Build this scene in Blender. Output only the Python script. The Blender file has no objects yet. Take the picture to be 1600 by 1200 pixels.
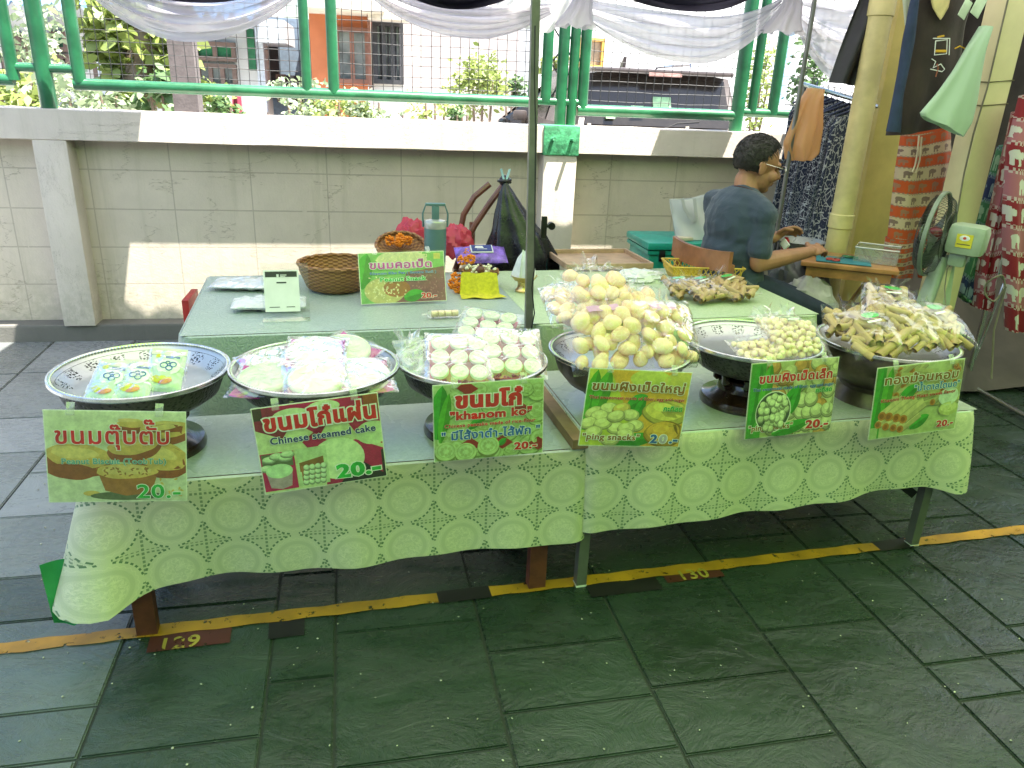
import bpy, bmesh, math, random
import numpy as np
from mathutils import Vector, Matrix, Euler, geometry, noise
D=bpy.data; S=bpy.context.scene; COL=S.collection
rnd=random.Random(7); PI=math.pi; rad=math.radians
# ---------------------------------------------------------------- camera
F=1200.0; PITCH,ROLL,YAW=rad(20.95),rad(2.37),rad(10.82)
cp,sp=math.cos(PITCH),math.sin(PITCH)
fw=Vector((math.sin(YAW)*cp,math.cos(YAW)*cp,-sp)); r0=Vector((math.cos(YAW),-math.sin(YAW),0)); u0=r0.cross(fw)
rt=math.cos(ROLL)*r0+math.sin(ROLL)*u0; up=-math.sin(ROLL)*r0+math.cos(ROLL)*u0
EYE=Vector((0,0,1.5))
cd=D.cameras.new('camera'); cam=D.objects.new('camera',cd); COL.objects.link(cam); S.camera=cam
cd.sensor_width=36; cd.lens=27; cd.clip_start=.02; cd.clip_end=2000
cam.matrix_world=Matrix(((rt.x,up.x,-fw.x,EYE.x),(rt.y,up.y,-fw.y,EYE.y),(rt.z,up.z,-fw.z,EYE.z),(0,0,0,1)))
# ---------------------------------------------------------------- sky, sun, exposure
SUN=Vector((-.15,.13,-.57)).normalized()        # the way the sunlight travels
W=D.worlds.new('World'); S.world=W; W.use_nodes=True
wn=W.node_tree.nodes; wl=W.node_tree.links
sky=wn.new('ShaderNodeTexSky'); sky.sky_type='NISHITA'; sky.sun_disc=False
sky.sun_elevation=math.asin(-SUN.z); sky.sun_rotation=math.atan2(-SUN.x,-SUN.y); sky.air_density=1.2; sky.dust_density=2.5
bg=wn['Background']; bg.inputs[1].default_value=.12; wl.new(sky.outputs[0],bg.inputs[0])
sd=D.lights.new('sun','SUN'); sd.energy=5.0; sd.angle=rad(.53); sd.color=(1,.95,.86)
so=D.objects.new('sun',sd); COL.objects.link(so); so.location=(3,-2,12); so.rotation_euler=SUN.to_track_quat('-Z','Y').to_euler()
S.view_settings.view_transform='Standard'; S.view_settings.look='None'; S.view_settings.gamma=1
S.view_settings.exposure=2.15
S.cycles.transparent_max_bounces=24; S.cycles.max_bounces=10; S.cycles.diffuse_bounces=5; S.cycles.transmission_bounces=8
S.cycles.sample_clamp_indirect=6; S.cycles.use_denoising=True
# ---------------------------------------------------------------- picture point -> place
def ray(x,y): return rt*((x-800)/F)+up*((600-y)/F)+fw
def az(x,y,z): d=ray(x,y); return EYE+d*((z-EYE.z)/d.z)
def ay(x,y,Y): d=ray(x,y); return EYE+d*(Y/d.y)
def ap(x,y,p,n): d=ray(x,y); n=Vector(n); return EYE+d*((Vector(p)-EYE).dot(n)/d.dot(n))
def depth(p): return (p-EYE).dot(fw)
TA=rad(4.1); tu=Vector((math.cos(TA),math.sin(TA),0)); tw=Vector((-math.sin(TA),math.cos(TA),0)); T0=Vector((-.64,1.93,0))
def T(u,w,z): return T0+tu*u+tw*w+Vector((0,0,z))
# ---------------------------------------------------------------- shader helpers
class V:
    def __init__(s,nt,k): s.nt=nt; s.k=k
    def _m(s,op,*a,clamp=False):
        n=s.nt.nodes.new('ShaderNodeMath'); n.operation=op; n.use_clamp=clamp
        for i,v in enumerate((s,)+a):
            if isinstance(v,V): s.nt.links.new(v.k,n.inputs[i])
            else: n.inputs[i].default_value=v
        return V(s.nt,n.outputs[0])
    def __add__(s,o): return s._m('ADD',o)
    def __radd__(s,o): return s._m('ADD',o)
    def __sub__(s,o): return s._m('SUBTRACT',o)
    def __rsub__(s,o): return (s*-1)+o
    def __mul__(s,o): return s._m('MULTIPLY',o)
    def __rmul__(s,o): return s._m('MULTIPLY',o)
    def __truediv__(s,o): return s._m('DIVIDE',o)
    def lt(s,o): return s._m('LESS_THAN',o)
    def gt(s,o): return s._m('GREATER_THAN',o)
    def fract(s): return s._m('FRACT')
    def floor(s): return s._m('FLOOR')
    def abs(s): return s._m('ABSOLUTE')
    def sqrt(s): return s._m('SQRT')
    def sin(s): return s._m('SINE')
    def mx(s,o): return s._m('MAXIMUM',o)
    def mn(s,o): return s._m('MINIMUM',o)
    def atan2(s,o): return s._m('ARCTAN2',o)
    def sat(s): return s._m('ADD',0,clamp=True)
    def step(s,a,b):
        n=s.nt.nodes.new('ShaderNodeMapRange'); n.interpolation_type='SMOOTHSTEP'
        s.nt.links.new(s.k,n.inputs[0]); n.inputs[1].default_value=a; n.inputs[2].default_value=b; return V(s.nt,n.outputs[0])
class M:
    """a material and its node tools"""
    def __init__(s,name):
        s.m=D.materials.new(name); s.m.use_nodes=True; s.nt=s.m.node_tree; s.p=s.nt.nodes['Principled BSDF']; s.out=s.nt.nodes['Material Output']
    def n(s,t): return s.nt.nodes.new(t)
    def coord(s,w='Object'):
        c=s.n('ShaderNodeTexCoord'); return c.outputs[w]
    def uv(s):
        x=s.n('ShaderNodeSeparateXYZ'); s.nt.links.new(s.coord('UV'),x.inputs[0]); return V(s.nt,x.outputs[0]),V(s.nt,x.outputs[1])
    def xyz(s,w='Object'):
        x=s.n('ShaderNodeSeparateXYZ'); s.nt.links.new(s.coord(w),x.inputs[0]); return [V(s.nt,x.outputs[i]) for i in range(3)]
    def noise(s,scale,detail=4,rough=.6,dist=0,w='Object',stretch=None):
        n=s.n('ShaderNodeTexNoise'); n.inputs['Scale'].default_value=scale; n.inputs['Detail'].default_value=detail; n.inputs['Roughness'].default_value=rough; n.inputs['Distortion'].default_value=dist
        k=s.coord(w)
        if stretch:
            mp=s.n('ShaderNodeMapping'); mp.inputs['Scale'].default_value=stretch; s.nt.links.new(k,mp.inputs[0]); k=mp.outputs[0]
        s.nt.links.new(k,n.inputs['Vector']); return V(s.nt,n.outputs['Fac'])
    def vor(s,scale,feat='F1',w='Object',rand=1,stretch=None):
        n=s.n('ShaderNodeTexVoronoi'); n.feature=feat; n.inputs['Scale'].default_value=scale; n.inputs['Randomness'].default_value=rand
        k=s.coord(w)
        if stretch:
            mp=s.n('ShaderNodeMapping'); mp.inputs['Scale'].default_value=stretch; s.nt.links.new(k,mp.inputs[0]); k=mp.outputs[0]
        s.nt.links.new(k,n.inputs['Vector']); return V(s.nt,n.outputs['Distance'])
    def mix(s,f,a,b):
        n=s.n('ShaderNodeMix'); n.data_type='RGBA'
        for i,v in ((0,f),(6,a),(7,b)):
            if isinstance(v,V): s.nt.links.new(v.k,n.inputs[i])
            elif isinstance(v,(int,float)): n.inputs[i].default_value=v
            else: n.inputs[i].default_value=(*v[:3],1)
        return V(s.nt,n.outputs[2])
    def col(s,v):
        if isinstance(v,V): s.nt.links.new(v.k,s.p.inputs['Base Color'])
        else: s.p.inputs['Base Color'].default_value=(*v,1)
        return s
    def set(s,**k):
        for a,v in k.items():
            i=s.p.inputs[a.replace('_',' ')]
            if isinstance(v,V): s.nt.links.new(v.k,i)
            else: i.default_value=v
        return s
    def bump(s,h,strength=.3,dist=.01):
        b=s.n('ShaderNodeBump'); b.inputs['Strength'].default_value=strength; b.inputs['Distance'].default_value=dist
        s.nt.links.new(h.k,b.inputs['Height']); s.nt.links.new(b.outputs[0],s.p.inputs['Normal']); s.b=b; return s
CACHE={}
def mat(name,c,rough=.6,metal=0,var=.18,scale=12,bump=0,bscale=60,coat=0,trans=0,sheen=0):
    k=(name,c,rough,metal)
    if k in CACHE: return CACHE[k]
    m=M(name); f=m.noise(scale,5)
    lo=tuple(x*(1-var) for x in c); hi=tuple(min(1,x*(1+var)) for x in c)
    m.col(m.mix(f.step(.3,.7),lo,hi)); m.set(Metallic=metal)
    m.set(Roughness=(m.noise(scale*2.3,3)*.25+(rough-.125)).sat())
    if bump: m.bump(m.noise(bscale,4),bump,.005)
    if coat: m.set(Coat_Weight=coat,Coat_Roughness=.08)
    if sheen: m.set(Sheen_Weight=sheen)
    if trans:
        t=m.n('ShaderNodeBsdfTranslucent'); t.inputs[0].default_value=(*c,1); x=m.n('ShaderNodeMixShader'); x.inputs[0].default_value=trans
        m.nt.links.new(m.p.outputs[0],x.inputs[1]); m.nt.links.new(t.outputs[0],x.inputs[2]); m.nt.links.new(x.outputs[0],m.out.inputs[0])
    CACHE[k]=m.m; return m.m
def film(name,tint=(1,1,1),gloss=.16,rough=.07,scale=30,milk=0.03,fres=.42):
    """clear wrinkled plastic film"""
    m=M(name); nt=m.nt
    tr=m.n('ShaderNodeBsdfTransparent'); tr.inputs[0].default_value=(*tint,1)
    gl=m.n('ShaderNodeBsdfGlossy'); gl.inputs['Roughness'].default_value=rough; gl.inputs[0].default_value=(1,1,1,1)
    df=m.n('ShaderNodeBsdfDiffuse'); df.inputs[0].default_value=(.85,.85,.85,1)
    b=m.n('ShaderNodeBump'); b.inputs['Strength'].default_value=.7; b.inputs['Distance'].default_value=.02
    h=m.noise(scale*.5,2,.45,2.2); nt.links.new(h.k,b.inputs['Height']); nt.links.new(b.outputs[0],gl.inputs['Normal'])
    lw=m.n('ShaderNodeLayerWeight'); lw.inputs[0].default_value=.22; nt.links.new(b.outputs[0],lw.inputs['Normal'])
    fac=(V(nt,lw.outputs['Fresnel'])*fres+gloss*.4).sat()
    x1=m.n('ShaderNodeMixShader'); x1.inputs[0].default_value=milk; nt.links.new(tr.outputs[0],x1.inputs[1]); nt.links.new(df.outputs[0],x1.inputs[2])
    x2=m.n('ShaderNodeMixShader'); nt.links.new(fac.k,x2.inputs[0]); nt.links.new(x1.outputs[0],x2.inputs[1]); nt.links.new(gl.outputs[0],x2.inputs[2])
    nt.links.new(x2.outputs[0],m.out.inputs[0]); return m.m
# ---------------------------------------------------------------- mesh helpers
B=bmesh.new
ORG={}
def fin(bm,mi,fs):
    for f in fs: f.material_index=mi
def quad(bm,pts,mi=0):
    f=bm.faces.new([bm.verts.new(p) for p in pts]); f.material_index=mi; return f
def box(bm,c,s,rot=None,mi=0,bev=0):
    c=Vector(c); mtx=Matrix.Translation(c)
    if rot is not None: mtx=mtx@(rot.to_4x4() if isinstance(rot,Matrix) else Euler(rot).to_matrix().to_4x4())
    t=B(); bmesh.ops.create_cube(t,size=1,matrix=Matrix.Diagonal((s[0],s[1],s[2],1)))
    if bev: bmesh.ops.bevel(t,geom=t.edges[:],offset=bev,segments=2,affect='EDGES',profile=.6)
    merge(bm,t,mtx,mi)
def merge(bm,t,mtx=Matrix(),mi=0):
    vm=[bm.verts.new(mtx@v.co) for v in t.verts]; t.verts.index_update()
    for f in t.faces:
        try: g=bm.faces.new([vm[v.index] for v in f.verts]); g.material_index=mi; g.smooth=f.smooth
        except ValueError: pass
    t.free()
def frame(d,hint=Vector((0,0,1))):
    d=d.normalized(); a=hint if abs(d.dot(hint))<.95 else Vector((1,0,0)); x=a.cross(d).normalized(); return x,d.cross(x)
def tube(bm,pts,r,seg=8,mi=0,cap=True,sq=None):
    pts=[Vector(p) for p in pts]; n=len(pts); rs=r if isinstance(r,(list,tuple)) else [r]*n; rings=[]
    x=None
    for i,p in enumerate(pts):
        d=(pts[min(i+1,n-1)]-pts[max(i-1,0)]); d=d.normalized() if d.length>1e-9 else Vector((0,0,1))
        if x is None: x,y=frame(d)
        else:
            x=(x-d*x.dot(d)); x=x.normalized() if x.length>1e-6 else frame(d)[0]; y=d.cross(x)
        rings.append([bm.verts.new(p+(x*math.cos(2*PI*k/seg)+y*math.sin(2*PI*k/seg))*rs[i]) for k in range(seg)])
    for a,b in zip(rings,rings[1:]):
        for k in range(seg):
            f=bm.faces.new((a[k],a[(k+1)%seg],b[(k+1)%seg],b[k])); f.material_index=mi
    if cap and seg>2:
        for ring in (rings[0][::-1],rings[-1]):
            f=bm.faces.new(ring); f.material_index=mi
def bar(bm,a,b,w,h,mi=0,hint=Vector((0,0,1))):
    a,b=Vector(a),Vector(b); d=b-a; x,y=frame(d,hint); R=Matrix((x,y,d.normalized())).transposed()
    box(bm,(a+b)/2,(w,h,d.length),R,mi)
def lathe(bm,prof,seg=40,c=(0,0,0),mi=0,closed=False):
    c=Vector(c); rings=[[bm.verts.new(c+Vector((max(r,1e-4)*math.cos(2*PI*k/seg),max(r,1e-4)*math.sin(2*PI*k/seg),z))) for k in range(seg)] for r,z in prof]
    for a,b in zip(rings,rings[1:]):
        for k in range(seg):
            f=bm.faces.new((a[k],a[(k+1)%seg],b[(k+1)%seg],b[k])); f.material_index=mi
def ell(bm,c,r,rot=None,mi=0,seg=16,ring=10):
    t=B(); bmesh.ops.create_uvsphere(t,u_segments=seg,v_segments=ring,radius=1)
    mtx=Matrix.Translation(Vector(c))
    if rot is not None: mtx=mtx@(rot.to_4x4() if isinstance(rot,Matrix) else Euler(rot).to_matrix().to_4x4())
    merge(bm,t,mtx@Matrix.Diagonal((r[0],r[1],r[2],1)),mi)
def sheet(bm,fn,nu,nv,mi=0,uvf=None):
    vs=[[bm.verts.new(fn(i/nu,j/nv)) for j in range(nv+1)] for i in range(nu+1)]
    L=bm.loops.layers.uv.verify() if uvf else None
    for i in range(nu):
        for j in range(nv):
            f=bm.faces.new((vs[i][j],vs[i+1][j],vs[i+1][j+1],vs[i][j+1])); f.material_index=mi
            if uvf:
                for l,(a,b) in zip(f.loops,((i,j),(i+1,j),(i+1,j+1),(i,j+1))): l[L].uv=uvf(a/nu,b/nv)
def prism(bm,pts,n,mi=0):
    """closed outline pts extruded along n"""
    n=Vector(n); a=[bm.verts.new(p) for p in pts]; b=[bm.verts.new(Vector(p)+n) for p in pts]; k=len(pts)
    for f in (bm.faces.new(a[::-1]),bm.faces.new(b)): f.material_index=mi
    for i in range(k):
        f=bm.faces.new((a[i],a[(i+1)%k],b[(i+1)%k],b[i])); f.material_index=mi
def obj(name,bm,m,parent=None,smooth=True,ang=40):
    me=D.meshes.new(name)
    bmesh.ops.recalc_face_normals(bm,faces=bm.faces[:])
    o_=ORG.get(parent.name) if parent else None
    if o_: bmesh.ops.translate(bm,verts=bm.verts[:],vec=-o_)
    bm.to_mesh(me); bm.free()
    for x in (m if isinstance(m,(list,tuple)) else [m]): me.materials.append(x)
    if smooth:
        me.polygons.foreach_set('use_smooth',[True]*len(me.polygons))
        try: me.set_sharp_from_angle(angle=rad(ang))
        except Exception: pass
    o=D.objects.new(name,me); COL.objects.link(o)
    if parent: o.parent=parent
    if o_: ORG[o.name]=o_
    return o
def tag(o,label,cat,group=None,kind=None):
    if label: o['label']=label
    if cat: o['category']=cat
    if group: o['group']=group
    if kind: o['kind']=kind
    return o
def root(name,label,cat,loc=(0,0,0),group=None,world=True):
    """Empty at the thing's base; with world=True its parts are given in world coordinates"""
    o=D.objects.new(name,None); COL.objects.link(o); o.location=loc; o.empty_display_size=.1; tag(o,label,cat,group)
    if world: ORG[o.name]=Vector(loc)
    return o
def struct(name,bm,m,smooth=False):
    o=obj(name,bm,m,None,smooth); o['kind']='structure'; return o
def dup(o,parent=None,loc=None,mtx=None,label=None,keep=True):
    c=o.copy(); COL.objects.link(c)
    if parent: c.parent=parent
    if loc is not None: c.location=loc
    if mtx is not None: c.matrix_world=mtx
    if label: c['label']=label
    for ch in o.children: dup(ch,c)
    return c
def evalmesh(o,name):
    """apply the modifiers of o"""
    dg=bpy.context.evaluated_depsgraph_get(); me=D.meshes.new_from_object(o.evaluated_get(dg)); o.modifiers.clear(); old=o.data; o.data=me; me.name=name; D.meshes.remove(old)
def remesh(o,vox,smooth=6,fac=.5):
    m=o.modifiers.new('r','REMESH'); m.mode='VOXEL'; m.voxel_size=vox; m.use_smooth_shade=True
    if smooth: s=o.modifiers.new('s','SMOOTH'); s.iterations=smooth; s.factor=fac
    mats=list(o.data.materials); evalmesh(o,o.name)
    o.data.materials.clear()
    for x in mats: o.data.materials.append(x)
    o.data.polygons.foreach_set('use_smooth',[True]*len(o.data.polygons)); o.data.polygons.foreach_set('material_index',[0]*len(o.data.polygons))
def limb(bm,pts,rs,seg=14):
    for p,r in zip(pts,rs): ell(bm,p,(r,r,r),seg=seg,ring=8)
    for i in range(len(pts)-1): tube(bm,[pts[i],pts[i+1]],[rs[i],rs[i+1]],seg)
# ---------------------------------------------------------------- lettering (outlines of the built-in font, filled here)
_gl={}; _adv={}; _fill={}
def _loops(s):
    c=D.curves.new('g','FONT'); c.body=s; c.size=1; c.fill_mode='NONE'; c.resolution_u=3
    o=D.objects.new('g',c); COL.objects.link(o); dg=bpy.context.evaluated_depsgraph_get(); dg.update()
    me=D.meshes.new_from_object(o.evaluated_get(dg)); co=[v.co.to_2d() for v in me.vertices]
    nx={}
    for e in me.edges:
        a,b=e.vertices; nx.setdefault(a,[]).append(b); nx.setdefault(b,[]).append(a)
    seen=set(); out=[]
    for st in range(len(co)):
        if st in seen or st not in nx: continue
        lp=[st]; seen.add(st); cur=st
        nb=[q for q in nx[st] if q==st+1] or nx[st]
        cur=nb[0]
        while cur not in seen:
            seen.add(cur); lp.append(cur); q=[k for k in nx[cur] if k not in seen]
            if not q: break
            cur=q[0]
        if len(lp)>2: out.append([co[i].copy() for i in lp])
    D.objects.remove(o); D.curves.remove(c); D.meshes.remove(me); return out
def glyph(ch):
    if ch not in _gl: _gl[ch]=_loops(ch) if ch!=' ' else []
    return _gl[ch]
def adv(ch):
    if ch not in _adv:
        ref=min(p.x for l in glyph('H') for p in l)
        ls=_loops(ch+'H'); H=glyph('H'); n=sum(len(l) for l in H)
        last=ls[-len(H):]; _adv[ch]=min(p.x for l in last for p in l)-ref
    return _adv[ch]
def gfill(ch,off):
    k=(ch,round(off,4))
    if k in _fill: return _fill[k]
    loops=[]
    for l in glyph(ch):
        q=[]
        for p in l:
            if not q or (p-q[-1]).length>.008: q.append(p)
        if len(q)>2 and (q[0]-q[-1]).length<.008: q.pop()
        if len(q)<3: continue
        loops.append(q)
    if not loops: return None
    area=lambda q: sum(a.x*b.y-b.x*a.y for a,b in zip(q,q[1:]+q[:1]))/2
    sgn=1 if max(loops,key=lambda q:abs(area(q))) and area(max(loops,key=lambda q:abs(area(q))))>0 else -1
    out=[]
    for q in loops:
        n=len(q); r=[]
        for i in range(n):
            a,b,c=q[i-1],q[i],q[(i+1)%n]
            e1=(b-a).normalized(); e2=(c-b).normalized()
            n1=Vector((e1.y,-e1.x)); n2=Vector((e2.y,-e2.x)); m=n1+n2
            if m.length<.35:
                r.append(b+n1*off*sgn); r.append(b+n2*off*sgn)
            else: r.append(b+m.normalized()*off*sgn*min(1.5,1/max(.4,m.normalized().dot(n1))))
        out.append(r)
    vs=[];es=[]
    for r in out:
        s=len(vs); vs+=r; es+=[(s+i,s+(i+1)%len(r)) for i in range(len(r))]
    res=geometry.delaunay_2d_cdt(vs,es,[],0,1e-5)
    P=np.array([tuple(v) for v in res[0]]); tris=res[2]
    if len(tris)==0: return None
    cen=np.array([P[list(t)].mean(0) for t in tris]); wn_=np.zeros(len(cen))
    for r in out:
        A=np.array([tuple(v) for v in r]); Bq=np.roll(A,-1,0)
        for a,b in zip(A,Bq):
            side=(b[0]-a[0])*(cen[:,1]-a[1])-(cen[:,0]-a[0])*(b[1]-a[1])
            wn_+=np.where((a[1]<=cen[:,1])&(b[1]>cen[:,1])&(side>0),1,0)-np.where((a[1]>cen[:,1])&(b[1]<=cen[:,1])&(side<0),1,0)
    ok=[t for t,w in zip(tris,wn_*sgn) if w>0]
    _fill[k]=(P,ok); return _fill[k]
ABOVE='\u0e31\u0e34\u0e35\u0e36\u0e37\u0e47'; TONE='\u0e48\u0e49\u0e4a\u0e4b\u0e4c'
def text(bm,s,x,y,size,mtx,mi,off=.03,width=None,align='c',z=0,wob=0):
    """letters lie in the local xy plane of mtx; returns nothing"""
    s=s.replace('\u0e49\u0e33','\u0e4d\u0e49\u0e32').replace('\u0e33','\u0e4d\u0e32')
    cur=0; lay=[]; prev=''; r_=random.Random(len(s))
    for ch in s:
        dy=0
        if ch in TONE and (prev in ABOVE or prev=='\u0e4d'): dy=.24
        lay.append((ch,cur,dy+(r_.uniform(-wob,wob) if adv(ch)>.05 else 0)))
        a=adv(ch) if ch!=' ' else .28
        cur+=a+(.035 if a>.05 else 0); prev=ch
    k=size; kx=size
    if width: kx=min(width/max(cur,.01),size*1.35)
    x0=x-(cur*kx/2 if align=='c' else 0)
    for ch,cx,dy in lay:
        g=gfill(ch,off) if ch!=' ' else None
        if not g: continue
        P,tr=g; vm={}
        for t in tr:
            f=[]
            for i in t:
                if i not in vm: vm[i]=bm.verts.new(mtx@Vector((x0+(cx+P[i][0])*kx,y+(P[i][1]+dy)*k,z)))
                f.append(vm[i])
            try: q=bm.faces.new(f); q.material_index=mi
            except ValueError: pass
# ================================================================ SETTING
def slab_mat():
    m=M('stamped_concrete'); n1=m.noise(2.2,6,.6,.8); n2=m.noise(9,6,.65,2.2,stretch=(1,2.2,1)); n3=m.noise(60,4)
    at=m.n('ShaderNodeAttribute'); at.attribute_name='tone'; tone=V(m.nt,at.outputs['Fac']); skylit=(tone-.6)*(n1*.5+.6)  # high tone mixes in a pale colour: skylight painted into the left slabs
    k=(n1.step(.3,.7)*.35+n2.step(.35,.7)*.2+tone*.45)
    m.col(m.mix((skylit*.75).sat(),m.mix(k,(.008,.018,.010),(.040,.064,.046)),m.mix(n2,(.30,.30,.32),(.50,.50,.53))))
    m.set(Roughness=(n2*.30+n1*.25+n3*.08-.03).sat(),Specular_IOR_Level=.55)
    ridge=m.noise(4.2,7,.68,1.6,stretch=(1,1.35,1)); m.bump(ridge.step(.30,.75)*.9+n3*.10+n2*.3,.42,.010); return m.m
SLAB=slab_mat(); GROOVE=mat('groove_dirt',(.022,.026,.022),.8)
bm=B(); quad(bm,[(-300,-300,-.006),(300,-300,-.006),(300,4.9,-.006),(-300,4.9,-.006)])
struct('ground',bm,GROOVE)
cols=[(-3.9,-3.3),(-3.3,-2.75),(-2.75,-2.2),(-2.2,-1.78),(-1.78,-1.33),(-1.33,-.712),(-.712,-.3),(-.3,-.125),(-.125,.297),(.297,.712),(.712,1.13),(1.13,1.53),(1.53,1.745),(1.745,1.915),(1.915,2.35),(2.35,2.8),(2.8,3.25),(3.25,3.7),(3.7,4.3),(4.3,5),(5,5.8)]
known={5:[1.53,1.70,2.08,2.31,2.70,3.05],6:[1.53,2.08,2.5],7:[1.25,1.712,2.2],8:[1.40,1.885,2.35],9:[1.33,1.505,1.735,2.25],10:[1.30,1.53,1.95],11:[1.70,2.2],12:[1.35,1.49,2.0,2.29],13:[1.495,2.05,2.29],4:[2.07,2.32,2.71,3.25,3.63,4.25],3:[2.1,2.7,3.62,4.24]}
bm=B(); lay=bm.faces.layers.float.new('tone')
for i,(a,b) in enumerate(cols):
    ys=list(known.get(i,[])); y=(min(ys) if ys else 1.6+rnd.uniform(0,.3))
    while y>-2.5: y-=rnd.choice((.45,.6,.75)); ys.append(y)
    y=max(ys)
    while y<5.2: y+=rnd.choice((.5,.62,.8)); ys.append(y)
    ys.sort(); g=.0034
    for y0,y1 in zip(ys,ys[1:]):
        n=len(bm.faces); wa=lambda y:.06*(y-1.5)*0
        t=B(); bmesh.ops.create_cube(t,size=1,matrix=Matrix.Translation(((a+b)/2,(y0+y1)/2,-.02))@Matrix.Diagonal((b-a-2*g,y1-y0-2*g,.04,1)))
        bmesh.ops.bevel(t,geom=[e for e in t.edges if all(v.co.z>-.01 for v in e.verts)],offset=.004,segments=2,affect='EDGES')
        merge(bm,t); bm.faces.ensure_lookup_table(); tn=rnd.random()*.45+(.2 if (a+b)/2<-.2 else 0); tn=(1.1+rnd.random()*.5 if (a+b)/2<-.71 and (y0+y1)/2>2.2 else .72+rnd.random()*.2 if (a+b)/2<-.71 else tn)  # left slabs get raised tone, most at the back, as painted skylight
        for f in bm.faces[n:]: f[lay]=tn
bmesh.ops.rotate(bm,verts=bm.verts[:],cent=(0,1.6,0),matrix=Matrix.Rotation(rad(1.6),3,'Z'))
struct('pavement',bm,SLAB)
# yellow booth line and painted booth numbers
def paint(name,c,wear=.45,thr=.03):
    m=M(name); n=m.noise(26,6,.7); m.col(m.mix(m.noise(7,4).step(.3,.7),tuple(x*.6 for x in c),c)); m.set(Roughness=.5)
    tr=m.n('ShaderNodeBsdfTransparent'); x=m.n('ShaderNodeMixShader'); m.nt.links.new(n.step(wear-thr,wear+thr).k,x.inputs[0]); m.nt.links.new(tr.outputs[0],x.inputs[1]); m.nt.links.new(m.p.outputs[0],x.inputs[2]); m.nt.links.new(x.outputs[0],m.out.inputs[0]); return m.m
YEL=paint('yellow_paint',(.54,.24,.014),.38); DRED=paint('dull_red_paint',(.10,.022,.014),.36); DIG=paint('yellow_digit_paint',(.42,.30,.05),.44)
la,lb=az(-60,1022,0),az(1660,821,0); ld=(lb-la).normalized(); ln=Vector((-ld.y,ld.x,0))
L=(lb-la).length
def lx(x,y): return (az(x,y,0)-la).dot(ld)
gaps=[(lx(682,928),lx(764,920)),(lx(1372,858),lx(1424,852))]
bm=B(); s=-2.0
cuts=[s]+[v for g in gaps for v in g]+[L+2]
for a,b in zip(cuts[::2],cuts[1::2]):
    sheet(bm,lambda i,j:la+ld*(a+(b-a)*i)+ln*((j-.5)*.05+.003*math.sin(37*i*(b-a)+j*2))+Vector((0,0,.004)),max(2,int((b-a)/.05)),1)
struct('yellow_line',bm,YEL)
bm=B()
for s0,s1 in (gaps[0],gaps[1]): 
    sheet(bm,lambda i,j:la+ld*(s0+(s1-s0)*i)+ln*((j-.5)*.06)+Vector((0,0,.004)),2,1)
for x0,x1,y in ((918,1035,922),(1035,1130,900),(420,475,985)):
    a=az(x0,y,0); sheet(bm,lambda i,j:a+ld*((az(x1,y,0)-a).length*i)+ln*((j-.5)*.085)+Vector((0,0,.003)),2,1,mi=0 if x0!=1035 else 1)
a=az(232,1008,0); sheet(bm,lambda i,j:a+ld*(.22*i)+ln*((j-.5)*.07)+Vector((0,0,.003)),2,1,mi=1)
struct('painted_number_plate',bm,[paint('black_paint',(.012,.01,.01),.3),DRED])
for s,x,y in (('129',281,1006),('130',1082,899)):
    bm=B(); p=az(x,y,0); mt=Matrix((( ld.x,ln.x,0,p.x),(ld.y,ln.y,0,p.y),(0,0,1,.006),(0,0,0,1)))
    text(bm,s,0,-.025,.072,mt,0,.02); o=struct('painted_number',bm,DIG)
# kerb below the wall, outside yard
def plaster(name,c,joints=False,crack=1.0):
    m=M(name); n=m.noise(3,6,.65); n2=m.noise(22,5,.7); n3=m.noise(90,3)
    x,y,z=m.xyz()
    base=m.mix(n.step(.25,.75),tuple(v*.86 for v in c),c); base=m.mix((n2.step(.55,.8)*.35),base,tuple(v*.72 for v in c))
    grime=m.noise(1.3,5,.7,stretch=(7,1,.45)); low=(z*-1+.42).step(0,.35)*n2.step(.35,.6)*(.55 if joints or crack else .0); base=m.mix((grime.step(.50,.80)*.5+low*.7).sat(),base,(c[0]*.55,c[1]*.58,c[2]*.5))
    h=n2*.5+n3*.25
    if crack:
        w=m.n('ShaderNodeTexVoronoi'); w.feature='DISTANCE_TO_EDGE'; w.inputs['Scale'].default_value=3.2
        nz=m.n('ShaderNodeTexNoise'); nz.inputs['Scale'].default_value=7; nz.inputs['Detail'].default_value=6; nz.inputs['Roughness'].default_value=.75
        va=m.n('ShaderNodeVectorMath'); va.operation='MULTIPLY_ADD'; va.inputs[1].default_value=(.45,.45,.45); m.nt.links.new(nz.outputs['Color'],va.inputs[0]); m.nt.links.new(m.coord(),va.inputs[2]); m.nt.links.new(va.outputs[0],w.inputs['Vector'])
        ck=V(m.nt,w.outputs['Distance']).lt(.0038)*m.noise(2.3,2).gt(.5)
        base=m.mix(ck*.5,base,(.17,.15,.125)); h=h-ck*1.5
    if joints:
        gx=((x+.19)/.44).fract(); gz=((z-.0)/.2215).fract()
        jt=((gx-.5).abs().gt(.492)).mx((gz-.5).abs().gt(.484)); wob=m.noise(14,3).gt(.33); jt=jt*wob
        base=m.mix(jt*.6,base,tuple(v*.55 for v in c)); h=h-jt*1.2
    m.col(base); m.set(Roughness=.85); m.bump(h,.55,.008); return m.m
PLP=plaster('painted_block_wall',(.63,.55,.45),True); PLB=plaster('painted_plaster',(.64,.57,.50)); KERB=plaster('bare_concrete',(.15,.145,.13),False,0)
KX0,KX1=-6.5,5.6
bm=B(); box(bm,((KX0+KX1)/2,4.88,.045),(KX1-KX0,.28,.115),bev=.012); struct('kerb',bm,KERB)
bm=B(); R0=random.Random(77)
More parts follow.
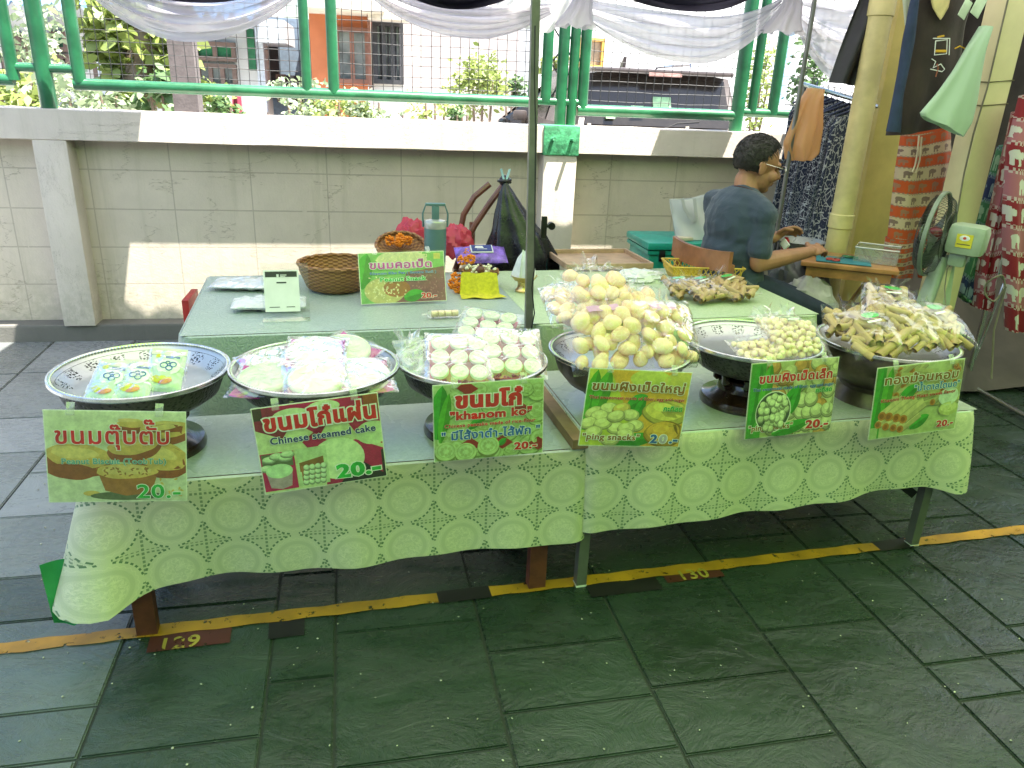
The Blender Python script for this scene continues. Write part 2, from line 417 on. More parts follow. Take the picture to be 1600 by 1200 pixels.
for k in range(420):
    x,y,s=R0.uniform(-1.6,2.6),R0.uniform(1.1,3.2),R0.uniform(.0012,.004); ell(bm,(x,y,s*.5+.001),(s,s*R0.uniform(.4,1),s*.5),rot=(0,0,R0.uniform(0,3)),seg=6,ring=4)
o=obj('litter',bm,mat('pale_crumbs',(.45,.42,.34),.8,var=.5)); tag(o,'tiny pale crumbs and grit scattered over the paving','litter',kind='stuff')
bm=B(); quad(bm,[(-300,5.0,.0),(300,4.98,.0),(300,400,.0),(-300,400,.0)]); struct('yard_ground',bm,mat('pale_yard_concrete',(.42,.40,.37),.8,var=.25,scale=.6))
wl_=root('boundary_wall','low cream plastered block wall with cracked coping behind the stall','wall',(-.5,4.85,.1))
WT=1.305; BB=1.15
bm=B(); box(bm,((KX0+KX1)/2,4.93,(.1+BB)/2),(KX1-KX0,.16,BB-.1)); obj('wall_panel',bm,PLP,wl_,False)
bm=B(); t=B(); 
sheet(bm,lambda i,j:Vector((KX0+(KX1-KX0)*i,[4.722,4.716,4.72,5.02,5.02][round(j*4)],[BB,BB+.004,WT,WT,BB][round(j*4)]+.004*noise.noise(Vector((i*60,j*3,0))))),120,4); obj('coping',bm,PLB,wl_,True,30)
pm=Vector
for xa,xb in ((-4.6,-4.42),(-1.79,-1.617),(1.04,1.247),(3.87,4.06)):
    bm=B(); box(bm,((xa+xb)/2,4.80,(.1+BB)/2),(xb-xa,.165,BB-.1),bev=.008); obj('wall_pillar',bm,PLB,wl_)
# ================================================================ FENCE on the wall
FY=4.86; GREEN=mat('green_gloss_paint',(.018,.13,.055),.35,var=.25,scale=9,bump=.15,bscale=40,coat=.4); WIRE=mat('dark_wire',(.03,.03,.03),.6)
GRN2=mat('flaking_green_paint',(.06,.30,.14),.6,var=.45,scale=25,bump=.6,bscale=50)
fe=root('steel_fence','green pipe fence with square wire mesh standing on the wall','fence',(0,FY,WT))
TOP=2.9
PX=lambda x,y:ay(x,y,FY)
posts=[('A',22,125,.033),('B',77,166,.043),('C',125,129,.034),('D',480,143,.028),('E',522,146,.032),('F',831,164,.028),('G',852,160,.032),('H',874,196,.034),('I',891,196,.03),('J',909,172,.033),('K',1148,206,.043),('L',1174,176,.03),('M',1206,180,.034)]
fx={}
for n,x,y,r in posts:
    p=PX(x,y); fx[n]=p; zb=WT-.01 if n in 'BHIK' else p.z
    bm=B(); tube(bm,[(p.x,FY,zb),(p.x,FY,TOP)],r,14); obj('fence_post',bm,GREEN,fe)
def rail(a,b,za,zb,r=.029):
    bm=B(); tube(bm,[(a,FY,za),(b,FY,zb)],r,12); obj('fence_rail',bm,GREEN,fe)
zr=(fx['C'].z+fx['D'].z+fx['F'].z)/3
rail(-5.5,fx['A'].x,fx['A'].z,fx['A'].z); rail(fx['A'].x,fx['C'].x,PX(60,106).z,PX(60,106).z,.024); rail(fx['C'].x-.03,fx['F'].x,zr,zr,.031)
rail(fx['F'].x,fx['J'].x,PX(870,159).z,PX(870,159).z,.022); rail(fx['J'].x-.03,fx['K'].x,fx['J'].z,fx['J'].z,.034); rail(fx['K'].x,5.4,fx['L'].z,fx['L'].z,.027)
def mesh(xa,xb,zb):
    bm=B(); s=.056; n=int((xb-xa)/s)
    for i in range(1,n+1):
        x=xa+s*i; w=[(x+.004*rnd.uniform(-1,1),FY+.004*rnd.uniform(-1,1),zb+(TOP-zb)*k/3) for k in range(4)]
        tube(bm,w,.0019,4,cap=False)
    z=zb+s
    while z<TOP: tube(bm,[(xa+(xb-xa)*k/6,FY+.003,z+.004*rnd.uniform(-1,1)) for k in range(7)],.0019,4,cap=False); z+=s
    obj('wire_mesh',bm,WIRE,fe,False)
mesh(fx['C'].x,fx['D'].x,zr); mesh(fx['E'].x,fx['F'].x,zr); mesh(fx['J'].x,fx['K'].x,fx['J'].z); mesh(fx['L'].x,4.6,fx['L'].z); mesh(-5,fx['A'].x-.02,fx['A'].z)
bm=B()
for k in range(4):
    z=1.42+.2*k; tube(bm,[(fx['G'].x,FY+.02,z),(fx['J'].x-.02,FY+.02,z+.28)],.005,5); tube(bm,[(fx['G'].x,FY+.03,z+.28),(fx['J'].x-.02,FY+.03,z)],.005,5)
obj('cross_wire',bm,WIRE,fe)
bm=B(); box(bm,(1.143,4.80,1.225),(.222,.186,.172),bev=.006)
for x in (1.085,1.205): tube(bm,[(x,4.715,1.232),(x,4.65,1.236)],.011,10)
obj('post_base',bm,GRN2,fe)
# ================================================================ CANOPY over the stall, swags along its eave
def cloth(name,c,trans,alpha=0,rough=.8):
    m=M(name); n=m.noise(6,4); cc=m.mix(n,tuple(v*.9 for v in c),c); m.col(cc); m.set(Roughness=rough)
    t=m.n('ShaderNodeBsdfTranslucent'); m.nt.links.new(cc.k,t.inputs[0]); x=m.n('ShaderNodeMixShader'); x.inputs[0].default_value=trans
    m.nt.links.new(m.p.outputs[0],x.inputs[1]); m.nt.links.new(t.outputs[0],x.inputs[2]); last=x.outputs[0]
    if alpha:
        tr=m.n('ShaderNodeBsdfTransparent'); y=m.n('ShaderNodeMixShader'); y.inputs[0].default_value=alpha; m.nt.links.new(last,y.inputs[1]); m.nt.links.new(tr.outputs[0],y.inputs[2]); last=y.outputs[0]
    m.nt.links.new(last,m.out.inputs[0]); return m.m
CANG=cloth('green_canopy_fabric',(.26,.50,.10),.72); CANW=cloth('grey_canopy_fabric',(.42,.42,.43),.5)
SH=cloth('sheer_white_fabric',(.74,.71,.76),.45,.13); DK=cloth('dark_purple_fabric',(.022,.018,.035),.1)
CANM=cloth('mid_green_canopy_fabric',(.50,.53,.44),.6)
def canz(y): return 2.12+(4.37-y)*.16
def canopy(m,label,x0,x1,y0,y1,dz):
    r=root('market_canopy',label,'canopy',((x0+x1)/2,(y0+y1)/2,canz((y0+y1)/2)))
    bm=B(); sheet(bm,lambda i,j:Vector((x0+(x1-x0)*i,y0+(y1-y0)*j,canz(y0+(y1-y0)*j)+dz+.025*math.sin(i*23)*math.sin(j*3.1))),36,8); obj('canopy_sheet',bm,m,r)
canopy(CANG,'deep green translucent canopy sheet over the stall front, above the photo',-1.3,6.5,-2.8,1.5,0)
canopy(CANM,'pale green canopy sheet over the middle of the stall, above the photo',-1.4,6.6,1.4,3.1,.05)
canopy(CANW,'grey canopy sheet along the wall side of the stall, above the photo',-1.5,6.6,3.0,4.37,.09)
# added out-of-view flaps past the eave, placed to shade the wall
for (x0,x1,x2,x3),w in (((-2.3,-.95,-1.02,-2.36),'left'),((1.95,2.42,2.48,2.0),'middle'),((2.75,7,7,2.95),'right')):
    bm=B(); quad(bm,[(x0,4.3,2.16),(x1,4.3,2.16),(x2,4.66,2.14),(x3,4.66,2.14)]); tag(obj('shade_flap',bm,DK,None,False),'unseen flap added to shade the wall at the %s of the canopy eave, above the photo'%w,'shade flap')
SY=4.41
def swag(p0,p1,lowpt,toppt,seed,label,m=SH,n=5,name='fabric_swag',Y=SY,amp=.036):
    a,b=ay(*p0,Y),ay(*p1,Y); zl=ay(*lowpt,Y).z; zt=ay(*toppt,Y).z; r_=random.Random(seed); ph=[r_.uniform(0,6) for _ in range(4)]
    tl=(ay(*lowpt,Y).x-a.x)/(b.x-a.x)
    def fn(i,j):
        base=a.lerp(b,i); s=1-abs((i-tl)/(tl if i<tl else 1-tl))**2.1
        low=zt+(zl-zt)*j; chord=base.z; sag=(chord-low)
        end=1-s
        z=chord-sag*s-(j-.5)*.05*end
        jj=j*n*1.15; y=Y+amp*(1.9*noise.noise(Vector((jj+.5*math.sin(i*4+ph[0]),i*2.1+ph[1],ph[2])))+1.0*noise.noise(Vector((jj*2.6-i*2.2,i*3.3,ph[3])))+.35*math.sin(j*n*6.28+ph[0]+i*3))*(.35+.65*s)+.03*math.sin(j*3.1)
        return Vector((base.x,y,z+.006*math.sin(j*n*6.28+ph[2]+i*3)))
    bm=B(); sheet(bm,fn,48,60); return tag(obj(name,bm,m,None,True,180),label,'drapery','swags along the canopy eave')
swag((110,-45),(478,-30),(290,64),(300,-6),1,'sheer white swag hanging above the left mesh panel of the fence')
swag((548,-45),(862,14),(738,62),(720,6),2,'sheer white swag left of the grey pole, drooping over the fence')
swag((893,4),(1226,2),(1082,98),(1075,22),3,'sheer white swag above the parked dark car, right of the grey pole')
swag((1238,12),(1420,-10),(1318,128),(1310,10),4,'sheer white swag falling towards the yellow pipe column',n=5)
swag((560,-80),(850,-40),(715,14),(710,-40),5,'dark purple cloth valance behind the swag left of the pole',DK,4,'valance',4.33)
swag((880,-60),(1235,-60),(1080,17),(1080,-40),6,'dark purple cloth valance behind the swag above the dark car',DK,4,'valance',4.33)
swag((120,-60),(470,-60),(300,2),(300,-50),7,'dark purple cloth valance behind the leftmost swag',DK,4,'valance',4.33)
def knot(px,py,label,s=1.0,Y=4.36,m=SH):
    c=ay(px,py,Y); bm=B(); r_=random.Random(int(px))
    def fn(i,j):
        t=i*2*PI; rr=(.028+.05*j*j)*(1+.25*math.sin(7*t+j*2)+.12*math.sin(13*t))*s
        return c+Vector((rr*math.cos(t)*1.2+.015*math.sin(j*5),rr*math.sin(t)*.6,(.09-.20*j)*s+.012*math.sin(5*t)))
    sheet(bm,fn,48,12); ell(bm,c+Vector((0,0,.075*s)),(.05*s,.04*s,.035*s)); tag(obj('fabric_knot',bm,m,None,True,180),label,'drapery','knots tying the swags')
knot(905,6,'gathered white cloth knot just right of the grey pole'); knot(1233,12,'gathered white cloth knot left of the thin grey pole',1.15)
# bright sheer bundle in the sun at the pole top
WHT=cloth('sunlit_white_fabric',(.82,.82,.80),.4)
bm=B(); c=ay(846,4,4.50)
def fn(i,j):
    q=c+Vector(((i-.5)*.62,.03*math.sin(i*23+j*4)-.02,.06-.20*j*(.55+.45*math.cos((i-.5)*5.4))+.06*abs(i-.5)*(1-2*j)+.012*math.sin(i*31)))
    return q
sheet(bm,fn,40,14); tag(obj('fabric_bow',bm,WHT,None,True,180),'brilliant white cloth bow in full sun at the top of the grey pole','drapery')
# black tarp triangle at the top right
bm=B()
A_,B_,C_,D_=ay(1352,-25,3.9),ay(1299,129,3.9),ay(1338,134,3.9),ay(1385,-25,3.9)
sheet(bm,lambda i,j:(A_.lerp(B_,j)).lerp(D_.lerp(C_,j),i)+Vector((0,.03*math.sin(i*7+j*2),0)),10,16); tag(obj('hanging_tarp',bm,mat('black_tarp',(.012,.012,.016),.5),None,True,180),'black tarp corner hanging beside the top of the yellow pipe column','tarp')
# unseen walls added around the photographer to cut ambient light
blockers=root('ambient_blocker','dim unseen walls added to cut ambient light behind and right of the photographer, outside the photo','building',(2,-4,0))
bm=B(); box(bm,(0,-4.6,2),(16,.2,4)); obj('wall',bm,mat('dim_blocker_wall',(.16,.17,.14),.8),blockers,False)
bm=B(); box(bm,(8.1,0.2,2),(.2,9.4,4)); obj('wall',bm,mat('dim_blocker_wall',(.16,.17,.14),.8),blockers,False)
# ================================================================ BEYOND THE FENCE
def pr(x0,y0,x1,y1,Y):
    xm,ym=(x0+x1)/2,(y0+y1)/2; return ay(x0,ym,Y).x,ay(x1,ym,Y).x,ay(xm,y1,Y).z,ay(xm,y0,Y).z
def slab(bm,x0,y0,x1,y1,Y,th=.1,mi=0):
    a,b,c,d=pr(x0,y0,x1,y1,Y); box(bm,((a+b)/2,Y+th/2,(c+d)/2),(b-a,th,d-c),mi=mi)
WWALL=mat('white_house_wall',(.66,.66,.64),.8,var=.08,scale=2); GGL=mat('green_window_glass',(.03,.22,.09),.25); PANE=mat('pale_window_glass',(.20,.23,.23),.12,var=.4,scale=3); FRM=mat('brown_window_frame',(.16,.11,.09),.6); DARK=mat('dark_interior',(.03,.03,.035),.7)
def window(par,x0,y0,x1,y1,Y,frame,pane,n=2,bars=0,name='window'):
    a,b,c,d=pr(x0,y0,x1,y1,Y); bm=B(); t=.06
    for xx in [a+(b-a)*k/n for k in range(n+1)]: box(bm,(xx,Y-.05,(c+d)/2),(t,.1,d-c+t))
    for zz in (c,d): box(bm,((a+b)/2,Y-.052,zz),(b-a-.002,.104,t))
    for k in range(bars): 
        xx=a+(b-a)*(k+.5)/bars; tube(bm,[(xx,Y-.06,c),(xx,Y-.06,d)],.012,5)
    w=obj(name,bm,frame,par,False); bm=B(); box(bm,((a+b)/2,Y-.012,(c+d)/2),(b-a,.02,d-c)); obj('pane',bm,pane,w,False)
HY=13.0
h=root('house','white house with green transom windows behind the left of the fence','house',(-4,HY,0))
a,b,_,_=pr(-260,0,405,100,HY)
bm=B(); box(bm,((a+b)/2,HY+2,2.6),(b-a,4,5.2)); obj('wall',bm,WWALL,h,False)
bm=B(); a2,b2,c2,d2=pr(40,-60,330,15,HY-1.6)
sheet(bm,lambda i,j:Vector((a-.4+(b-a+.6)*i,HY-1.7+3.9*j,d2-.55+1.5*j+.05*math.sin(i*260))),200,3); obj('roof',bm,mat('blue_roof_sheet',(.12,.25,.45),.4,var=.3,scale=1.5),h,True,180)
for x in (60,145,258,398): bm=B(); slab(bm,x,-60,x+12,175,HY-.25,.25); obj('pilaster',bm,mat('pale_blue_paint',(.50,.56,.62),.7),h,False)
for q in ((16,54,33,75),(72,53,105,77),(308,69,366,92)): window(h,*q,HY,FRM,GGL,2)
for q in ((10,86,36,112),(78,88,110,112),(152,92,204,126),(312,103,368,133)): window(h,*q,HY,FRM,PANE,3)
window(h,147,58,176,81,HY,FRM,DARK,1)
bm=B(); slab(bm,387,45,398,110,HY-.3,.1); obj('downpipe',bm,GREEN,h,False)
h=root('carport','grey blue carport with dark doorway between white and orange houses','carport',(1,HY,0))
bm=B(); slab(bm,404,28,486,180,HY+1.2,.2); obj('wall',bm,mat('slate_blue_wall',(.16,.22,.29),.7),h,False)
bm=B(); slab(bm,398,30,445,66,HY-.6,1.6); obj('balcony',bm,mat('pale_blue_paint',(.50,.56,.62),.7),h,False)
bm=B(); slab(bm,414,62,436,150,HY+1.05,.1); slab(bm,447,118,472,165,HY+1.05,.1); obj('door',bm,DARK,h,False)
bm=B(); slab(bm,432,116,447,160,HY+1.0,.1); obj('door_frame',bm,FRM,h,False)
h=root('house','orange walled house with dark window grilles behind the middle fence panel','house',(3,HY-1,0))
OR=mat('orange_house_wall',(.46,.15,.06),.8,var=.12,scale=2); OY=12.0
bm=B(); slab(bm,484,-80,514,190,OY,3); slab(bm,514,-80,576,46,OY,3); slab(bm,514,127,576,190,OY,3); slab(bm,514,46,576,127,OY+.3,2.4); obj('wall',bm,OR,h,False)
bm=B(); slab(bm,470,-60,600,14,OY-1.0,1); slab(bm,574,-40,640,30,OY-.6,.6); obj('roof',bm,mat('cream_eave',(.6,.56,.48),.7),h,False)
window(h,527,47,574,127,OY,mat('brown_post',(.20,.09,.06),.6),PANE,2)
bm=B(); slab(bm,575,20,580,150,OY-.3,.1); obj('post',bm,mat('brown_post',(.20,.09,.06),.6),h,False)
bm=B(); slab(bm,582,20,630,175,OY+.2,2); obj('side_wall',bm,WWALL,h,False)
window(h,586,38,627,128,OY+.2,mat('grey_grille',(.05,.05,.055),.5),PANE,3,7,'window_grille')
h=root('building','pale pinkish blank gable wall behind the grey pole','building',(6,12.6,0))
bm=B(); slab(bm,629,-120,812,190,12.6,3); obj('wall',bm,plaster('pale_brick_wall',(.52,.46,.44),True,0),h,False)
h=root('building','white shop building with ochre framed window behind the parked dark car','building',(9,16,0))
bm=B(); slab(bm,838,-160,1500,240,17,3); obj('wall',bm,WWALL,h,False)
window(h,904,62,940,104,17,mat('ochre_frame',(.50,.30,.06),.6),mat('amber_glass',(.30,.22,.14),.3),1)
bm=B(); slab(bm,1226,30,1234,190,16.9,.1); obj('downpipe',bm,mat('light_blue_pipe',(.35,.55,.75),.5),h,False)
bm=B(); p=ay(296,176,6.3); bar(bm,(p.x,6.3,-.02),(p.x,6.3,3.2),.17,.17); tag(obj('concrete_post',bm,mat('brown_grey_concrete',(.13,.11,.105),.85,bump=.4),None,False),'square brown grey concrete post beyond the left fence panel','post')
LEAF=[cloth('leaf_yellow_green',(.27,.34,.09),.35,rough=.5),cloth('leaf_green',(.11,.20,.07),.3,rough=.5),cloth('leaf_pale_green',(.32,.40,.24),.3,rough=.5)]
def foliage(bm,c,r,n,s,seed,mi=0,core=.2):
    R=random.Random(seed); c=Vector(c)
    clumps=[Vector((R.gauss(0,1),R.gauss(0,1),R.gauss(0,1))).normalized()*R.uniform(core,.85) for _ in range(max(4,n//45))]
    for _ in range(n):
        q=R.choice(clumps)+Vector((R.gauss(0,.2),R.gauss(0,.2),R.gauss(0,.2)))
        p=c+Vector((q.x*r[0],q.y*r[1],q.z*r[2])); k=s*R.uniform(.6,1.3)
        E=Euler((R.uniform(-1.1,1.1),R.uniform(-1.1,1.1),R.uniform(0,6.3))).to_matrix()
        pts=[p+E@Vector(v)*k for v in ((0,-.5,0),(.28,-.1,.06),(.2,.3,.03),(0,.55,-.05),(-.2,.3,.03),(-.28,-.1,.06))]
        f=bm.faces.new([bm.verts.new(v) for v in pts]); f.material_index=mi; f.smooth=True
BARK=mat('tree_bark',(.20,.15,.11),.9,bump=.6)
t=root('garden_tree','garden tree with big yellow green leaves beyond the left mesh panel','tree',(ay(215,168,8).x,8,0))
bm=B(); p=[ay(216,190,8),ay(214,140,8),ay(220,100,8.05),ay(228,60,8),ay(222,20,8)]; p[0].z=0; tube(bm,p,[.17,.15,.14,.11,.07],10)
tube(bm,[p[2],ay(240,70,7.9),ay(262,40,7.8)],[.06,.04,.02],7); tube(bm,[p[2],ay(195,75,8.1),ay(170,40,8.1)],[.06,.04,.02],7); obj('trunk',bm,BARK,t)
bm=B()
for i,(x,y,r) in enumerate(((175,50,.36),(205,30,.4),(165,75,.25),(245,75,.3),(262,50,.3),(240,125,.34),(262,110,.3),(190,120,.22),(255,140,.25),(205,150,.22),(210,-10,.5),(250,0,.4))): foliage(bm,ay(x,y,7.9+.1*(i%3)),(r,r*.8,r),90,.15,i,i%2 and 0 or 0)
obj('crown',bm,LEAF[0],t)
def shrub(x,y,r,Y,label,mi=0,n=260,s=.07,name='garden_shrub',asp=1.0,stem=True):
    c=ay(x,y,Y); t=root(name,label,'shrub',(c.x,Y,0),'shrubs in the garden beyond the wall'); bm=B(); foliage(bm,c,(r,r*.9,r*asp),n,s,int(x)+3,0,.3); obj('foliage',bm,LEAF[mi],t)
    bm=B()
    for k in range(3): tube(bm,[(c.x+.03*k-.03,Y,0),c+Vector((.3*r*(k-1),0,.2*r))],[.03,.012],6)
    obj('stem',bm,BARK,t)
shrub(754,140,.42,10,'round clipped yellow green topiary left of the grey pole',0,900,.075,'clipped_topiary',1.0)
shrub(40,70,.5,9.5,'pale feathery tall shrub behind the leftmost fence posts',2,700,.09,asp=2.0)
shrub(25,145,.5,8.5,'bushy green shrub low at the far left above the wall',0,400,.1,asp=.7)
shrub(110,160,.55,8,'low pale shrub just above the wall left of the garden tree',2,400,.09,asp=.5)
shrub(160,165,.4,7.5,'low flowering shrub at the foot of the garden tree',2,300,.08,asp=.5)
shrub(255,158,.33,7.6,'green broad leafed shrub between tree and concrete post',1,350,.1,asp=.8)
shrub(330,165,.3,8,'yellowish shrub just right of the concrete post',0,250,.07,asp=.7)
shrub(350,175,.2,7.8,'small dark green shrub by the hanging laundry',1,150,.07,asp=.6)
shrub(470,165,.45,9,'white flowering shrub under the left end of the orange house',2,400,.07,asp=.6)
shrub(530,172,.4,9,'leafy shrub before the orange house plinth',0,350,.07,asp=.6)
shrub(575,172,.4,9,'pale blossoming shrub under the brown window',2,350,.07,asp=.6)
shrub(680,172,.35,9,'loose thin shrub under the blank gable wall',0,200,.07,asp=.7)
shrub(722,185,.18,8.7,'tiny round green shrub left of the topiary stem',1,150,.06)
shrub(800,140,.3,12,'dark green shrub just left of the grey pole, far back',1,200,.08)
shrub(1188,140,.35,11,'tall clipped green shrub right of the dark car',0,700,.07,asp=2.2)
shrub(1262,150,.3,9,'green creeper shrub left of the clothes rack pole',1,500,.08,asp=2.5)
shrub(866,95,.3,12,'yellow green shrub seen between the posts by the pole',0,250,.09)
# planter rail and washing
bm=B(); z0=.75
for k in range(8): tube(bm,[(-1+k*1.1,8.3,0),(-1+k*1.1,8.3,1.2)],.02,6)
for z in (1.15,.8): tube(bm,[(-1.2,8.3,z),(7,8.3,z)],.018,6)
tag(obj('garden_rail',bm,mat('cream_rail',(.6,.55,.45),.6),None),'thin cream garden rail among the shrubs beyond the wall','rail')
bm=B(); c=ay(385,160,8.1)
sheet(bm,lambda i,j:c+Vector(((i-.5)*.35,.03*math.sin(i*9),.12-.4*j)),10,6); tag(obj('hanging_towel',bm,mat('white_towel',(.75,.72,.74),.9),None,True,180),'white towel hanging on the garden rail beyond the wall','towel')
bm=B(); c=ay(372,158,8.1); sheet(bm,lambda i,j:c+Vector(((i-.5)*.10,.03*math.sin(i*9)-.03,.10-.36*j)),6,6); tag(obj('hanging_towel',bm,mat('maroon_towel',(.25,.03,.06),.9),None,True,180),'narrow maroon towel hanging beside the white one','towel')
# cars
GLS=mat('car_glass',(.028,.024,.02),.16,var=.1); TYR=mat('tyre_rubber',(.02,.02,.02),.8); RIM=mat('wheel_alloy',(.4,.4,.42),.3,.9); CHR=mat('chrome',(.6,.6,.62),.15,1)
def car(label,paint,L,Wd,H,loc,rz,suv=True):
    t=root('parked_car',label,'car',loc,'cars parked outside the wall',world=False); t.rotation_euler.z=rz
    hb=L/2; bt=.62*H; w=Wd/2
    # sections along y from the rear: (y, half width, belt z, roof half width, roof z)
    S_=[(-hb,w*.90,bt*.92,w*.86,bt*.93),(-hb+.08,w*.97,bt*.98,w*.90,bt*1.0)]
    S_+=([(-hb+.30,w*.99,bt,w*.80,H*.955)] if suv else [(-hb+.75,w*.99,bt,w*.92,bt*1.03),(-hb+1.25,w*.99,bt,w*.76,H*.95)])
    S_+=[(-.25*hb,w,bt,w*.78,H),(.15*hb,w,bt,w*.77,H*.985),(.52*hb,w,bt*.98,w*.90,bt*1.02),(.85*hb,w*.96,bt*.90,w*.86,bt*.90),(hb,w*.84,bt*.62,w*.76,bt*.66)]
    bm=B(); rings=[]
    for y,wb,zb,wr,zr_ in S_:
        half=[(wb*.93,.24),(wb,.40),(wb,zb*.75),(wb*.985,zb),(wr,zr_-.02),(wr*.6,zr_+.01),(0,zr_+.018)]
        rings.append([bm.verts.new((x,y,z)) for x,z in half]+[bm.verts.new((-x,y,z)) for x,z in half[-2::-1]])
    for r1,r2 in zip(rings,rings[1:]):
        for k in range(len(r1)-1): bm.faces.new((r1[k],r1[k+1],r2[k+1],r2[k]))
    bm.faces.new(rings[0]); bm.faces.new(rings[-1][::-1])
    bmesh.ops.bevel(bm,geom=[e for e in bm.edges if len(e.link_faces)==2 and e.calc_face_angle(0)>rad(25)],offset=.03,segments=2,affect='EDGES')
    obj('body',bm,paint,t,True,35)
    k0=1 if suv else 2
    def P(s,side,f): # point on the greenhouse side between belt and roof
        y,wb,zb,wr,zr_=s; return Vector((side*(wb*.985+(wr-wb*.985)*f+.012),y,zb+(zr_-.02-zb)*f))
    for side in (-1,1):
        for a,b in ((2,3),(3,4),(4,5)) if suv else ((3,4),(4,5)):
            s1,s2=S_[a],S_[b]; f2=.86 if b<5 else .25
            bm=B(); quad(bm,[P(s1,side,.08)+Vector((0,.05,0)),P(s2,side,.08)-Vector((0,.05,0)),P(s2,side,f2)-Vector((0,.05,0)),P(s1,side,.86)+Vector((0,.05,0))]); obj('side_window',bm,GLS,t,False)
    ra,rb=(S_[1],S_[2]) if suv else (S_[2],S_[3])
    bm=B(); yo=-.02
    lerp=lambda a,b,f:a+(b-a)*f
    pt=lambda f,sx:Vector((sx*(lerp(ra[3],rb[3],f)-.07),lerp(ra[0],rb[0],f)+yo,lerp(ra[4],rb[4],f)+.012))
    sheet(bm,lambda i,j:Vector((lerp(pt(.1+.8*j,-1).x,pt(.1+.8*j,1).x,i),pt(.1+.8*j,1).y-.03*math.sin(i*PI),pt(.1+.8*j,1).z)),8,4); obj('rear_window',bm,GLS,t)
    bm=B(); f=S_[5]; r_=S_[4]; quad(bm,[(-f[3]+.05,f[0]-.03,f[4]+.03),(f[3]-.05,f[0]-.03,f[4]+.03),(r_[3]-.06,r_[0]+.08,r_[4]+.02),(-r_[3]+.06,r_[0]+.08,r_[4]+.02)]); obj('windscreen',bm,GLS,t,False)
    for sx in (-1,1):
        bm=B(); box(bm,(sx*w*.84,-hb-.012,bt*.82),(.2,.09,.24),bev=.03); obj('tail_light',bm,mat('red_lamp_glass',(.30,.01,.01),.15),t)
        bm=B(); box(bm,(sx*w*.66,hb-.06,bt*.68),(.3,.12,.13),bev=.03); obj('headlight',bm,mat('lamp_glass',(.6,.6,.6),.1),t)
        for y in (-.6*hb,.62*hb):
            bm=B(); R=.33; 
            lathe(bm,[(R*.62,-.10),(R*.95,-.11),(R,-.06),(R,.06),(R*.95,.11),(R*.62,.10)],24); bmesh.ops.rotate(bm,verts=bm.verts[:],matrix=Matrix.Rotation(PI/2,3,'Y')); bmesh.ops.translate(bm,verts=bm.verts[:],vec=(sx*(w-.1),y,R)); wh=obj('wheel',bm,TYR,t)
            bm=B(); lathe(bm,[(.001,.06),(.06,.07),(R*.3,.05),(R*.6,.085),(R*.63,.08)],20); bmesh.ops.rotate(bm,verts=bm.verts[:],matrix=Matrix.Rotation(sx*PI/2,3,'Y')); bmesh.ops.translate(bm,verts=bm.verts[:],vec=(sx*(w-.1),y,R)); obj('rim',bm,RIM,wh)
        bm=B(); box(bm,(sx*(w+.1),.42*hb,bt*1.04),(.2,.1,.14),bev=.04); obj('wing_mirror',bm,paint,t)
    bm=B(); box(bm,(0,-hb-.0,bt*.45),(Wd*.92,.12,.2),bev=.04); obj('bumper',bm,mat('bumper_plastic',(.03,.03,.03),.5),t)
    if suv:
        bm=B(); y,zz=S_[2][0],H*.965; box(bm,(0,y-.1,zz),(w*1.52,.34,.045),bev=.02); obj('spoiler',bm,paint,t)
        bm=B(); box(bm,(0,y-.275,zz-.03),(.36,.02,.035),bev=.008); obj('brake_light',bm,mat('pale_red_lamp',(.5,.30,.26),.2),t)
        bm=B(); prism(bm,[(-.02,-.1*hb-.3,H),(-.02,-.1*hb-.1,H),(-.02,-.1*hb-.32,H+.14)],(.04,0,0)); obj('antenna',bm,paint,t)
        for sx in (-1,1):
            bm=B(); tube(bm,[(sx*w*.66,-.5*hb,H+.015),(sx*w*.66,-.48*hb,H+.06),(sx*w*.66,.1*hb,H+.06),(sx*w*.66,.14*hb,H+.01)],.016,8); obj('roof_rail',bm,CHR,t)
        bm=B(); tube(bm,[(-.02,-hb+.05,bt*1.02),(.2,-hb+.07,bt*1.10),(.45,-hb+.085,bt*1.12)],.009,6); obj('wiper',bm,TYR,t)
        for x,f,s in ((-.55,.16,.10),(-.25,.28,.14),(.02,.44,.2)):
            p=pt(.1+.8*f,1); bm=B(); box(bm,(x,p.y-.045,p.z+.02),(s,.004,s*.75),rot=(-.45,0,0),bev=.001); obj('sticker',bm,mat('pale_green_sticker',(.35,.6,.3),.5),t)
        bm=B(); box(bm,(0,-hb-.01,bt*.70),(.62,.03,.05),bev=.01); obj('tailgate_trim',bm,CHR,t)
        bm=B(); box(bm,(.0,-hb-.02,bt*.56),(.36,.012,.16),bev=.004); obj('number_plate',bm,mat('plate_white',(.6,.6,.58),.5),t)
    return t
cp_=ay(1030,200,8.3)
BRN=mat('dark_bronze_car_paint',(.075,.06,.055),.42,.1,coat=.15); BLK=mat('black_car_paint',(.015,.015,.017),.2,.2,coat=1); WCP=mat('white_car_paint',(.7,.7,.72),.25,coat=1)
car('dark bronze family car seen from behind through the fence right of the pole',BRN,4.6,2.0,1.80,(cp_.x+.14,8.3+2.3,0),rad(-3))
q=ay(905,190,12.2); car('black car parked at an angle behind the fence posts near the pole',BLK,4.3,1.75,1.62,(q.x,12.2,0),rad(62))
q=ay(1240,200,13.5); car('white saloon car half hidden by the wall left of the orange bag',WCP,4.4,1.75,1.45,(q.x+.6,14.5,0),rad(75),False)
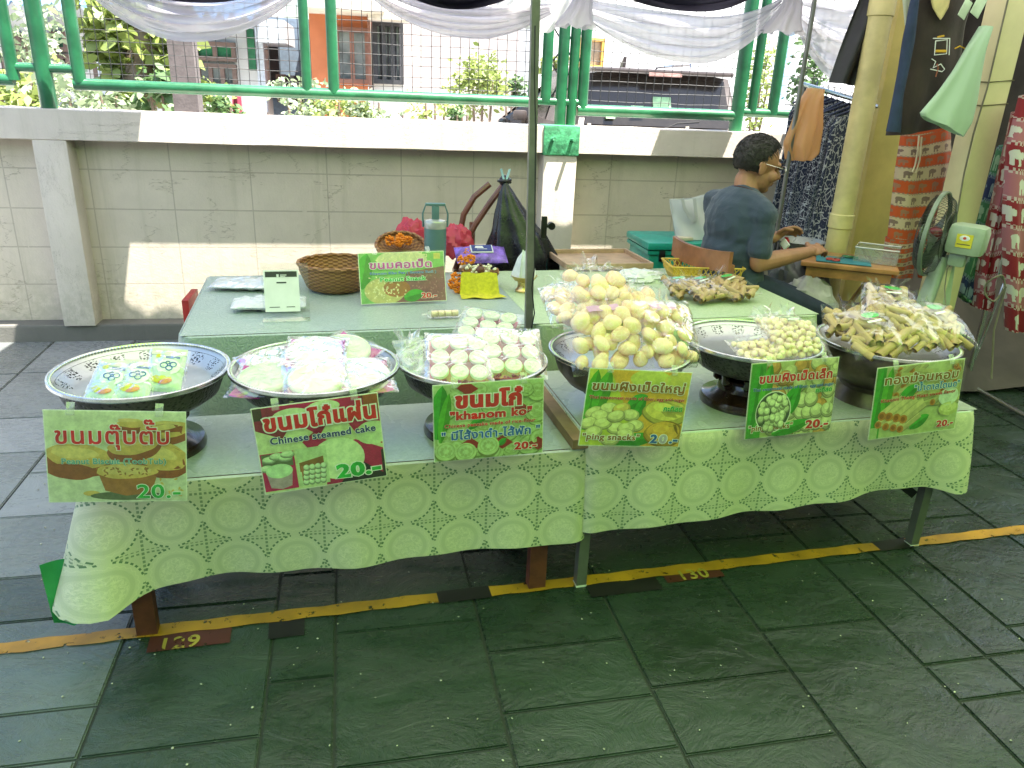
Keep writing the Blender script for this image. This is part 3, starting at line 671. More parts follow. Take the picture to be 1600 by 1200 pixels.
# ================================================================ FRONT TABLES AND CLOTHS
REDW=mat('red_brown_wood',(.13,.035,.02),.5,var=.35,scale=14,bump=.3,bscale=50); STEEL=mat('grey_steel_leg',(.16,.16,.14),.45,.5); BSTEEL=mat('black_steel_leg',(.012,.012,.012),.45,.3); PLY=mat('plywood_top',(.28,.18,.09),.7)
LT,RT=.50,.542
def table(label,us,ws,h,legm,lw,loc,wood):
    t=root('market_table',label,'table',loc,'low tables of the stall front')
    a,b=us; c,d=ws; Rz=Matrix.Rotation(TA,3,'Z')
    bm=B(); box(bm,T((a+b)/2,(c+d)/2,h-.02),(b-a,d-c,.03),Rz); obj('tabletop',bm,PLY,t,False)
    for u in (a+.07,b-.06):
        for w in (c+.03,d-.06):
            bm=B(); bar(bm,T(u,w,0.004),T(u,w,h-.035),lw[0],lw[1],hint=tw); obj('leg',bm,legm if not(wood is False and w>c+.1) else BSTEEL,t,False)
        bm=B(); bar(bm,T(u+.0,c+.03,h*.5),T(u,d-.06,h*.5),lw[0]*.7,lw[1]*.7); obj('stretcher',bm,legm,t,False)
    for w in (c+.03,d-.06): bm=B(); bar(bm,T(a+.05,w,h-.07),T(b-.05,w,h-.07),.03,.06); obj('apron',bm,legm,t,False)
    if not wood:
        bm=B(); bar(bm,T(b-.09,c+.05,.2),T(b-.5,c+.05,h-.04),.02,.03); obj('brace',bm,BSTEEL,t,False)
        for u in (a+.07,b-.06): bm=B(); box(bm,T(u,c+.03,.003),(lw[0]*1.08,lw[1]*1.08,.006),Rz); obj('foot_cap',bm,mat('white_rubber',(.6,.6,.58),.6),t,False)
    return t
table('red brown wooden table under the left lace cloth','' or (-.09,1.2),(0,.40),LT,REDW,(.055,.04),T(.5,.2,0),True)
table('grey steel legged table under the right lace cloth',(1.215,2.63),(-.02,.53),RT,STEEL,(.033,.033),T(1.9,.25,0),False)
def lace(name):
    m=M(name); u,v=m.uv(); pw,ph=.1575,.155
    p=(u/pw).fract()-.5; q=(v/ph).fract()-.5
    r=(p*p+q*q).sqrt(); an=q.atan2(p)
    diag=((an*2).sin().abs())             # 1 on the diagonals
    dash=((an*34).sin()).gt(-.25)
    edge=((r-.485).abs().lt(.017))*dash*diag.gt(.28)
    tie=(p.abs().mx(q.abs()).gt(.46))*(p.abs().mn(q.abs()).lt(.5))*r.gt(.50)*((u*520).sin().gt(-.2))*((v*520).sin().gt(-.35))
    star=r.gt(.5)*((((u+v)*560).sin()*((u-v)*560).sin()).gt(.55))
    hole=edge.mx(tie*.8)
    ring=(r-.325).abs().lt(.035); core=r.lt(.27)
    nz=m.noise(1,2,.5,.6,'UV',stretch=(75,75,1)); lines=(nz-.5).abs().lt(.035)*core; lines2=(nz-.42).abs().lt(.02)*core
    pet=((an*8).sin()*.035+r-.2).abs().lt(.012); scal=((an*24).sin()*.012+r-.41).abs().lt(.008)
    fine=m.noise(900,2,.5,w='UV').step(.35,.65); lat=(((u*1300).sin()*(v*1300).sin()).abs())
    thread=(.66+fine*.16+lines*.22+lines2*.16+pet*.10+scal*.12-ring*.13-core*.06-r.gt(.50)*lat*.28)
    wear=m.noise(4,4,w='UV')
    c=m.mix(thread.sat(),(.26,.31,.15),(.76,.72,.52)); c=m.mix(wear.step(.45,.75)*.2,c,(.42,.40,.30))
    c=m.mix((hole*.85).sat(),c,(.025,.12,.04)); m.col(c); m.set(Roughness=.85,Sheen_Weight=.15)
    m.bump(thread*.6+fine*.4-hole,.5,.004)
    m.set(Roughness=(m.xyz()[2]*0+.8)); return m.m
LACE=lace('lace_fabric')
def topcloth(name):
    m=M(name); n=m.noise(55,4,.6,1.5); n2=m.noise(140,3); n3=m.noise(4,3)
    k=n.step(.35,.65)*.5+n2*.5; m.col(m.mix(k,(.36,.41,.36),(.47,.51,.46))); m.set(Roughness=(n3*.25+.14).sat(),Specular_IOR_Level=.6,Coat_Weight=.5,Coat_Roughness=.16); m.bump(k*.5+n3*2,.25,.004); return m.m
TOPC=topcloth('embossed_table_cover'); SATIN=mat('green_satin_cloth',(.02,.30,.09),.35,var=.2,scale=6,sheen=.3)
def drape(name,label,us,ws,h,hem,flareL,flareR,m,seed,extra=0,seamL=False,out=.012,cat='tablecloth'):
    """one cloth: top, front drop and both side drops"""
    a,b=us; c,d=ws; r_=random.Random(seed); ph=[r_.uniform(0,6) for _ in range(4)]
    R=.045
    # outline of the top seen from above: back-left -> front-left -> front-right -> back-right
    path=[]
    path+=[(a,d-(d-c-R)*k/6,-1,0) for k in range(7)]
    path+=[(a+R-R*math.cos(t),c+R-R*math.sin(t),-math.cos(t),-math.sin(t)) for t in [PI/2*k/6 for k in range(1,6)]]
    nf=70; path+=[(a+R+(b-a-2*R)*k/nf,c,0,-1) for k in range(nf+1)]
    path+=[(b-R+R*math.sin(t),c+R-R*math.cos(t),math.sin(t),-math.cos(t)) for t in [PI/2*k/6 for k in range(1,6)]]
    path+=[(b,c+R+(d-c-R)*k/6,1,0) for k in range(7)]
    n=len(path); dist=[0]
    for p,q in zip(path,path[1:]): dist.append(dist[-1]+math.hypot(p[0]-q[0],p[1]-q[1]))
    dc1=dist[9]; dc2=dist[n-10]
    bm=B(); UV=bm.loops.layers.uv.verify(); rows=12; grid=[]
    for i,(u,w,nu,nw) in enumerate(path):
        s=dist[i]; colm=[]
        cl=math.exp(-((s-dc1)/.10)**2); cr=math.exp(-((s-dc2)/.10)**2)
        f=(u-a)/(b-a); hz=hem[0]+(hem[1]-hem[0])*min(1,max(0,f))+.003*math.sin(u*7+ph[0])+.002*math.sin(u*23+ph[1])
        hz-=flareL[1]*cl+flareR[1]*cr
        for j in range(rows+1):
            if j==0: off,z=0,h
            elif j==1: off,z=out*.6,h-.004
            else:
                k=(j-1)/(rows-1); z=(h-.012)+(hz-(h-.012))*k
                off=out+k*(flareL[0]*cl+flareR[0]*cr)+.010*k*math.sin(s*11+ph[2])+.006*k*math.sin(s*27+ph[3])+.005*k*math.sin(s*5+z*9)
            colm.append((bm.verts.new(T(u+nu*off,w+nw*off,z)),(u+(0 if -1<nu<1 and nw==-1 else 0) if nw<-.5 else s,z)))
        grid.append(colm)
    for i in range(n-1):
        for j in range(rows):
            f=bm.faces.new((grid[i][j][0],grid[i][j+1][0],grid[i+1][j+1][0],grid[i+1][j][0])); f.material_index=1 if j==0 else 0
            for l,(x,y) in zip(f.loops,((i,j),(i,j+1),(i+1,j+1),(i+1,j))):
                l[UV].uv=(dist[x]-dc1+.04,grid[x][y][1][1]+extra)
    # top, with a soft front edge
    na=40
    def fn(i,j): 
        return T(a+.002+(b-a-.004)*i,c+.002+(d-c-.004)*j,h+.0015+.002*math.sin(i*9+j*3)*math.sin(j*PI)*math.sin(i*PI))
    sheet(bm,fn,na,8,1)
    return tag(obj(name,bm,[m,TOPC],None,True,50),label,cat)
drape('lace_tablecloth','cream lace cloth with round medallions on the longer left table','' or (-.115,1.277),(-.012,.41),LT+.004,(.195,.188),(.112,.035),(.004,.0),LACE,3,.0)
drape('lace_tablecloth','cream lace cloth with round medallions on the right steel legged table',(1.262,2.66),(-.032,.545),RT+.004,(.215,.275),(.006,0),(.03,.03),LACE,5,.03,out=.010)
def corner(label,u,w,z0,z1,dx,s):
    bm=B()
    def fn(i,j):
        x=u+(i-.5)*.10*(1-.35*j)+dx*j; return T(x,w+.02*math.sin(i*3)-.012*s,z0+(z1-z0)*j*(1-.25*abs(i-.6)))
    sheet(bm,fn,8,10); tag(obj('green_undercloth',bm,SATIN,None,True,180),label,'cloth','green satin cloths showing under the lace')
corner('green satin corner hanging below the lace cloth at the far left',-.185,-.028,.30,.085,-.012,1)
corner('small green satin corner showing below the lace cloth at its right end',2.645,.02,.42,.22,.0,0)
# ================================================================ PEDESTAL TRAYS
def tray_metal():
    m=M('pierced_silver'); u,v=m.uv()
    # u around (0..1), v 0 rim .. 1 centre floor
    cells=(u*16).fract()-.5; pat=m.vor(1,'F1','UV',.55,stretch=(112,24,1)); 
    band=(v.gt(.30))*(v.lt(.80)); mask=((cells*cells)*8+(v-.5)*(v-.5)*7).lt(1.0-.35)*band
    hole=(pat.lt(.40))*mask
    m.col(m.mix(m.noise(30,4)*.6,(.42,.43,.42),(.66,.67,.66))); m.set(Metallic=.92,Roughness=(m.noise(18,4)*.25+.20).sat()); m.bump(m.vor(1,'F1','UV',.4,stretch=(230,60,1))*band+m.noise(8,3)*.6,.16,.004)
    tr=m.n('ShaderNodeBsdfTransparent'); x=m.n('ShaderNodeMixShader'); m.nt.links.new(hole.k,x.inputs[0]); m.nt.links.new(m.p.outputs[0],x.inputs[1]); m.nt.links.new(tr.outputs[0],x.inputs[2]); m.nt.links.new(x.outputs[0],m.out.inputs[0]); return m.m
TRAY=tray_metal(); RIMM=mat('beaded_silver_rim',(.66,.66,.65),.22,.95,var=.15,scale=40)
def dark_silver():
    m=M('tarnished_chased_metal'); v=m.vor(95,'F1'); n=m.noise(45,4); k=v.step(.1,.6)*.6+n*.4; m.col(m.mix(k,(.012,.010,.009),(.10,.095,.085))); m.set(Metallic=.55,Roughness=.38); m.bump(k,.7,.004); return m.m
DSIL=dark_silver(); LACQ=mat('dark_brown_lacquer',(.028,.012,.008),.22,var=.4,scale=9,coat=.6); DMET=mat('aged_brown_bowl_metal',(.10,.075,.055),.32,.5,var=.4,scale=10)
TR=[]
def pedestal(label,fx_,fy_,tz,R,hz,bowl=.10,bm_=None,style=0,legs=True):
    p=az(fx_,fy_,tz); p.z=tz+.003; t=root('pedestal_tray',label,'tray',p,'pedestal trays on the stall front',world=False); t.rotation_euler.z=rnd.uniform(0,6)
    bm=B(); UV=bm.loops.layers.uv.verify(); seg=96
    prof=[(R*.985,hz),(R*.955,hz-.006),(R*.93,hz-.012),(R*.885,hz-.020),(R*.83,hz-.030),(R*.78,hz-.036),(R*.74,hz-.040),(R*.5,hz-.042),(R*.2,hz-.043),(.001,hz-.043)]
    vs=[.0,.15,.3,.45,.6,.75,.85,.92,.97,1]
    rg=[[bm.verts.new((r*math.cos(2*PI*k/seg),r*math.sin(2*PI*k/seg),z)) for k in range(seg)] for r,z in prof]
    for i in range(len(rg)-1):
        for k in range(seg):
            f=bm.faces.new((rg[i][k],rg[i][(k+1)%seg],rg[i+1][(k+1)%seg],rg[i+1][k]))
            for l,(a,b) in zip(f.loops,((i,k),(i,k+1),(i+1,k+1),(i+1,k))): l[UV].uv=(b/seg,vs[a])
    obj('tray_dish',bm,TRAY,t,True,60)
    bm=B(); lathe(bm,[(R*.975,hz+.001),(R*.99,hz+.006),(R*1.01,hz+.005),(R*1.012,hz-.003),(R*.99,hz-.008)],96)
    for k in range(150):
        a=2*PI*k/150; ell(bm,(R*.968*math.cos(a),R*.968*math.sin(a),hz+.003),(.0036,.0036,.003),seg=6,ring=4)
    obj('rim',bm,RIMM,t)
    # bowl below the dish
    zb=hz-bowl
    bm=B(); lathe(bm,[(R*.93,hz-.011),(R*.925,hz-.022),(R*.90,hz-.040),(R*.885,hz-.05),(R*.86,hz-.065),(R*.72,zb+.012),(R*.52,zb),(R*.30,zb-.004),(.001,zb-.004)] if style==0 else [(R*.94,hz-.011),(R*.96,hz-.03),(R*.955,hz-.06),(R*.86,hz-.10),(R*.66,zb),(R*.62,zb-.01),(.001,zb-.01)],64)
    obj('bowl',bm,bm_ or DSIL,t,True,60)
    if style==0:
        fr=R*.62
        bm=B(); lathe(bm,[(fr*.55,.088),(fr*.62,.078),(fr*.66,.05),(fr*.82,.034),(fr*1.0,.028),(fr*1.04,.012),(fr*1.03,.0),(fr*.9,.0)],48); obj('foot',bm,LACQ,t)
        n=8
        for k in range(n):
            a=2*PI*k/n; c,s=math.cos(a),math.sin(a); r1=fr*.62
            bm=B(); pr_=[(.012,0),(.016,.2),(.010,.45),(.015,.6),(.010,.85),(.014,1)]
            pts=[(c*(r1+.012*math.sin(f*PI)),s*(r1+.012*math.sin(f*PI)),.075+(zb-.075+.004)*f) for _,f in pr_]; tube(bm,pts,[r for r,_ in pr_],8); obj('baluster',bm,LACQ,t)
        bm=B(); lathe(bm,[(fr*.72,zb+.003),(fr*.74,zb-.010),(fr*.62,zb-.016),(fr*.5,zb-.012)],40); obj('collar',bm,LACQ,t)
    else:
        bm=B(); lathe(bm,[(R*.60,zb-.008),(R*.55,zb-.03),(R*.62,.02),(R*.66,.0),(R*.5,.0)],48); obj('foot',bm,bm_ or LACQ,t)
    TR.append((Vector((p.x,p.y,p.z+hz-.043)),R)); return t
pedestal('silver pedestal tray with three biscuit packets, leftmost of the row',239,700,LT,.229,.236)
pedestal('silver pedestal tray holding large round white cakes',500,690,LT,.236,.238)
pedestal('silver pedestal tray holding packs of small pink based cakes',735,674,LT,.226,.236)
pedestal('silver pedestal tray heaped with bags of large egg shaped biscuits',958,655,LT,.224,.236,.115,DMET)
pedestal('silver pedestal tray with bags of tiny round biscuits and bare left half',1160,628,RT,.226,.218)
pedestal('brown bowl tray heaped with bags of rolled wafers, rightmost of the row',1366,622,RT,.228,.208,.13,DMET,1)
# ================================================================ SIGNS
PR={}
def ink(c):
    c=tuple(round(x,3) for x in c)
    if c not in PR:
        m=M('print_ink'); m.col(m.mix(m.noise(45,5,.7).step(.3,.7),tuple(min(.9,x*1.05) for x in c),tuple(min(.92,x*1.5) for x in c))); m.set(Roughness=.45,Coat_Weight=.6,Coat_Roughness=.12); m.bump(m.noise(9,3,.5,1.2),.14,.01); m.m.name='print_ink'; PR[c]=m.m
    return PR[c]
LAM=film('laminate_film',(.985,.985,.98),.03,.2,9,.02)
WHITE=(.80,.80,.74); RED=(.52,.018,.02); NAVY=(.02,.035,.16); BLUE=(.02,.10,.38); GRN=(.03,.34,.05); BRO=(.25,.10,.015); LGR=(.05,.30,.03); MAG=(.42,.03,.30)
TAPE=film('clear_tape',(.92,.92,.86),.2,.2,20,.25)
class Pic:
    def __init__(s,w,h,mtx): s.w,s.h,s.m=w,h,mtx; s.bm=B(); s.mats=[]; s.z=.0006; s.bt=B(); s.tm=[]
    def mi(s,c,l): 
        k=ink(c)
        if k not in l: l.append(k)
        return l.index(k)
    def poly(s,pts,c):
        pts=clip(pts)
        if len(pts)<3: return
        s.z+=.00001; f=s.bm.faces.new([s.bm.verts.new(s.m@Vector(((x-.5)*s.w,(y-.5)*s.h,s.z))) for x,y in pts]); f.material_index=s.mi(c,s.mats)
    def rect(s,x0,y0,x1,y1,c): s.poly([(x0,y0),(x1,y0),(x1,y1),(x0,y1)],c)
    def e(s,cx,cy,rx,ry,c,rot=0,n=28,wob=0,sd=0):
        asp=s.w/s.h; r_=random.Random(sd); ph=r_.uniform(0,6); pts=[]
        for k in range(n):
            t=2*PI*k/n; w=1+wob*math.sin(3*t+ph)+wob*.6*math.sin(7*t+ph*2); x,y=rx*math.cos(t)*w,ry*math.sin(t)*w
            X=x*math.cos(rot)-y/asp*math.sin(rot); Y=x*asp*math.sin(rot)+y*math.cos(rot); pts.append((cx+X,cy+Y))
        s.poly(pts,c)
    def ball(s,cx,cy,rx,ry,c,rot=0,dark=.62,sd=0,wob=.02):
        s.e(cx,cy-.012,rx*1.04,ry*1.05,tuple(v*dark*.55 for v in c),rot,wob=wob,sd=sd); s.e(cx,cy,rx,ry,tuple(v*dark for v in c),rot,wob=wob,sd=sd); s.e(cx-.06*rx,cy+.14*ry,rx*.84,ry*.80,c,rot,wob=wob,sd=sd); s.e(cx-.2*rx,cy+.38*ry,rx*.42,ry*.34,tuple(min(.85,v*1.25) for v in c),rot)
    def leaf(s,x0,y0,x1,y1,wd,c=LGR):
        dx,dy=x1-x0,y1-y0; asp=s.w/s.h; nx,ny=-dy/asp,dx*asp; l=math.hypot(nx,ny*1.0) or 1; nx,ny=nx/l*wd,ny/l*wd*asp
        L=[];Rr=[]
        for k in range(11):
            f=k/10; w=math.sin(PI*min(1,f*.96+.04))**.7; L.append((x0+dx*f+nx*w,y0+dy*f+ny*w)); Rr.append((x0+dx*f-nx*w,y0+dy*f-ny*w))
        s.poly(L+[(x1,y1)]+[(x0,y0)],c); s.poly([(x0,y0),(x1,y1)]+Rr[::-1],tuple(v*.65 for v in c))
    def t(s,txt,x,y,size,c,width=None,bold=.035,line=.05,lc=WHITE,rot=0,wob=0,align='c',z=0):
        if size<.1: line=.022; bold+=.012
        mt=s.m@Matrix.Translation(((x-.5)*s.w,(y-.5)*s.h,0))@Matrix.Rotation(rot,4,'Z'); sz=size*s.h; wd=width*s.w if width else None
        if line: text(s.bt,txt,0,0,sz,mt,s.mi(lc,s.tm),bold+line,wd,align,.0042+z,wob)
        text(s.bt,txt,0,0,sz,mt,s.mi(c,s.tm),bold,wd,align,.0046+z,wob)
def clip(p):
    for ax,lim,sg in ((0,.0,1),(0,1.,-1),(1,.0,1),(1,1.,-1)):
        out=[]
        for a,b in zip(p,p[1:]+p[:1]):
            ia,ib=(a[ax]-lim)*sg>=0,(b[ax]-lim)*sg>=0
            if ia: out.append(a)
            if ia!=ib:
                f=(lim-a[ax])/(b[ax]-a[ax]); out.append((a[0]+(b[0]-a[0])*f,a[1]+(b[1]-a[1])*f))
        p=out
        if not p: break
    return p
def sign(label,corners,pl,nrm,draw,name='price_sign',group='laminated price signs hanging from the trays',margin=.03,bend=0,bgc=(.5,.5,.4)):
    tl,tr_,br,bl=[ap(*c,pl,nrm) for c in corners]
    c=(tl+tr_+br+bl)/4; x=((tr_-tl)+(br-bl)); w=x.length/2; x.normalize(); n=Vector(nrm).normalized()
    if n.y>0: n=-n
    y=n.cross(x).normalized(); h=(((tl-bl)+(tr_-br))/2).length; x=y.cross(n)
    mt=Matrix(((x.x,y.x,n.x,0),(x.y,y.y,n.y,0),(x.z,y.z,n.z,0),(0,0,0,1)))
    o=root(name,label,'sign',c,group,world=False); o.matrix_world=Matrix.Translation(c)@mt
    W_,H_=w-margin*w,h-margin*w
    bm=B(); box(bm,(0,0,-.0002),(W_,H_,.001)); 
    p=Pic(W_*.985,H_*.98,Matrix()); draw(p)
    def curl(b):
        if bend:
            for v in b.verts:
                k=max(0,v.co.x/(w/2)-.62); v.co.z-=bend*k*k*(.4+.6*(v.co.y/h+.5))
    curl(bm); obj('card',bm,ink((.62,.66,.50)),o,False)
    curl(p.bm); 
    if len(p.mats): obj('picture',p.bm,p.mats,o,False)
    curl(p.bt)
    if p.tm: obj('lettering',p.bt,p.tm,o,False)
    bm=B(); sheet(bm,lambda i,j:Vector(((i-.5)*w,(j-.5)*h,.0058+.0015*math.sin(i*7+j*4)*math.sin(i*3.1))),14,10); curl(bm); obj('laminate',bm,LAM,o)
    for s in (-.3,.3): bm=B(); sheet(bm,lambda i,j:Vector((s*w+(i-.5)*.018,h*.5-.014+.028*j,.0085-.012*j*j)),2,5); obj('tape',bm,TAPE,o)
    return o
R_=random.Random(5)
def s1(p):
    p.rect(0,0,1,1,(.52,.55,.36)); p.rect(0,0,1,.28,(.50,.52,.36))
    B1=(.52,.36,.10)
    for cx,cy,rx,ry,a in ((.62,.86,.12,.05,0),(.85,.80,.2,.12,.1),(.22,.50,.24,.17,-.1),(.8,.52,.24,.2,-.35),(.62,.62,.2,.12,.2)):
        p.e(cx,cy-.05,rx,ry,(.24,.07,.02),a,wob=.03,sd=int(cx*90)); p.e(cx,cy+.01,rx*.97,ry*.8,B1,a,wob=.04,sd=int(cx*70)); p.e(cx-.03,cy+.05,rx*.7,ry*.4,(.58,.45,.16),a,wob=.06,sd=3)
    p.e(.16,.34,.18,.09,(.23,.07,.02),-.1,wob=.04); p.e(.30,.09,.06,.03,B1,0)
    p.e(.56,.06,.27,.05,(.10,.12,.06)); p.poly([(.34,.38),(.40,.12),(.55,.06),(.74,.09),(.78,.28),(.6,.36)],(.30,.12,.03)); p.e(.56,.34,.225,.085,B1,0,wob=.04,sd=4); p.e(.56,.355,.18,.055,(.56,.42,.15),0,wob=.06,sd=9)
    for k in range(26): p.e(.40+R_.random()*.32,.32+R_.uniform(-.03,.06),.012,.008,(.26,.12,.03),R_.uniform(0,3))
    for k in range(10): p.e(.8+R_.random()*.18,.05+R_.random()*.2,.015,.01,B1,R_.uniform(0,3),wob=.1)
    p.t('ขนมตุ๊บตั๊บ',.48,.655,.25,RED,.84,.02,.03); p.t('Peanut Biscuit (ToobTub)',.48,.43,.088,(.10,.30,.27),.76,.012,.035); p.t('20.-',.80,.04,.22,GRN,.34,.02,.03)
def s2(p):
    p.rect(0,0,1,1,(.48,.54,.28)); p.poly([(0,1),(.12,1),(.3,.8),(.2,.62),(0,.75)],(.22,.02,.04)); p.poly([(.55,1),(1,1),(1,.4),(.78,.6),(.7,.8)],(.34,.012,.06)); p.poly([(.85,1),(1,1),(1,.8)],(.09,.03,.02)); p.poly([(.12,1),(.3,.8),(.5,.6),(.62,.45),(.4,.45),(.35,.55),(.45,.62),(.6,.8),(.75,.9),(.7,1)],(.36,.012,.07)); p.rect(.88,.82,1,1,(.25,.07,.02)); p.poly([(.62,.45),(.78,.5),(1,.35),(1,.0),(.5,0),(.5,.2)],(.36,.012,.07)); p.rect(0,.86,.07,1,(.05,.03,.02))
    p.e(.3,.86,.16,.1,(.52,.62,.36)); p.e(.56,.93,.13,.07,(.50,.60,.34)); p.e(.93,.55,.14,.14,(.46,.56,.30)); p.e(.62,.30,.22,.25,(.55,.66,.38)); p.poly([(.72,.16),(1,.34),(1,0),(.62,0)],(.025,.02,.02))
    p.rect(.0,.02,.27,.47,(.40,.012,.08)); p.rect(.01,.30,.255,.46,(.10,.12,.06))
    for cx,cy in ((.07,.40),(.13,.43),(.20,.40),(.22,.44),(.04,.30)): p.ball(cx,cy,.055,.038,(.48,.60,.36))
    p.poly([(.03,.24),(.24,.24),(.22,.06),(.14,.03),(.05,.06)],(.36,.26,.28)); p.e(.135,.25,.108,.085,(.42,.58,.32)); p.e(.13,.26,.09,.065,(.46,.62,.36))
    p.rect(.285,.03,.53,.48,(.42,.52,.28)); p.poly([(.30,.31),(.5,.36),(.5,.24),(.30,.20)],(.22,.10,.03)); p.rect(.31,.05,.5,.27,(.30,.12,.05))
    for i in range(4):
        for j in range(4): p.ball(.335+.047*i+.006*j,.075+.058*j,.024,.032,(.52,.64,.40))
    p.t('ขนมโก๋แผ่น',.53,.735,.25,RED,.92,.05,.06,wob=.03); p.t('Chinese steamed cake',.53,.575,.11,NAVY,.86,.03,.045,wob=.03); p.t('20.-',.78,.07,.22,GRN,.38,.05,.045)
def s3(p):
    p.rect(0,0,1,1,(.34,.46,.20))
    R=random.Random(8)
    for k in range(26):
        cx,cy=R.random(),R.random(); r=R.uniform(.07,.13); p.e(cx,cy-.02,r,r*1.25,(.16,.22,.07)); p.e(cx,cy,r,r*1.2,(.36,.46,.20)); p.e(cx,cy+.01,r*.82,r*.95,(.28,.37,.14)); p.e(cx,cy+.015,r*.7,r*.82,(.40,.50,.24))
        for q in range(5): a=q*1.26+k; p.e(cx+r*.35*math.cos(a),cy+r*.45*math.sin(a),r*.2,r*.22,(.30,.39,.15))
    for x,y in ((.30,.95),(.8,.62),(.33,.20),(.96,.14),(.62,.2)): p.poly([(x-.1,y+.01),(x,y+.09),(x+.1,y-.02),(x,y-.1)],(.27,.02,.02))
    p.leaf(.02,.3,.08,1.0,.09); p.leaf(.05,.25,.14,.9,.05,(.10,.36,.03)); p.leaf(.3,.4,.5,.62,.04); p.leaf(.58,.16,.66,.24,.03)
    for cx,cy in ((.10,.13),(.28,.10),(.49,.16)):
        r=.1; p.e(cx,cy-.03,r*1.02,r*1.3,(.16,.20,.06)); p.e(cx,cy,r,r*1.25,(.42,.52,.24)); p.e(cx,cy+.01,r*.82,r,(.32,.42,.17)); p.e(cx,cy+.01,r*.72,r*.88,(.42,.53,.26))
        for q in range(8): a=q*.785; p.e(cx+r*.42*math.cos(a),cy+r*.5*math.sin(a),r*.15,r*.2,(.32,.40,.17),a)
    p.t('ขนมโก๋',.50,.70,.26,RED,.62,.06,.05,wob=.02); p.t('"khanom ko"',.52,.545,.15,RED,.76,.05,.04,wob=.02); p.t('Chinese pancake made of rice-flour',.51,.445,.065,RED,.84,.02,.05); p.t('" มีไส้งาดำ-ไส้ฟัก "',.52,.28,.15,BLUE,.92,.03,.045); p.t('20.-',.84,.08,.135,RED,.26,.05,.05)
def s4(p):
    p.rect(0,0,1,1,(.45,.48,.06)); p.poly([(.2,1),(1,1),(1,0),(.6,0)],(.60,.34,.04)); p.e(.6,.9,.2,.12,(.48,.50,.10)); p.e(.9,.88,.16,.12,(.52,.46,.1))
    p.leaf(.02,.2,.08,1,.08,(.08,.32,.02)); p.leaf(.10,.4,.2,1,.08,(.10,.36,.03)); p.leaf(.40,.5,.60,.68,.07); p.leaf(.5,.35,.58,.66,.05); p.leaf(.3,.02,.78,.14,.07)
    p.ball(.82,.47,.24,.17,(.62,.52,.12),-.05); p.ball(.83,.18,.2,.17,(.58,.33,.05))
    for cx,cy,a in ((.10,.44,.3),(.24,.50,0),(.36,.50,.2),(.16,.40,0),(.46,.42,-.1),(.06,.30,.2),(.34,.24,.1),(.52,.28,0),(.20,.30,.1),(.32,.40,.2),(.44,.24,0),(.12,.18,.2),(.3,.08,.1),(.44,.16,-.1)): p.ball(cx,cy,.088,.075,(.60,.58,.26) if cx<.3 or cy<.45 else (.62,.46,.12),a,.6)
    p.t('ขนมผิงเม็ดใหญ่',.5,.74,.15,BRO,.93,.035,.05,wob=.02); p.t('Thai sweetmeat made of flour, egg and sugar',.5,.625,.058,(.45,.03,.02),.95,.02,.06); p.t('กะทิสด',.87,.49,.09,GRN,.2,.03,.06); p.t('"ping snacks"',.3,.085,.11,BRO,.57,.03,.06,wob=.02)
    p.t('2',.73,.055,.155,BLUE,.075,.05,.05); p.t('0',.825,.055,.155,(.42,.36,.46),.085,.05,.05); p.t('.-',.935,.055,.155,BLUE,.1,.05,.05)
def s5(p):
    p.rect(0,0,1,1,(.40,.44,.18)); R=random.Random(3)
    for k in range(70): p.ball(.25+R.random()*.75,R.random(),.075,.105,(.50,.50,.26) if R.random()<.6 else (.50,.26,.07),R.uniform(0,3),.6,k)
    for k in range(10): p.ball(.60+.11*(k%4)+R.uniform(-.02,.02),.14+.17*(k//4),.078,.105,(.54,.55,.30),R.uniform(0,1),.55,k)
    p.rect(0,0,.16,1,(.06,.26,.03)); p.leaf(.03,.1,.10,1,.08); p.leaf(.14,.3,.22,1,.07,(.09,.36,.03)); p.leaf(.40,.44,.60,.68,.06); p.leaf(.5,.30,.57,.64,.05); p.leaf(.30,.03,.75,.18,.07)
    p.e(.29,.34,.205,.285,(.72,.72,.60)); p.e(.29,.34,.195,.27,(.06,.08,.05))
    for k in range(60):
        a=R.uniform(0,6.28); r=math.sqrt(R.random()); p.ball(.29+.165*r*math.cos(a),.34+.23*r*math.sin(a),.036,.048,(.50,.54,.32),0,.55)
    p.t('ขนมผิงเม็ดเล็ก',.52,.745,.155,RED,.86,.04,.05,wob=.02); p.t('Thai sweetmeat made of flour, egg and sugar',.5,.64,.058,BLUE,.94,.02,.06); p.t('กะทิสด',.86,.56,.085,GRN,.2,.03,.06); p.t('"ping snacks"',.28,.10,.105,BRO,.52,.03,.06,wob=.02); p.t('20.-',.83,.07,.155,RED,.28,.05,.05)
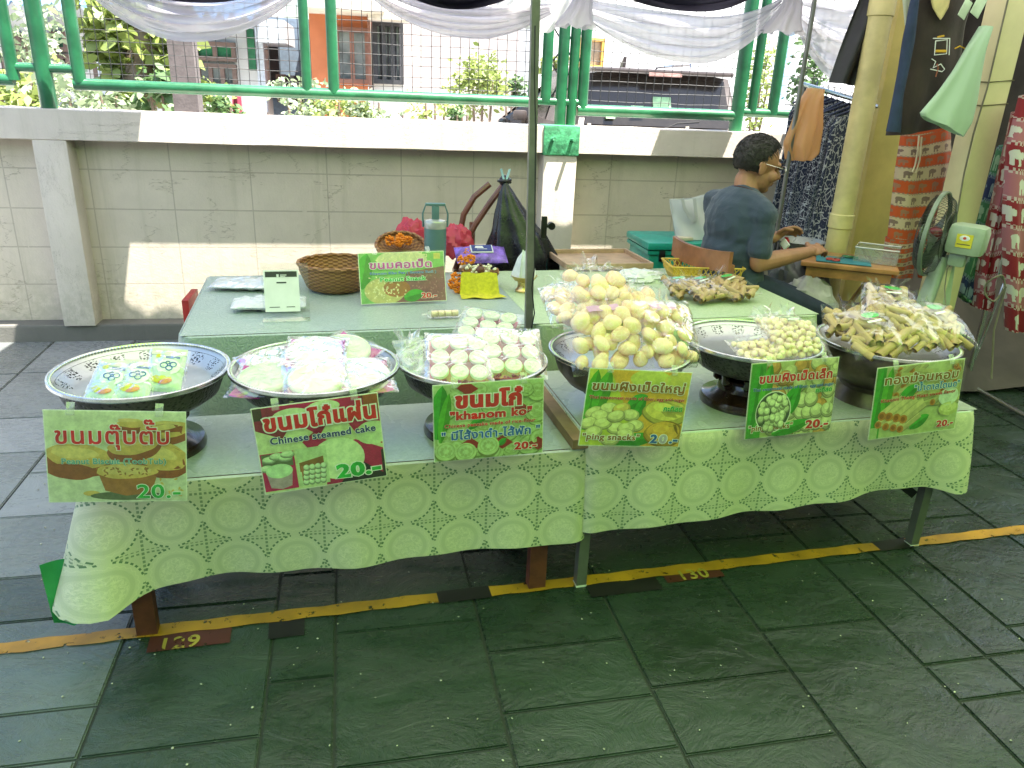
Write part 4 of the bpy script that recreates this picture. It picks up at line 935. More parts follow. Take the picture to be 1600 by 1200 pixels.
def s6(p):
    p.rect(0,0,1,1,(.38,.42,.20)); R=random.Random(4)
    def roll(x,y,l,a,w,c=(.52,.46,.22)):
        asp=p.w/p.h; dx,dy=l*math.cos(a),l*math.sin(a)*asp; nx,ny=-math.sin(a)*w,math.cos(a)*w*asp
        p.poly([(x-nx*1.1,y-ny*1.2),(x+dx-nx*1.1,y+dy-ny*1.2),(x+dx+nx,y+dy+ny),(x+nx,y+ny)],tuple(v*.45 for v in c)); p.poly([(x-nx,y-ny),(x+dx-nx,y+dy-ny),(x+dx+nx,y+dy+ny),(x+nx,y+ny)],tuple(v*.75 for v in c)); p.poly([(x,y),(x+dx,y+dy),(x+dx+nx,y+dy+ny),(x+nx,y+ny)],c); p.e(x,y,w*.9,w*asp*.95,(.42,.16,.03),a); p.e(x-.004,y,w*.5,w*asp*.55,(.25,.08,.015),a)
    for k in range(34): roll(R.random()*1.0,.35+R.random()*.6,R.uniform(.2,.35),R.uniform(-.2,1.4),.035,(.40,.38,.17))
    p.rect(.0,.0,.10,1,(.06,.25,.03)); p.leaf(.02,.1,.07,1,.07); p.leaf(.12,.3,.16,1,.06,(.10,.36,.03)); p.leaf(.28,.5,.48,.72,.07); p.leaf(.45,.10,.66,.26,.06); p.rect(.0,.0,.08,.16,(.34,.42,.2))
    p.e(.86,.50,.12,.13,(.55,.60,.52)); p.e(.88,.32,.12,.10,(.42,.44,.16)); p.e(.88,.34,.10,.07,(.55,.55,.25))
    for x,y in ((.08,.20),(.17,.16),(.26,.13),(.34,.10)): roll(x,y,.25,.62,.042)
    for x,y in ((.11,.32),(.19,.30),(.28,.27),(.36,.24)): roll(x,y,.27,.62,.05)
    p.t('ทองม้วนหอม',.51,.765,.16,BRO,.92,.03,.05,wob=.02); p.t('"น้ำตาลโตนด"',.70,.635,.115,(.02,.16,.42),.54,.03,.06); p.t('Khanom Thong Muan sweet flavor',.50,.535,.068,(.45,.03,.02),.86,.02,.06,rot=.03); p.t('20.-',.86,.07,.125,RED,.25,.05,.05)
def s7(p):
    p.rect(0,0,1,1,(.16,.36,.10)); p.leaf(.0,.3,.1,1,.1); p.poly([(.55,.6),(1,.7),(1,0),(.4,0)],(.20,.06,.08)); p.e(.5,.85,.3,.2,(.50,.48,.28)); p.rect(.88,.85,.96,.97,(.5,.42,.1))
    R=random.Random(2)
    p.e(.28,.24,.24,.27,(.44,.38,.16)); p.e(.42,.28,.16,.17,(.30,.10,.03))
    for k in range(140):
        x,y=(.28+R.gauss(0,.1),.24+R.gauss(0,.12)) if k<70 else (R.uniform(.2,.8),R.uniform(.72,1)); p.e(x,y,.013,.012,(.60,.55,.32),R.uniform(0,3))
    for k in range(50): p.e(R.uniform(.55,1),R.uniform(.05,.6),.015,.010,(.34,.14,.16),R.uniform(0,3))
    p.leaf(.5,.08,.74,.18,.07)
    p.t('ขนมคอเป็ด',.49,.69,.2,MAG,.86,.04,.045,wob=.02); p.t('Khanom Kho Pet ( Banana Roll )',.51,.57,.07,BLUE,.86,.02,.05); p.t('Peanut Snack',.5,.43,.12,GRN,.72,.04,.05,wob=.02); p.t('20.-',.80,.07,.14,RED,.24,.05,.05)
NS=(-.07,1,-.06); 
def Ps(u): return T(u,-.10,.5)
SG=[('leftmost price sign, showing cut peanut biscuits and plain red Thai title',[(68,639),(297,639),(293,787),(68,786)],-.0,s1,.012),
('tilted price sign with a blue Chinese steamed cake line and red backdrop',[(389.5,636),(594,610),(607,746),(410,777)],.65,s2,.018),
('green price sign reading khanom ko in big red letters',[(667,599),(844,590),(859,707),(681,726)],1.1,s3,.022),
('price sign with brown title, egg shaped biscuits and an odd grey zero',[(909,573),(1071,580),(1076,701),(910,697)],1.45,s4,.012),
('price sign with red title and a round inset of tiny biscuits',[(1160,568),(1301,558),(1311,672),(1172,687)],1.85,s5,.014),
('price sign of rolled wafers with its right edge bent back, rightmost of the row',[(1356,576),(1500,561),(1507,669),(1366,687)],2.4,s6,.06)]
for l,c,u,d,b in SG: sign(l,c,T(u,-.155 if u<1 else -.12 if u<1.7 else -.09 if u<2 else -.16,.5),NS,d,bend=b)
# ================================================================ BACK TABLES
BZ=.68
table('wooden table under the glossy pale cloth behind the pedestal trays','' or (.07,1.27),(.70,1.53),BZ,REDW,(.05,.04),T(.7,1.1,0),True)
table('wooden table under the pale green cloth in front of the seated man',(1.30,2.48),(.70,1.53),BZ,REDW,(.05,.04),T(1.9,1.1,0),True)
def leafcloth(name,c0,c1,gloss):
    m=M(name); w=m.n('ShaderNodeTexWave'); w.inputs['Scale'].default_value=14; w.inputs['Distortion'].default_value=26; w.inputs['Detail'].default_value=3; w.inputs['Detail Scale'].default_value=1.6; m.nt.links.new(m.coord(),w.inputs['Vector'])
    k=V(m.nt,w.outputs['Fac'])*.6+m.noise(60,4)*.4; m.col(m.mix(k,c0,c1)); m.set(Roughness=gloss,Specular_IOR_Level=.5); m.bump(k,.4,.004); return m.m
BC1=leafcloth('leaf_embossed_cloth',(.29,.36,.33),(.39,.45,.42),.28); BC2=leafcloth('pale_green_cloth',(.34,.44,.26),(.46,.54,.36),.5)
_t=TOPC; TOPC=BC1
drape('tablecloth','leaf embossed pale green cloth on the table left of the grey pole','' or (.045,1.292),(.68,1.56),BZ+.004,(.16,.15),(.05,.02),(.004,0),BC1,11)
TOPC=BC2
drape('tablecloth','smooth light green cloth on the table in front of the seated man',(1.285,2.505),(.678,1.56),BZ+.005,(.15,.16),(.004,0),(.035,.02),BC2,12)
TOPC=_t
def on(x,y,z=BZ+.008): return az(x,y,z)
bm=B(); p=on(287,500,.45); box(bm,(p.x+.012,p.y+.12,.36),(.03,.22,.36),bev=.004); tag(obj('red_crate',bm,mat('red_plastic',(.40,.03,.025),.4),None),'red plastic crate edge beside the left end of the back table','crate')
# grey pole with its lock and cable
POLE=mat('galvanised_steel',(.20,.195,.185),.45,.5,var=.3,scale=6)
pp=Vector((.567,2.60,0)); ps=root('canopy_pole','grey square steel pole between front and back tables','pole',pp)
bm=B(); bar(bm,pp,ay(843,-300,2.60),.026,.026); obj('pole',bm,POLE,ps,False)
q=ap(848,352,pp,(0,1,0)); bm=B(); box(bm,q+Vector((.002,-.012,-.005)),(.020,.012,.075),bev=.003); tube(bm,[q+Vector((.008,-.012,0)),q+Vector((.030,-.014,0))],.006,8); tube(bm,[q+Vector((.028,-.02,0)),q+Vector((.028,0.0,0))],.013,10); obj('clamp',bm,BSTEEL,ps)
bm=B(); pts=[ap(x,y,pp+Vector((0,-.03,0)),(0,1,0)) for x,y in ((836,40),(835,120),(837,200),(836,300),(835,420),(831,450),(835,490),(829,520),(836,560),(838,600))]; tube(bm,pts,.0024,6); tag(obj('power_cable',bm,mat('black_cable',(.01,.01,.01),.5),None),'thin black cable running down beside the grey pole','cable')
# ------------------------------------------------ left back table
CLR=film('clear_plastic_bag',(.97,.97,.97),.22,.16,22,.22)
MILK=film('milky_plastic_bag',(.90,.93,.92),.25,.22,26,.62)
def pillow(bm,w,h,t,nu=18,nv=18,crease=.3,seed=0,fr=0):
    r_=random.Random(seed); o=[r_.uniform(0,9) for _ in range(3)]
    for sg in (1,-1):
        def fn(i,j):
            x,y=(i-.5)*w,(j)*h; e=max(0,(1-abs(2*i-1)**3.2))**.7*max(0,(1-abs(2*j-1)**3.2))**.7
            nz=noise.noise(Vector((x*25+o[0],y*25+o[1],sg*3)))*crease*t+noise.noise(Vector((x*60,y*60+o[2],sg*5)))*crease*.5*t
            return Vector((x,y,sg*(t/2*e+.0008)+nz*(.25+.75*e)))
        sheet(bm,fn,nu,nv)
    bmesh.ops.remove_doubles(bm,verts=bm.verts[:],dist=.0004)
def bagm(p,tilt=0,yaw=0,roll=0): return Matrix.Translation(Vector(p))@Matrix.Rotation(rad(yaw),4,'Z')@Matrix.Rotation(rad(tilt),4,'X')@Matrix.Rotation(rad(roll),4,'Z')
def place(o,mtx): o.matrix_world=mtx; return o
for (x,y,w,h,t,yaw,l,z) in ((420,489,.27,.15,.035,3,'flat stack of clear plastic bags nearest the front of the back table',.02),(385,457,.31,.17,.03,-6,'flat stack of clear plastic bags behind the first stack',.018)):
    r=root('plastic_bag_stack',l,'plastic bags',on(x,y),'stacks of empty plastic bags',world=False); bm=B(); pillow(bm,w,h,t,24,18,.35,x); place(obj('bags',bm,MILK,r,True,180),Matrix.Translation((0,0,z)))
    bm=B()
    for k in range(3): pillow(bm,w*.96,h*.9,t*.25,10,8,.2,k); 
    bm2=B(); sheet(bm2,lambda i,j:Vector(((i-.5)*w*.95,h*.05+j*h*.9,0)),6,6); bm.free(); place(obj('sheets',bm2,mat('white_polythene',(.62,.68,.64),.35),r,True),Matrix.Translation((0,0,.012))); r.rotation_euler.z=rad(yaw)
ACR=film('clear_acrylic',(.95,.97,.96),.12,.03,1,.03)
a,b=on(410,497),on(487,503); cx_=(a+b)/2; qs=root('payment_stand','clear acrylic stand with a white payment card on the back table','sign',cx_,world=False); qs.rotation_euler.z=rad(4)
bm=B(); box(bm,(0,0,.003),(.165,.05,.004)); bar(bm,(0,.025,.004),(0,.065,.195),.165,.003,hint=Vector((0,-1,0))); obj('acrylic_panel',bm,ACR,qs,False)
mt=Matrix.Translation((-.012,.033,.10))@Matrix.Rotation(rad(78),4,'X'); 
bm=B(); t=B(); bmesh.ops.create_cube(t,size=1,matrix=Matrix.Diagonal((.122,.150,.0012,1))); merge(bm,t,mt); obj('card',bm,mat('white_card',(.86,.84,.84),.5,var=.04),qs,False)
bm=B(); 
for x,y,w,h in ((0,.060,.110,.020),(0,.030,.034,.005),(-.028,-.058,.036,.0025),(.028,-.058,.03,.0025)): t=B(); bmesh.ops.create_cube(t,size=1,matrix=Matrix.Translation((x,y,.001))@Matrix.Diagonal((w,h,.0006,1))); merge(bm,t,mt)
obj('printed_band',bm,mat('dark_grey_print',(.05,.05,.05),.5),qs,False)
bm=B(); 
for x,y,w,h in ((-.012,.055,.008,.010),(.008,.057,.022,.003),(.006,.052,.018,.003)): t=B(); bmesh.ops.create_cube(t,size=1,matrix=Matrix.Translation((x,y,.0016))@Matrix.Diagonal((w,h,.0006,1))); merge(bm,t,mt)
obj('printed_mark',bm,mat('white_print',(.75,.75,.75),.5),qs,False)
def wicker():
    m=M('woven_bamboo'); x,y,z=m.xyz(); a=y.atan2(x)*22; s=((a).sin()*(z*420).sin()); n=m.noise(30,4); k=s.step(-.6,.6)*.6+n*.4
    m.col(m.mix(k,(.12,.045,.012),(.40,.20,.065))); m.set(Roughness=.55); m.bump(k,.9,.006); return m.m
WICK=wicker()
def basket(label,c,R,Rb,H,tilt=0,seed=0):
    r=root('woven_basket',label,'basket',c,'woven bamboo baskets',world=False); r.rotation_euler.x=rad(tilt)
    bm=B(); lathe(bm,[(.001,.004),(Rb*.9,.004),(Rb,.012),(R*.98,H*.72),(R,H),(R*.975,H),(R*.95,H*.7),(Rb*.93,.02),(.001,.016)],48); obj('bowl',bm,WICK,r,True,50)
    bm=B(); pts=[(R*1.0*math.cos(2*PI*k/40),R*1.0*math.sin(2*PI*k/40),H+.002*math.sin(k*2.4)) for k in range(41)]; tube(bm,pts,.008,8); obj('rim',bm,WICK,r); return r
basket('round woven bamboo basket between payment stand and peanut snack sign',on(527,450)+Vector((0,.0,0)),.155,.125,.11)
bk=on(628,425); basket('shallow bamboo bowl tipped towards the front, marigolds inside',bk+Vector((0,.12,.055)),.115,.075,.055,22)
MG=mat('marigold_petals',(.80,.26,.01),.7,var=.25,scale=60,bump=.8,bscale=180)
def marigold(bm,c,r,seed):
    R=random.Random(seed)
    for k in range(60):
        d=Vector((R.gauss(0,1),R.gauss(0,1),R.gauss(0,1))).normalized(); p=Vector(c)+d*r*R.uniform(.75,1); ell(bm,p,(r*.30,r*.22,r*.16),d.to_track_quat('X','Z').to_matrix(),seg=6,ring=4)
for i,(dx,dy,dz) in enumerate(((-.05,.12,.125),(-.01,.10,.12),(.035,.12,.125),(.0,.15,.13))):
    bm=B(); c=bk+Vector((dx,dy,dz)); marigold(bm,c,.022,i); tag(obj('marigold',bm,MG),'orange marigold heads heaped inside the tipped bamboo bowl','flower','marigolds in the tipped bowl')
sign('pink lettered peanut snack sign leaning on the back table, left of the pole',[(554,395),(690,389),(705,472),(565,477)],on(630,476),(-.07,1,-.33),s7,'standing_sign',None)
bm=B(); p=on(640,470)+Vector((.02,.07,.05)); box(bm,p,(.16,.05,.10),rot=(0,0,TA),bev=.006); tag(obj('cardboard_box',bm,mat('plain_cardboard',(.30,.20,.11),.8)),'small brown box propping up the peanut snack sign','box')
# tumbler
TEAL=mat('grey_teal_enamel',(.10,.19,.19),.4,.2,var=.08); STL=mat('brushed_steel',(.55,.55,.54),.25,1)
c=on(681,428)+Vector((0,.04,0)); r=root('tumbler','grey teal steel tumbler with a loop handle behind the peanut snack sign','tumbler',c,world=False)
k=depth(c)/1200; R=17*k
bm=B(); lathe(bm,[(.001,0),(R*.85,0),(R*.9,.01),(R,.12),(R,.205),(R*.96,.207)],32); obj('body',bm,TEAL,r)
bm=B(); lathe(bm,[(R*1.0,.206),(R*1.02,.212),(R*1.02,.235),(R*.95,.242),(R*.5,.246),(.001,.247)],32); obj('lid',bm,mat('clear_lid',(.45,.45,.43),.15,.3),r)
bm=B(); pts=[(-R*1.08,0,.21),(-R*1.12,0,.27),(-R*.85,0,.31),(R*.85,0,.31),(R*1.12,0,.27),(R*1.08,0,.21)]; tube(bm,pts,.0045,8); box(bm,(0,0,.312),(R*1.8,.03,.012),bev=.004); obj('handle',bm,TEAL,r)
bm=B(); box(bm,(0,-.01,.268),(.034,.012,.075),bev=.004); obj('spout_cap',bm,TEAL,r)
# crumpled bags
def blob(name,label,c,rx,ry,rz,m,cat,seed,amp=.25,fr=3.0,seg=40):
    bm=B(); ell(bm,(0,0,0),(1,1,1),seg=seg,ring=seg//2)
    for v in bm.verts:
        d=v.co.normalized(); n=noise.noise(d*fr+Vector((seed,0,0)))+.6*abs(noise.noise(d*fr*2.3+Vector((0,seed,0))))+.3*noise.noise(d*fr*5)
        v.co=Vector((d.x*rx,d.y*ry,max(d.z,-.75)*rz))*(1+amp*n)
    o=obj(name,bm,m,None,True,35); o.location=c; return tag(o,label,cat)
PINKB=cloth('pink_polythene',(.75,.10,.16),.45,.12,.3)
c=on(650,412)+Vector((0,.16,.05)); blob('plastic_bag','crumpled pink plastic bag left of the tumbler',c+Vector((.0,0,.03)),.10,.07,.10,PINKB,'plastic bag',3,.3); blob('plastic_bag','crumpled pink plastic bag right of the tumbler, before the folded chair',c+Vector((.21,-.02,.025)),.085,.07,.085,PINKB,'plastic bag',8,.3)
# offering: marigold wreath, leaf bowl, yellow cloth
i=0
for x,y in ((708,440),(716,447),(725,440),(722,420),(730,408),(735,418),(712,430)):
    i+=1; bm=B(); marigold(bm,on(x,y+10)+Vector((0,0,.02 if y>425 else .07)),.022,20+i); tag(obj('marigold',bm,MG),'orange marigold of the small garland beside the offering bowl','flower','marigolds of the garland')
c=on(752,450)+Vector((0,.05,0)); r=root('offering_bowl','brown leaf bowl with folded rim and pale jasmine on the back table','bowl',c,world=False)
bm=B(); lathe(bm,[(.001,.002),(.045,.002),(.055,.01),(.085,.065),(.08,.066),(.05,.014),(.001,.01)],24)
for v in bm.verts:
    if v.co.z>.05: v.co.z+=.008*math.sin(6*math.atan2(v.co.y,v.co.x))
obj('bowl',bm,mat('dried_leaf',(.24,.12,.03),.7,var=.4),r)
bm=B(); R_=random.Random(6)
for k in range(60): a=R_.uniform(0,6.28); q=.07*math.sqrt(R_.random()); ell(bm,(q*math.cos(a),q*math.sin(a),.066+R_.uniform(0,.015)),(.007,.006,.006),seg=6,ring=4)
obj('jasmine',bm,mat('jasmine_white',(.68,.66,.45),.7),r)
bm=B(); lathe(bm,[(.001,.06),(.016,.06),(.02,.08),(.014,.092),(.006,.097),(.008,.104),(.001,.108)],16,(-.005,-.045,0)); obj('finial',bm,mat('brown_clay',(.12,.04,.02),.5),r)
c1=[on(728,447),on(775,447)]; 
def fn(i,j):
    x=(i-.5)*.16; 
    if j<.55: k=j/.55; p=Vector((x*(.95+.1*k),-.02-.035*k,.085*(1-k)+.004))
    else: k=(j-.55)/.45; p=Vector((x*(1.05+.3*k*(i>.5)),-.055-.06*k,.004))
    return on(750,462)+Vector((0,.06,0))+p+Vector((0,.003*math.sin(i*9),.003*math.sin(i*11+j*4)))
bm=B(); sheet(bm,fn,14,18); tag(obj('yellow_cloth',bm,mat('lime_yellow_cloth',(.50,.46,.02),.8,var=.2,scale=70),None,True,180),'lime yellow paper cloth draped from the offering bowl','cloth')
# wipes pack
c=on(760,430)+Vector((0,.12,.03)); r=root('wipes_pack','purple wet wipes pack with dark blue lid on the back table','packet',c,world=False); r.rotation_euler=(rad(28),0,rad(4))
bm=B(); pillow(bm,.25,.12,.06,26,14,.15,4); obj('wrapper',bm,mat('purple_film',(.20,.10,.50),.3,var=.5,scale=22),r)
bm=B(); box(bm,(0,.065,.034),(.11,.055,.008),bev=.003); lid=obj('lid',bm,mat('white_lid',(.6,.62,.66),.4),r)
bm=B(); box(bm,(0,.065,.039),(.098,.045,.004),bev=.001); obj('lid_label',bm,mat('navy_print',(.015,.03,.16),.4),lid)
bm=B(); 
for y,w in ((.076,.036),(.068,.042),(.057,.05)): box(bm,(-.012 if y>.06 else 0,y,.0416),(w,.005 if y>.06 else .002,.0006))
obj('lid_print',bm,mat('white_print',(.75,.75,.75),.5),lid,False)
# gold pedestal with paper napkins
GOLD=mat('gold_alloy',(.62,.46,.20),.3,.9)
c=on(818,455)+Vector((0,.0,0)); r=root('gold_pedestal','small gold pedestal dish with paper napkins right by the pole','dish',c,world=False)
bm=B(); lathe(bm,[(.001,0),(.036,0),(.037,.006),(.028,.015),(.026,.035),(.030,.045),(.044,.05),(.058,.07),(.055,.07),(.04,.054),(.001,.052)],28); obj('dish',bm,GOLD,r)
bm=B(); 
for v in range(1): sheet(bm,lambda i,j:Vector(((.05-.022*j)*math.cos(i*6.3)*(1+.3*math.sin(i*19)),(.05-.022*j)*math.sin(i*6.3)*(1+.3*math.sin(i*25)),.06+.10*j*(1+.25*math.sin(i*12)))),30,8)
obj('napkin',bm,mat('white_tissue',(.66,.68,.70),.9),r,True,180)
# ------------------------------------------------ food in bags
FILM=film('snack_film',(.985,.985,.98),.15,.06,26,.012); RFILM=film('roll_bag_film',(.985,.985,.98),.05,.05,16,.006,.2); PFILM=film('pack_film',(.98,.98,.98),.28,.05,18,.012)
LBL=mat('green_oval_label',(.05,.42,.08),.4); WSTR=mat('white_strip_label',(.70,.74,.66),.5); PLBL=mat('pink_label',(.55,.28,.50),.5)
def blank(fn,n,m,name):
    bm=B(); fn(bm); me=D.meshes.new(name); bm.to_mesh(me); bm.free(); me.materials.append(m); me.polygons.foreach_set('use_smooth',[True]*len(me.polygons)); me.set_sharp_from_angle(angle=rad(45)); return me
def biscuit_mat(name,a,b,crack=True):
    m=M(name); n=m.noise(40,4); oi=m.n('ShaderNodeObjectInfo'); rnd_=V(m.nt,oi.outputs['Random']); k=(n*.6+rnd_*.5).sat(); c=m.mix(k,a,b)
    if crack: v=m.vor(70,'DISTANCE_TO_EDGE').lt(.035); c=m.mix(v*.6,c,(.95,.82,.62))
    m.col(c); m.set(Roughness=.6,Subsurface_Weight=.0); m.bump(n,.3,.003); return m.m
EGG=biscuit_mat('egg_biscuit',(.78,.47,.29),(.93,.68,.49)); PEB=biscuit_mat('tiny_biscuit',(.72,.52,.34),(.90,.76,.58),False); ROL=biscuit_mat('wafer_roll',(.30,.18,.06),(.50,.36,.15),False)
EGS=[0]
def f_egg(bm):
    ell(bm,(0,0,0),(.030,.0245,.020),seg=18,ring=10)
    for v in bm.verts:
        n=noise.noise(v.co*38+Vector((EGS[0],0,0)))*.12+noise.noise(v.co*95+Vector((0,EGS[0],0)))*.05; v.co*=1+n
        v.co.x*=1+.05*v.co.x/.03; v.co.z*=(.72 if v.co.z<0 else 1)
def f_peb(bm):
    ell(bm,(0,0,0),(.0115,.011,.0095),seg=10,ring=7)
def f_rol(bm):
    for r0,r1 in ((.0125,.0105),): 
        sheet(bm,lambda i,j:Vector(((.0125+.002*i-.0035*(i>.85)*(i-.85)/.15)*math.cos(i*7.4),(.0125-.002*i)*math.sin(i*7.4),(j-.5)*.078+.002*math.sin(i*9))),22,5)
    lathe(bm,[(.0092,-.036),(.0092,.036)],12)
EGGV=[]
for EGS[0] in (1,5,9,14): EGGV.append(blank(f_egg,0,EGG,'biscuit'))
EGGM=EGGV[0]; PEBM=blank(f_peb,0,PEB,'biscuit'); ROLM=blank(f_rol,0,ROL,'wafer_roll')
def pack(w,h,t,n,dmin,seed,edge=.8,asp=1):
    R=random.Random(seed); out=[]; tries=0
    while len(out)<n and tries<6000:
        tries+=1; x=R.uniform(-.5,.5)*w*edge; y=h*(.5+R.uniform(-.5,.5)*edge); e=(1-abs(2*x/w)**3)*(1-abs(2*y/h-1)**3); z=R.uniform(-.5,.5)*t*max(.1,e)
        if all((x-a)**2/asp**2+(y-b)**2+(1.2*(z-c))**2>dmin*dmin for a,b,c in out): out.append((x,y,z))
    return out
def fringe(bm,w,y0,h,seed):
    """crimped open top of a cellophane bag"""
    R=random.Random(seed); o=[R.uniform(0,6) for _ in range(4)]
    def fn(i,j):
        x=(i-.5)*w*(.75-.45*math.sin(j*PI*.45)+.55*j*j); return Vector((x+.004*math.sin(i*19+o[0])*j,y0+h*j*(.8+.2*math.sin(i*9+o[1])),(.008+.012*j)*math.sin(i*24+o[2])+.02*j*math.sin(i*6+o[3])))
    sheet(bm,fn,30,7)
def snack_bag(kind,label,w,h,t,mtx,seed,n,group,lab=0,fr=.06,fm=None):
    me,dmin,asp,nm={'egg':(EGGM,.041,1.15,'biscuit'),'peb':(PEBM,.0185,1,'biscuit'),'roll':(ROLM,.0225,1.35,'wafer_roll')}[kind]
    r=root('snack_bag',label,'snack bag',(0,0,0),group,world=False); r.matrix_world=mtx; R=random.Random(seed)
    for x,y,z in pack(w,h,t*(.72 if kind!='roll' else .5),n,dmin,seed,.80 if kind!='roll' else .70,asp):
        o=D.objects.new(nm,R.choice(EGGV) if kind=='egg' else me); COL.objects.link(o); o.parent=r
        rot=Euler((R.uniform(-.5,.5),R.uniform(-.5,.5),R.uniform(0,6.3))) if kind!='roll' else (Matrix.Rotation(R.choice((R.gauss(.5,.25),R.gauss(-.9,.4))),3,'Z')@Matrix.Rotation(PI/2+R.gauss(0,.12),3,'X')@Matrix.Rotation(R.uniform(0,6),3,'Z')).to_euler()
        s=R.uniform(.84,1.12); o.location=(x,y,z); o.rotation_euler=rot; o.scale=(s,s,s)
    bm=B(); pillow(bm,w*1.08,h*1.06,t*(1.30 if kind!='roll' else 1.5),26,26,.13 if kind!='roll' else .07,seed); 
    if fr: fringe(bm,w,h*1.0,fr,seed)
    obj('film',bm,fm or (RFILM if kind=='roll' else FILM),r,True,180)
    if lab==1:
        bm=B(); ell(bm,(w*.02,h*.80,t*.60),(.030,.019,.0012),seg=20,ring=6,rot=(-.35,0,.1)); l=obj('label',bm,LBL,r)
        bm=B(); box(bm,(w*.04,h*.66,t*.62),(.05,.010,.001),rot=(-.2,0,.2)); obj('label_strip',bm,WSTR,r,False)
    if lab==2:
        bm=B(); sheet(bm,lambda i,j:Vector(((i-.5)*w*.42,h*(.86+.12*j),t*.42-.02*j+.004*math.sin(i*8))),8,4); obj('label',bm,PLBL,r)
    if lab==3:
        bm=B(); ell(bm,(w*.02,h*.86,t*.5),(.022,.012,.001),seg=18,ring=6,rot=(-.5,0,.2)); obj('label',bm,mat('white_oval_label',(.6,.7,.58),.5),r)
    return r
def tp(i,dx,dy,dz): c,R=TR[i]; return c+tu*dx+tw*dy+Vector((0,0,dz))
G4='bags of large egg shaped biscuits'
snack_bag('egg','bag of egg shaped biscuits at the front left of its tray, tied with foil shine',.24,.22,.075,bagm(tp(3,-.075,-.155,.028),50,2,4),31,34,G4,2)
snack_bag('egg','bag of egg shaped biscuits at the front right of its tray',.21,.215,.075,bagm(tp(3,.115,-.150,.030),50,14,-5),32,30,G4,2)
snack_bag('egg','bag of egg shaped biscuits lying behind the front left bag, nearest the pole',.19,.20,.07,bagm(tp(3,-.12,.02,.125),22,-8,10),33,24,G4)
snack_bag('egg','topmost bag of egg shaped biscuits, resting on the other bags',.20,.17,.065,bagm(tp(3,-.045,.04,.165),34,-5,8),34,22,G4)
snack_bag('egg','bag of egg shaped biscuits at the back right under the topmost bag',.20,.18,.07,bagm(tp(3,.09,.03,.105),30,10,-8),35,24,G4)
G5='bags of tiny round biscuits'
snack_bag('peb','front bag of tiny round biscuits with a white oval label',.20,.17,.045,bagm(tp(4,.115,-.135,.020),33,12,-8),41,95,G5,3,.05)
snack_bag('peb','second bag of tiny round biscuits, lying flatter at the centre of its tray',.17,.13,.035,bagm(tp(4,-.01,-.140,.015),18,-4,12),42,70,G5,3,.05)
snack_bag('peb','bag of tiny round biscuits tucked at the right rim of its tray',.13,.14,.04,bagm(tp(4,.13,-.03,.035),25,30,-10),43,60,G5,0,.05)
G6='bags of rolled wafers on the rightmost tray'
snack_bag('roll','bag of rolled wafers at the left front of the rightmost tray',.17,.20,.06,bagm(tp(5,-.13,-.15,.035),30,-12,8),51,28,G6,1)
snack_bag('roll','bag of rolled wafers in the middle of the rightmost tray front',.16,.21,.06,bagm(tp(5,.0,-.16,.050),34,3,-4),52,28,G6,0)
snack_bag('roll','bag of rolled wafers with two green ovals at the right front of its tray',.21,.20,.06,bagm(tp(5,.13,-.15,.055),30,10,-4),53,34,G6,1)
snack_bag('roll','topmost bag of rolled wafers on the rightmost tray, leaning back',.17,.20,.06,bagm(tp(5,.0,.01,.10),24,-14,-14),54,28,G6,1)
snack_bag('roll','bag of rolled wafers at the back left of the rightmost tray',.16,.18,.055,bagm(tp(5,-.14,.01,.05),22,-30,5),55,24,G6,0)
G7='bags of rolled wafers on the back table'
for x,y,w,h,yaw,roll,sd,l,n in ((1072,470,.13,.12,-6,14,61,'smallest bag of rolled wafers on the back table, dark and lying flat',16),(1118,478,.17,.17,0,14,62,'middle bag of rolled wafers on the back table with a green label',30),(1168,476,.16,.19,0,20,63,'right bag of rolled wafers on the back table, nearest the cloth corner',32)):
    snack_bag('roll',l,w,h,.045,bagm(on(x,y)+Vector((0,0,.03)),16,yaw,roll),sd,n,G7,1,.045)
# small packet of banana rolls in front of the peanut sign
r=root('candy_packet','small clear packet of pale rolls in front of the peanut snack sign','packet',on(694,497)+Vector((0,.0,.018)),world=False)
for k in range(4):
    bm=B(); tube(bm,[(-.05+.026*k+.001,0,0),(-.05+.026*k+.024,0,0)],[.0125,.0125],12); o=obj('roll',bm,PEB,r); 
bm=B(); sheet(bm,lambda i,j:Vector(((i-.5)*.17,.016*math.cos(j*6.28)*(1 if .12<i<.88 else .25+.5*abs(i-.5)),.016*math.sin(j*6.28)*(1 if .12<i<.88 else .3)))+Vector((0,.002*math.sin(i*40),0)),26,12); obj('film',bm,FILM,r,True,180); r.rotation_euler.z=rad(5)
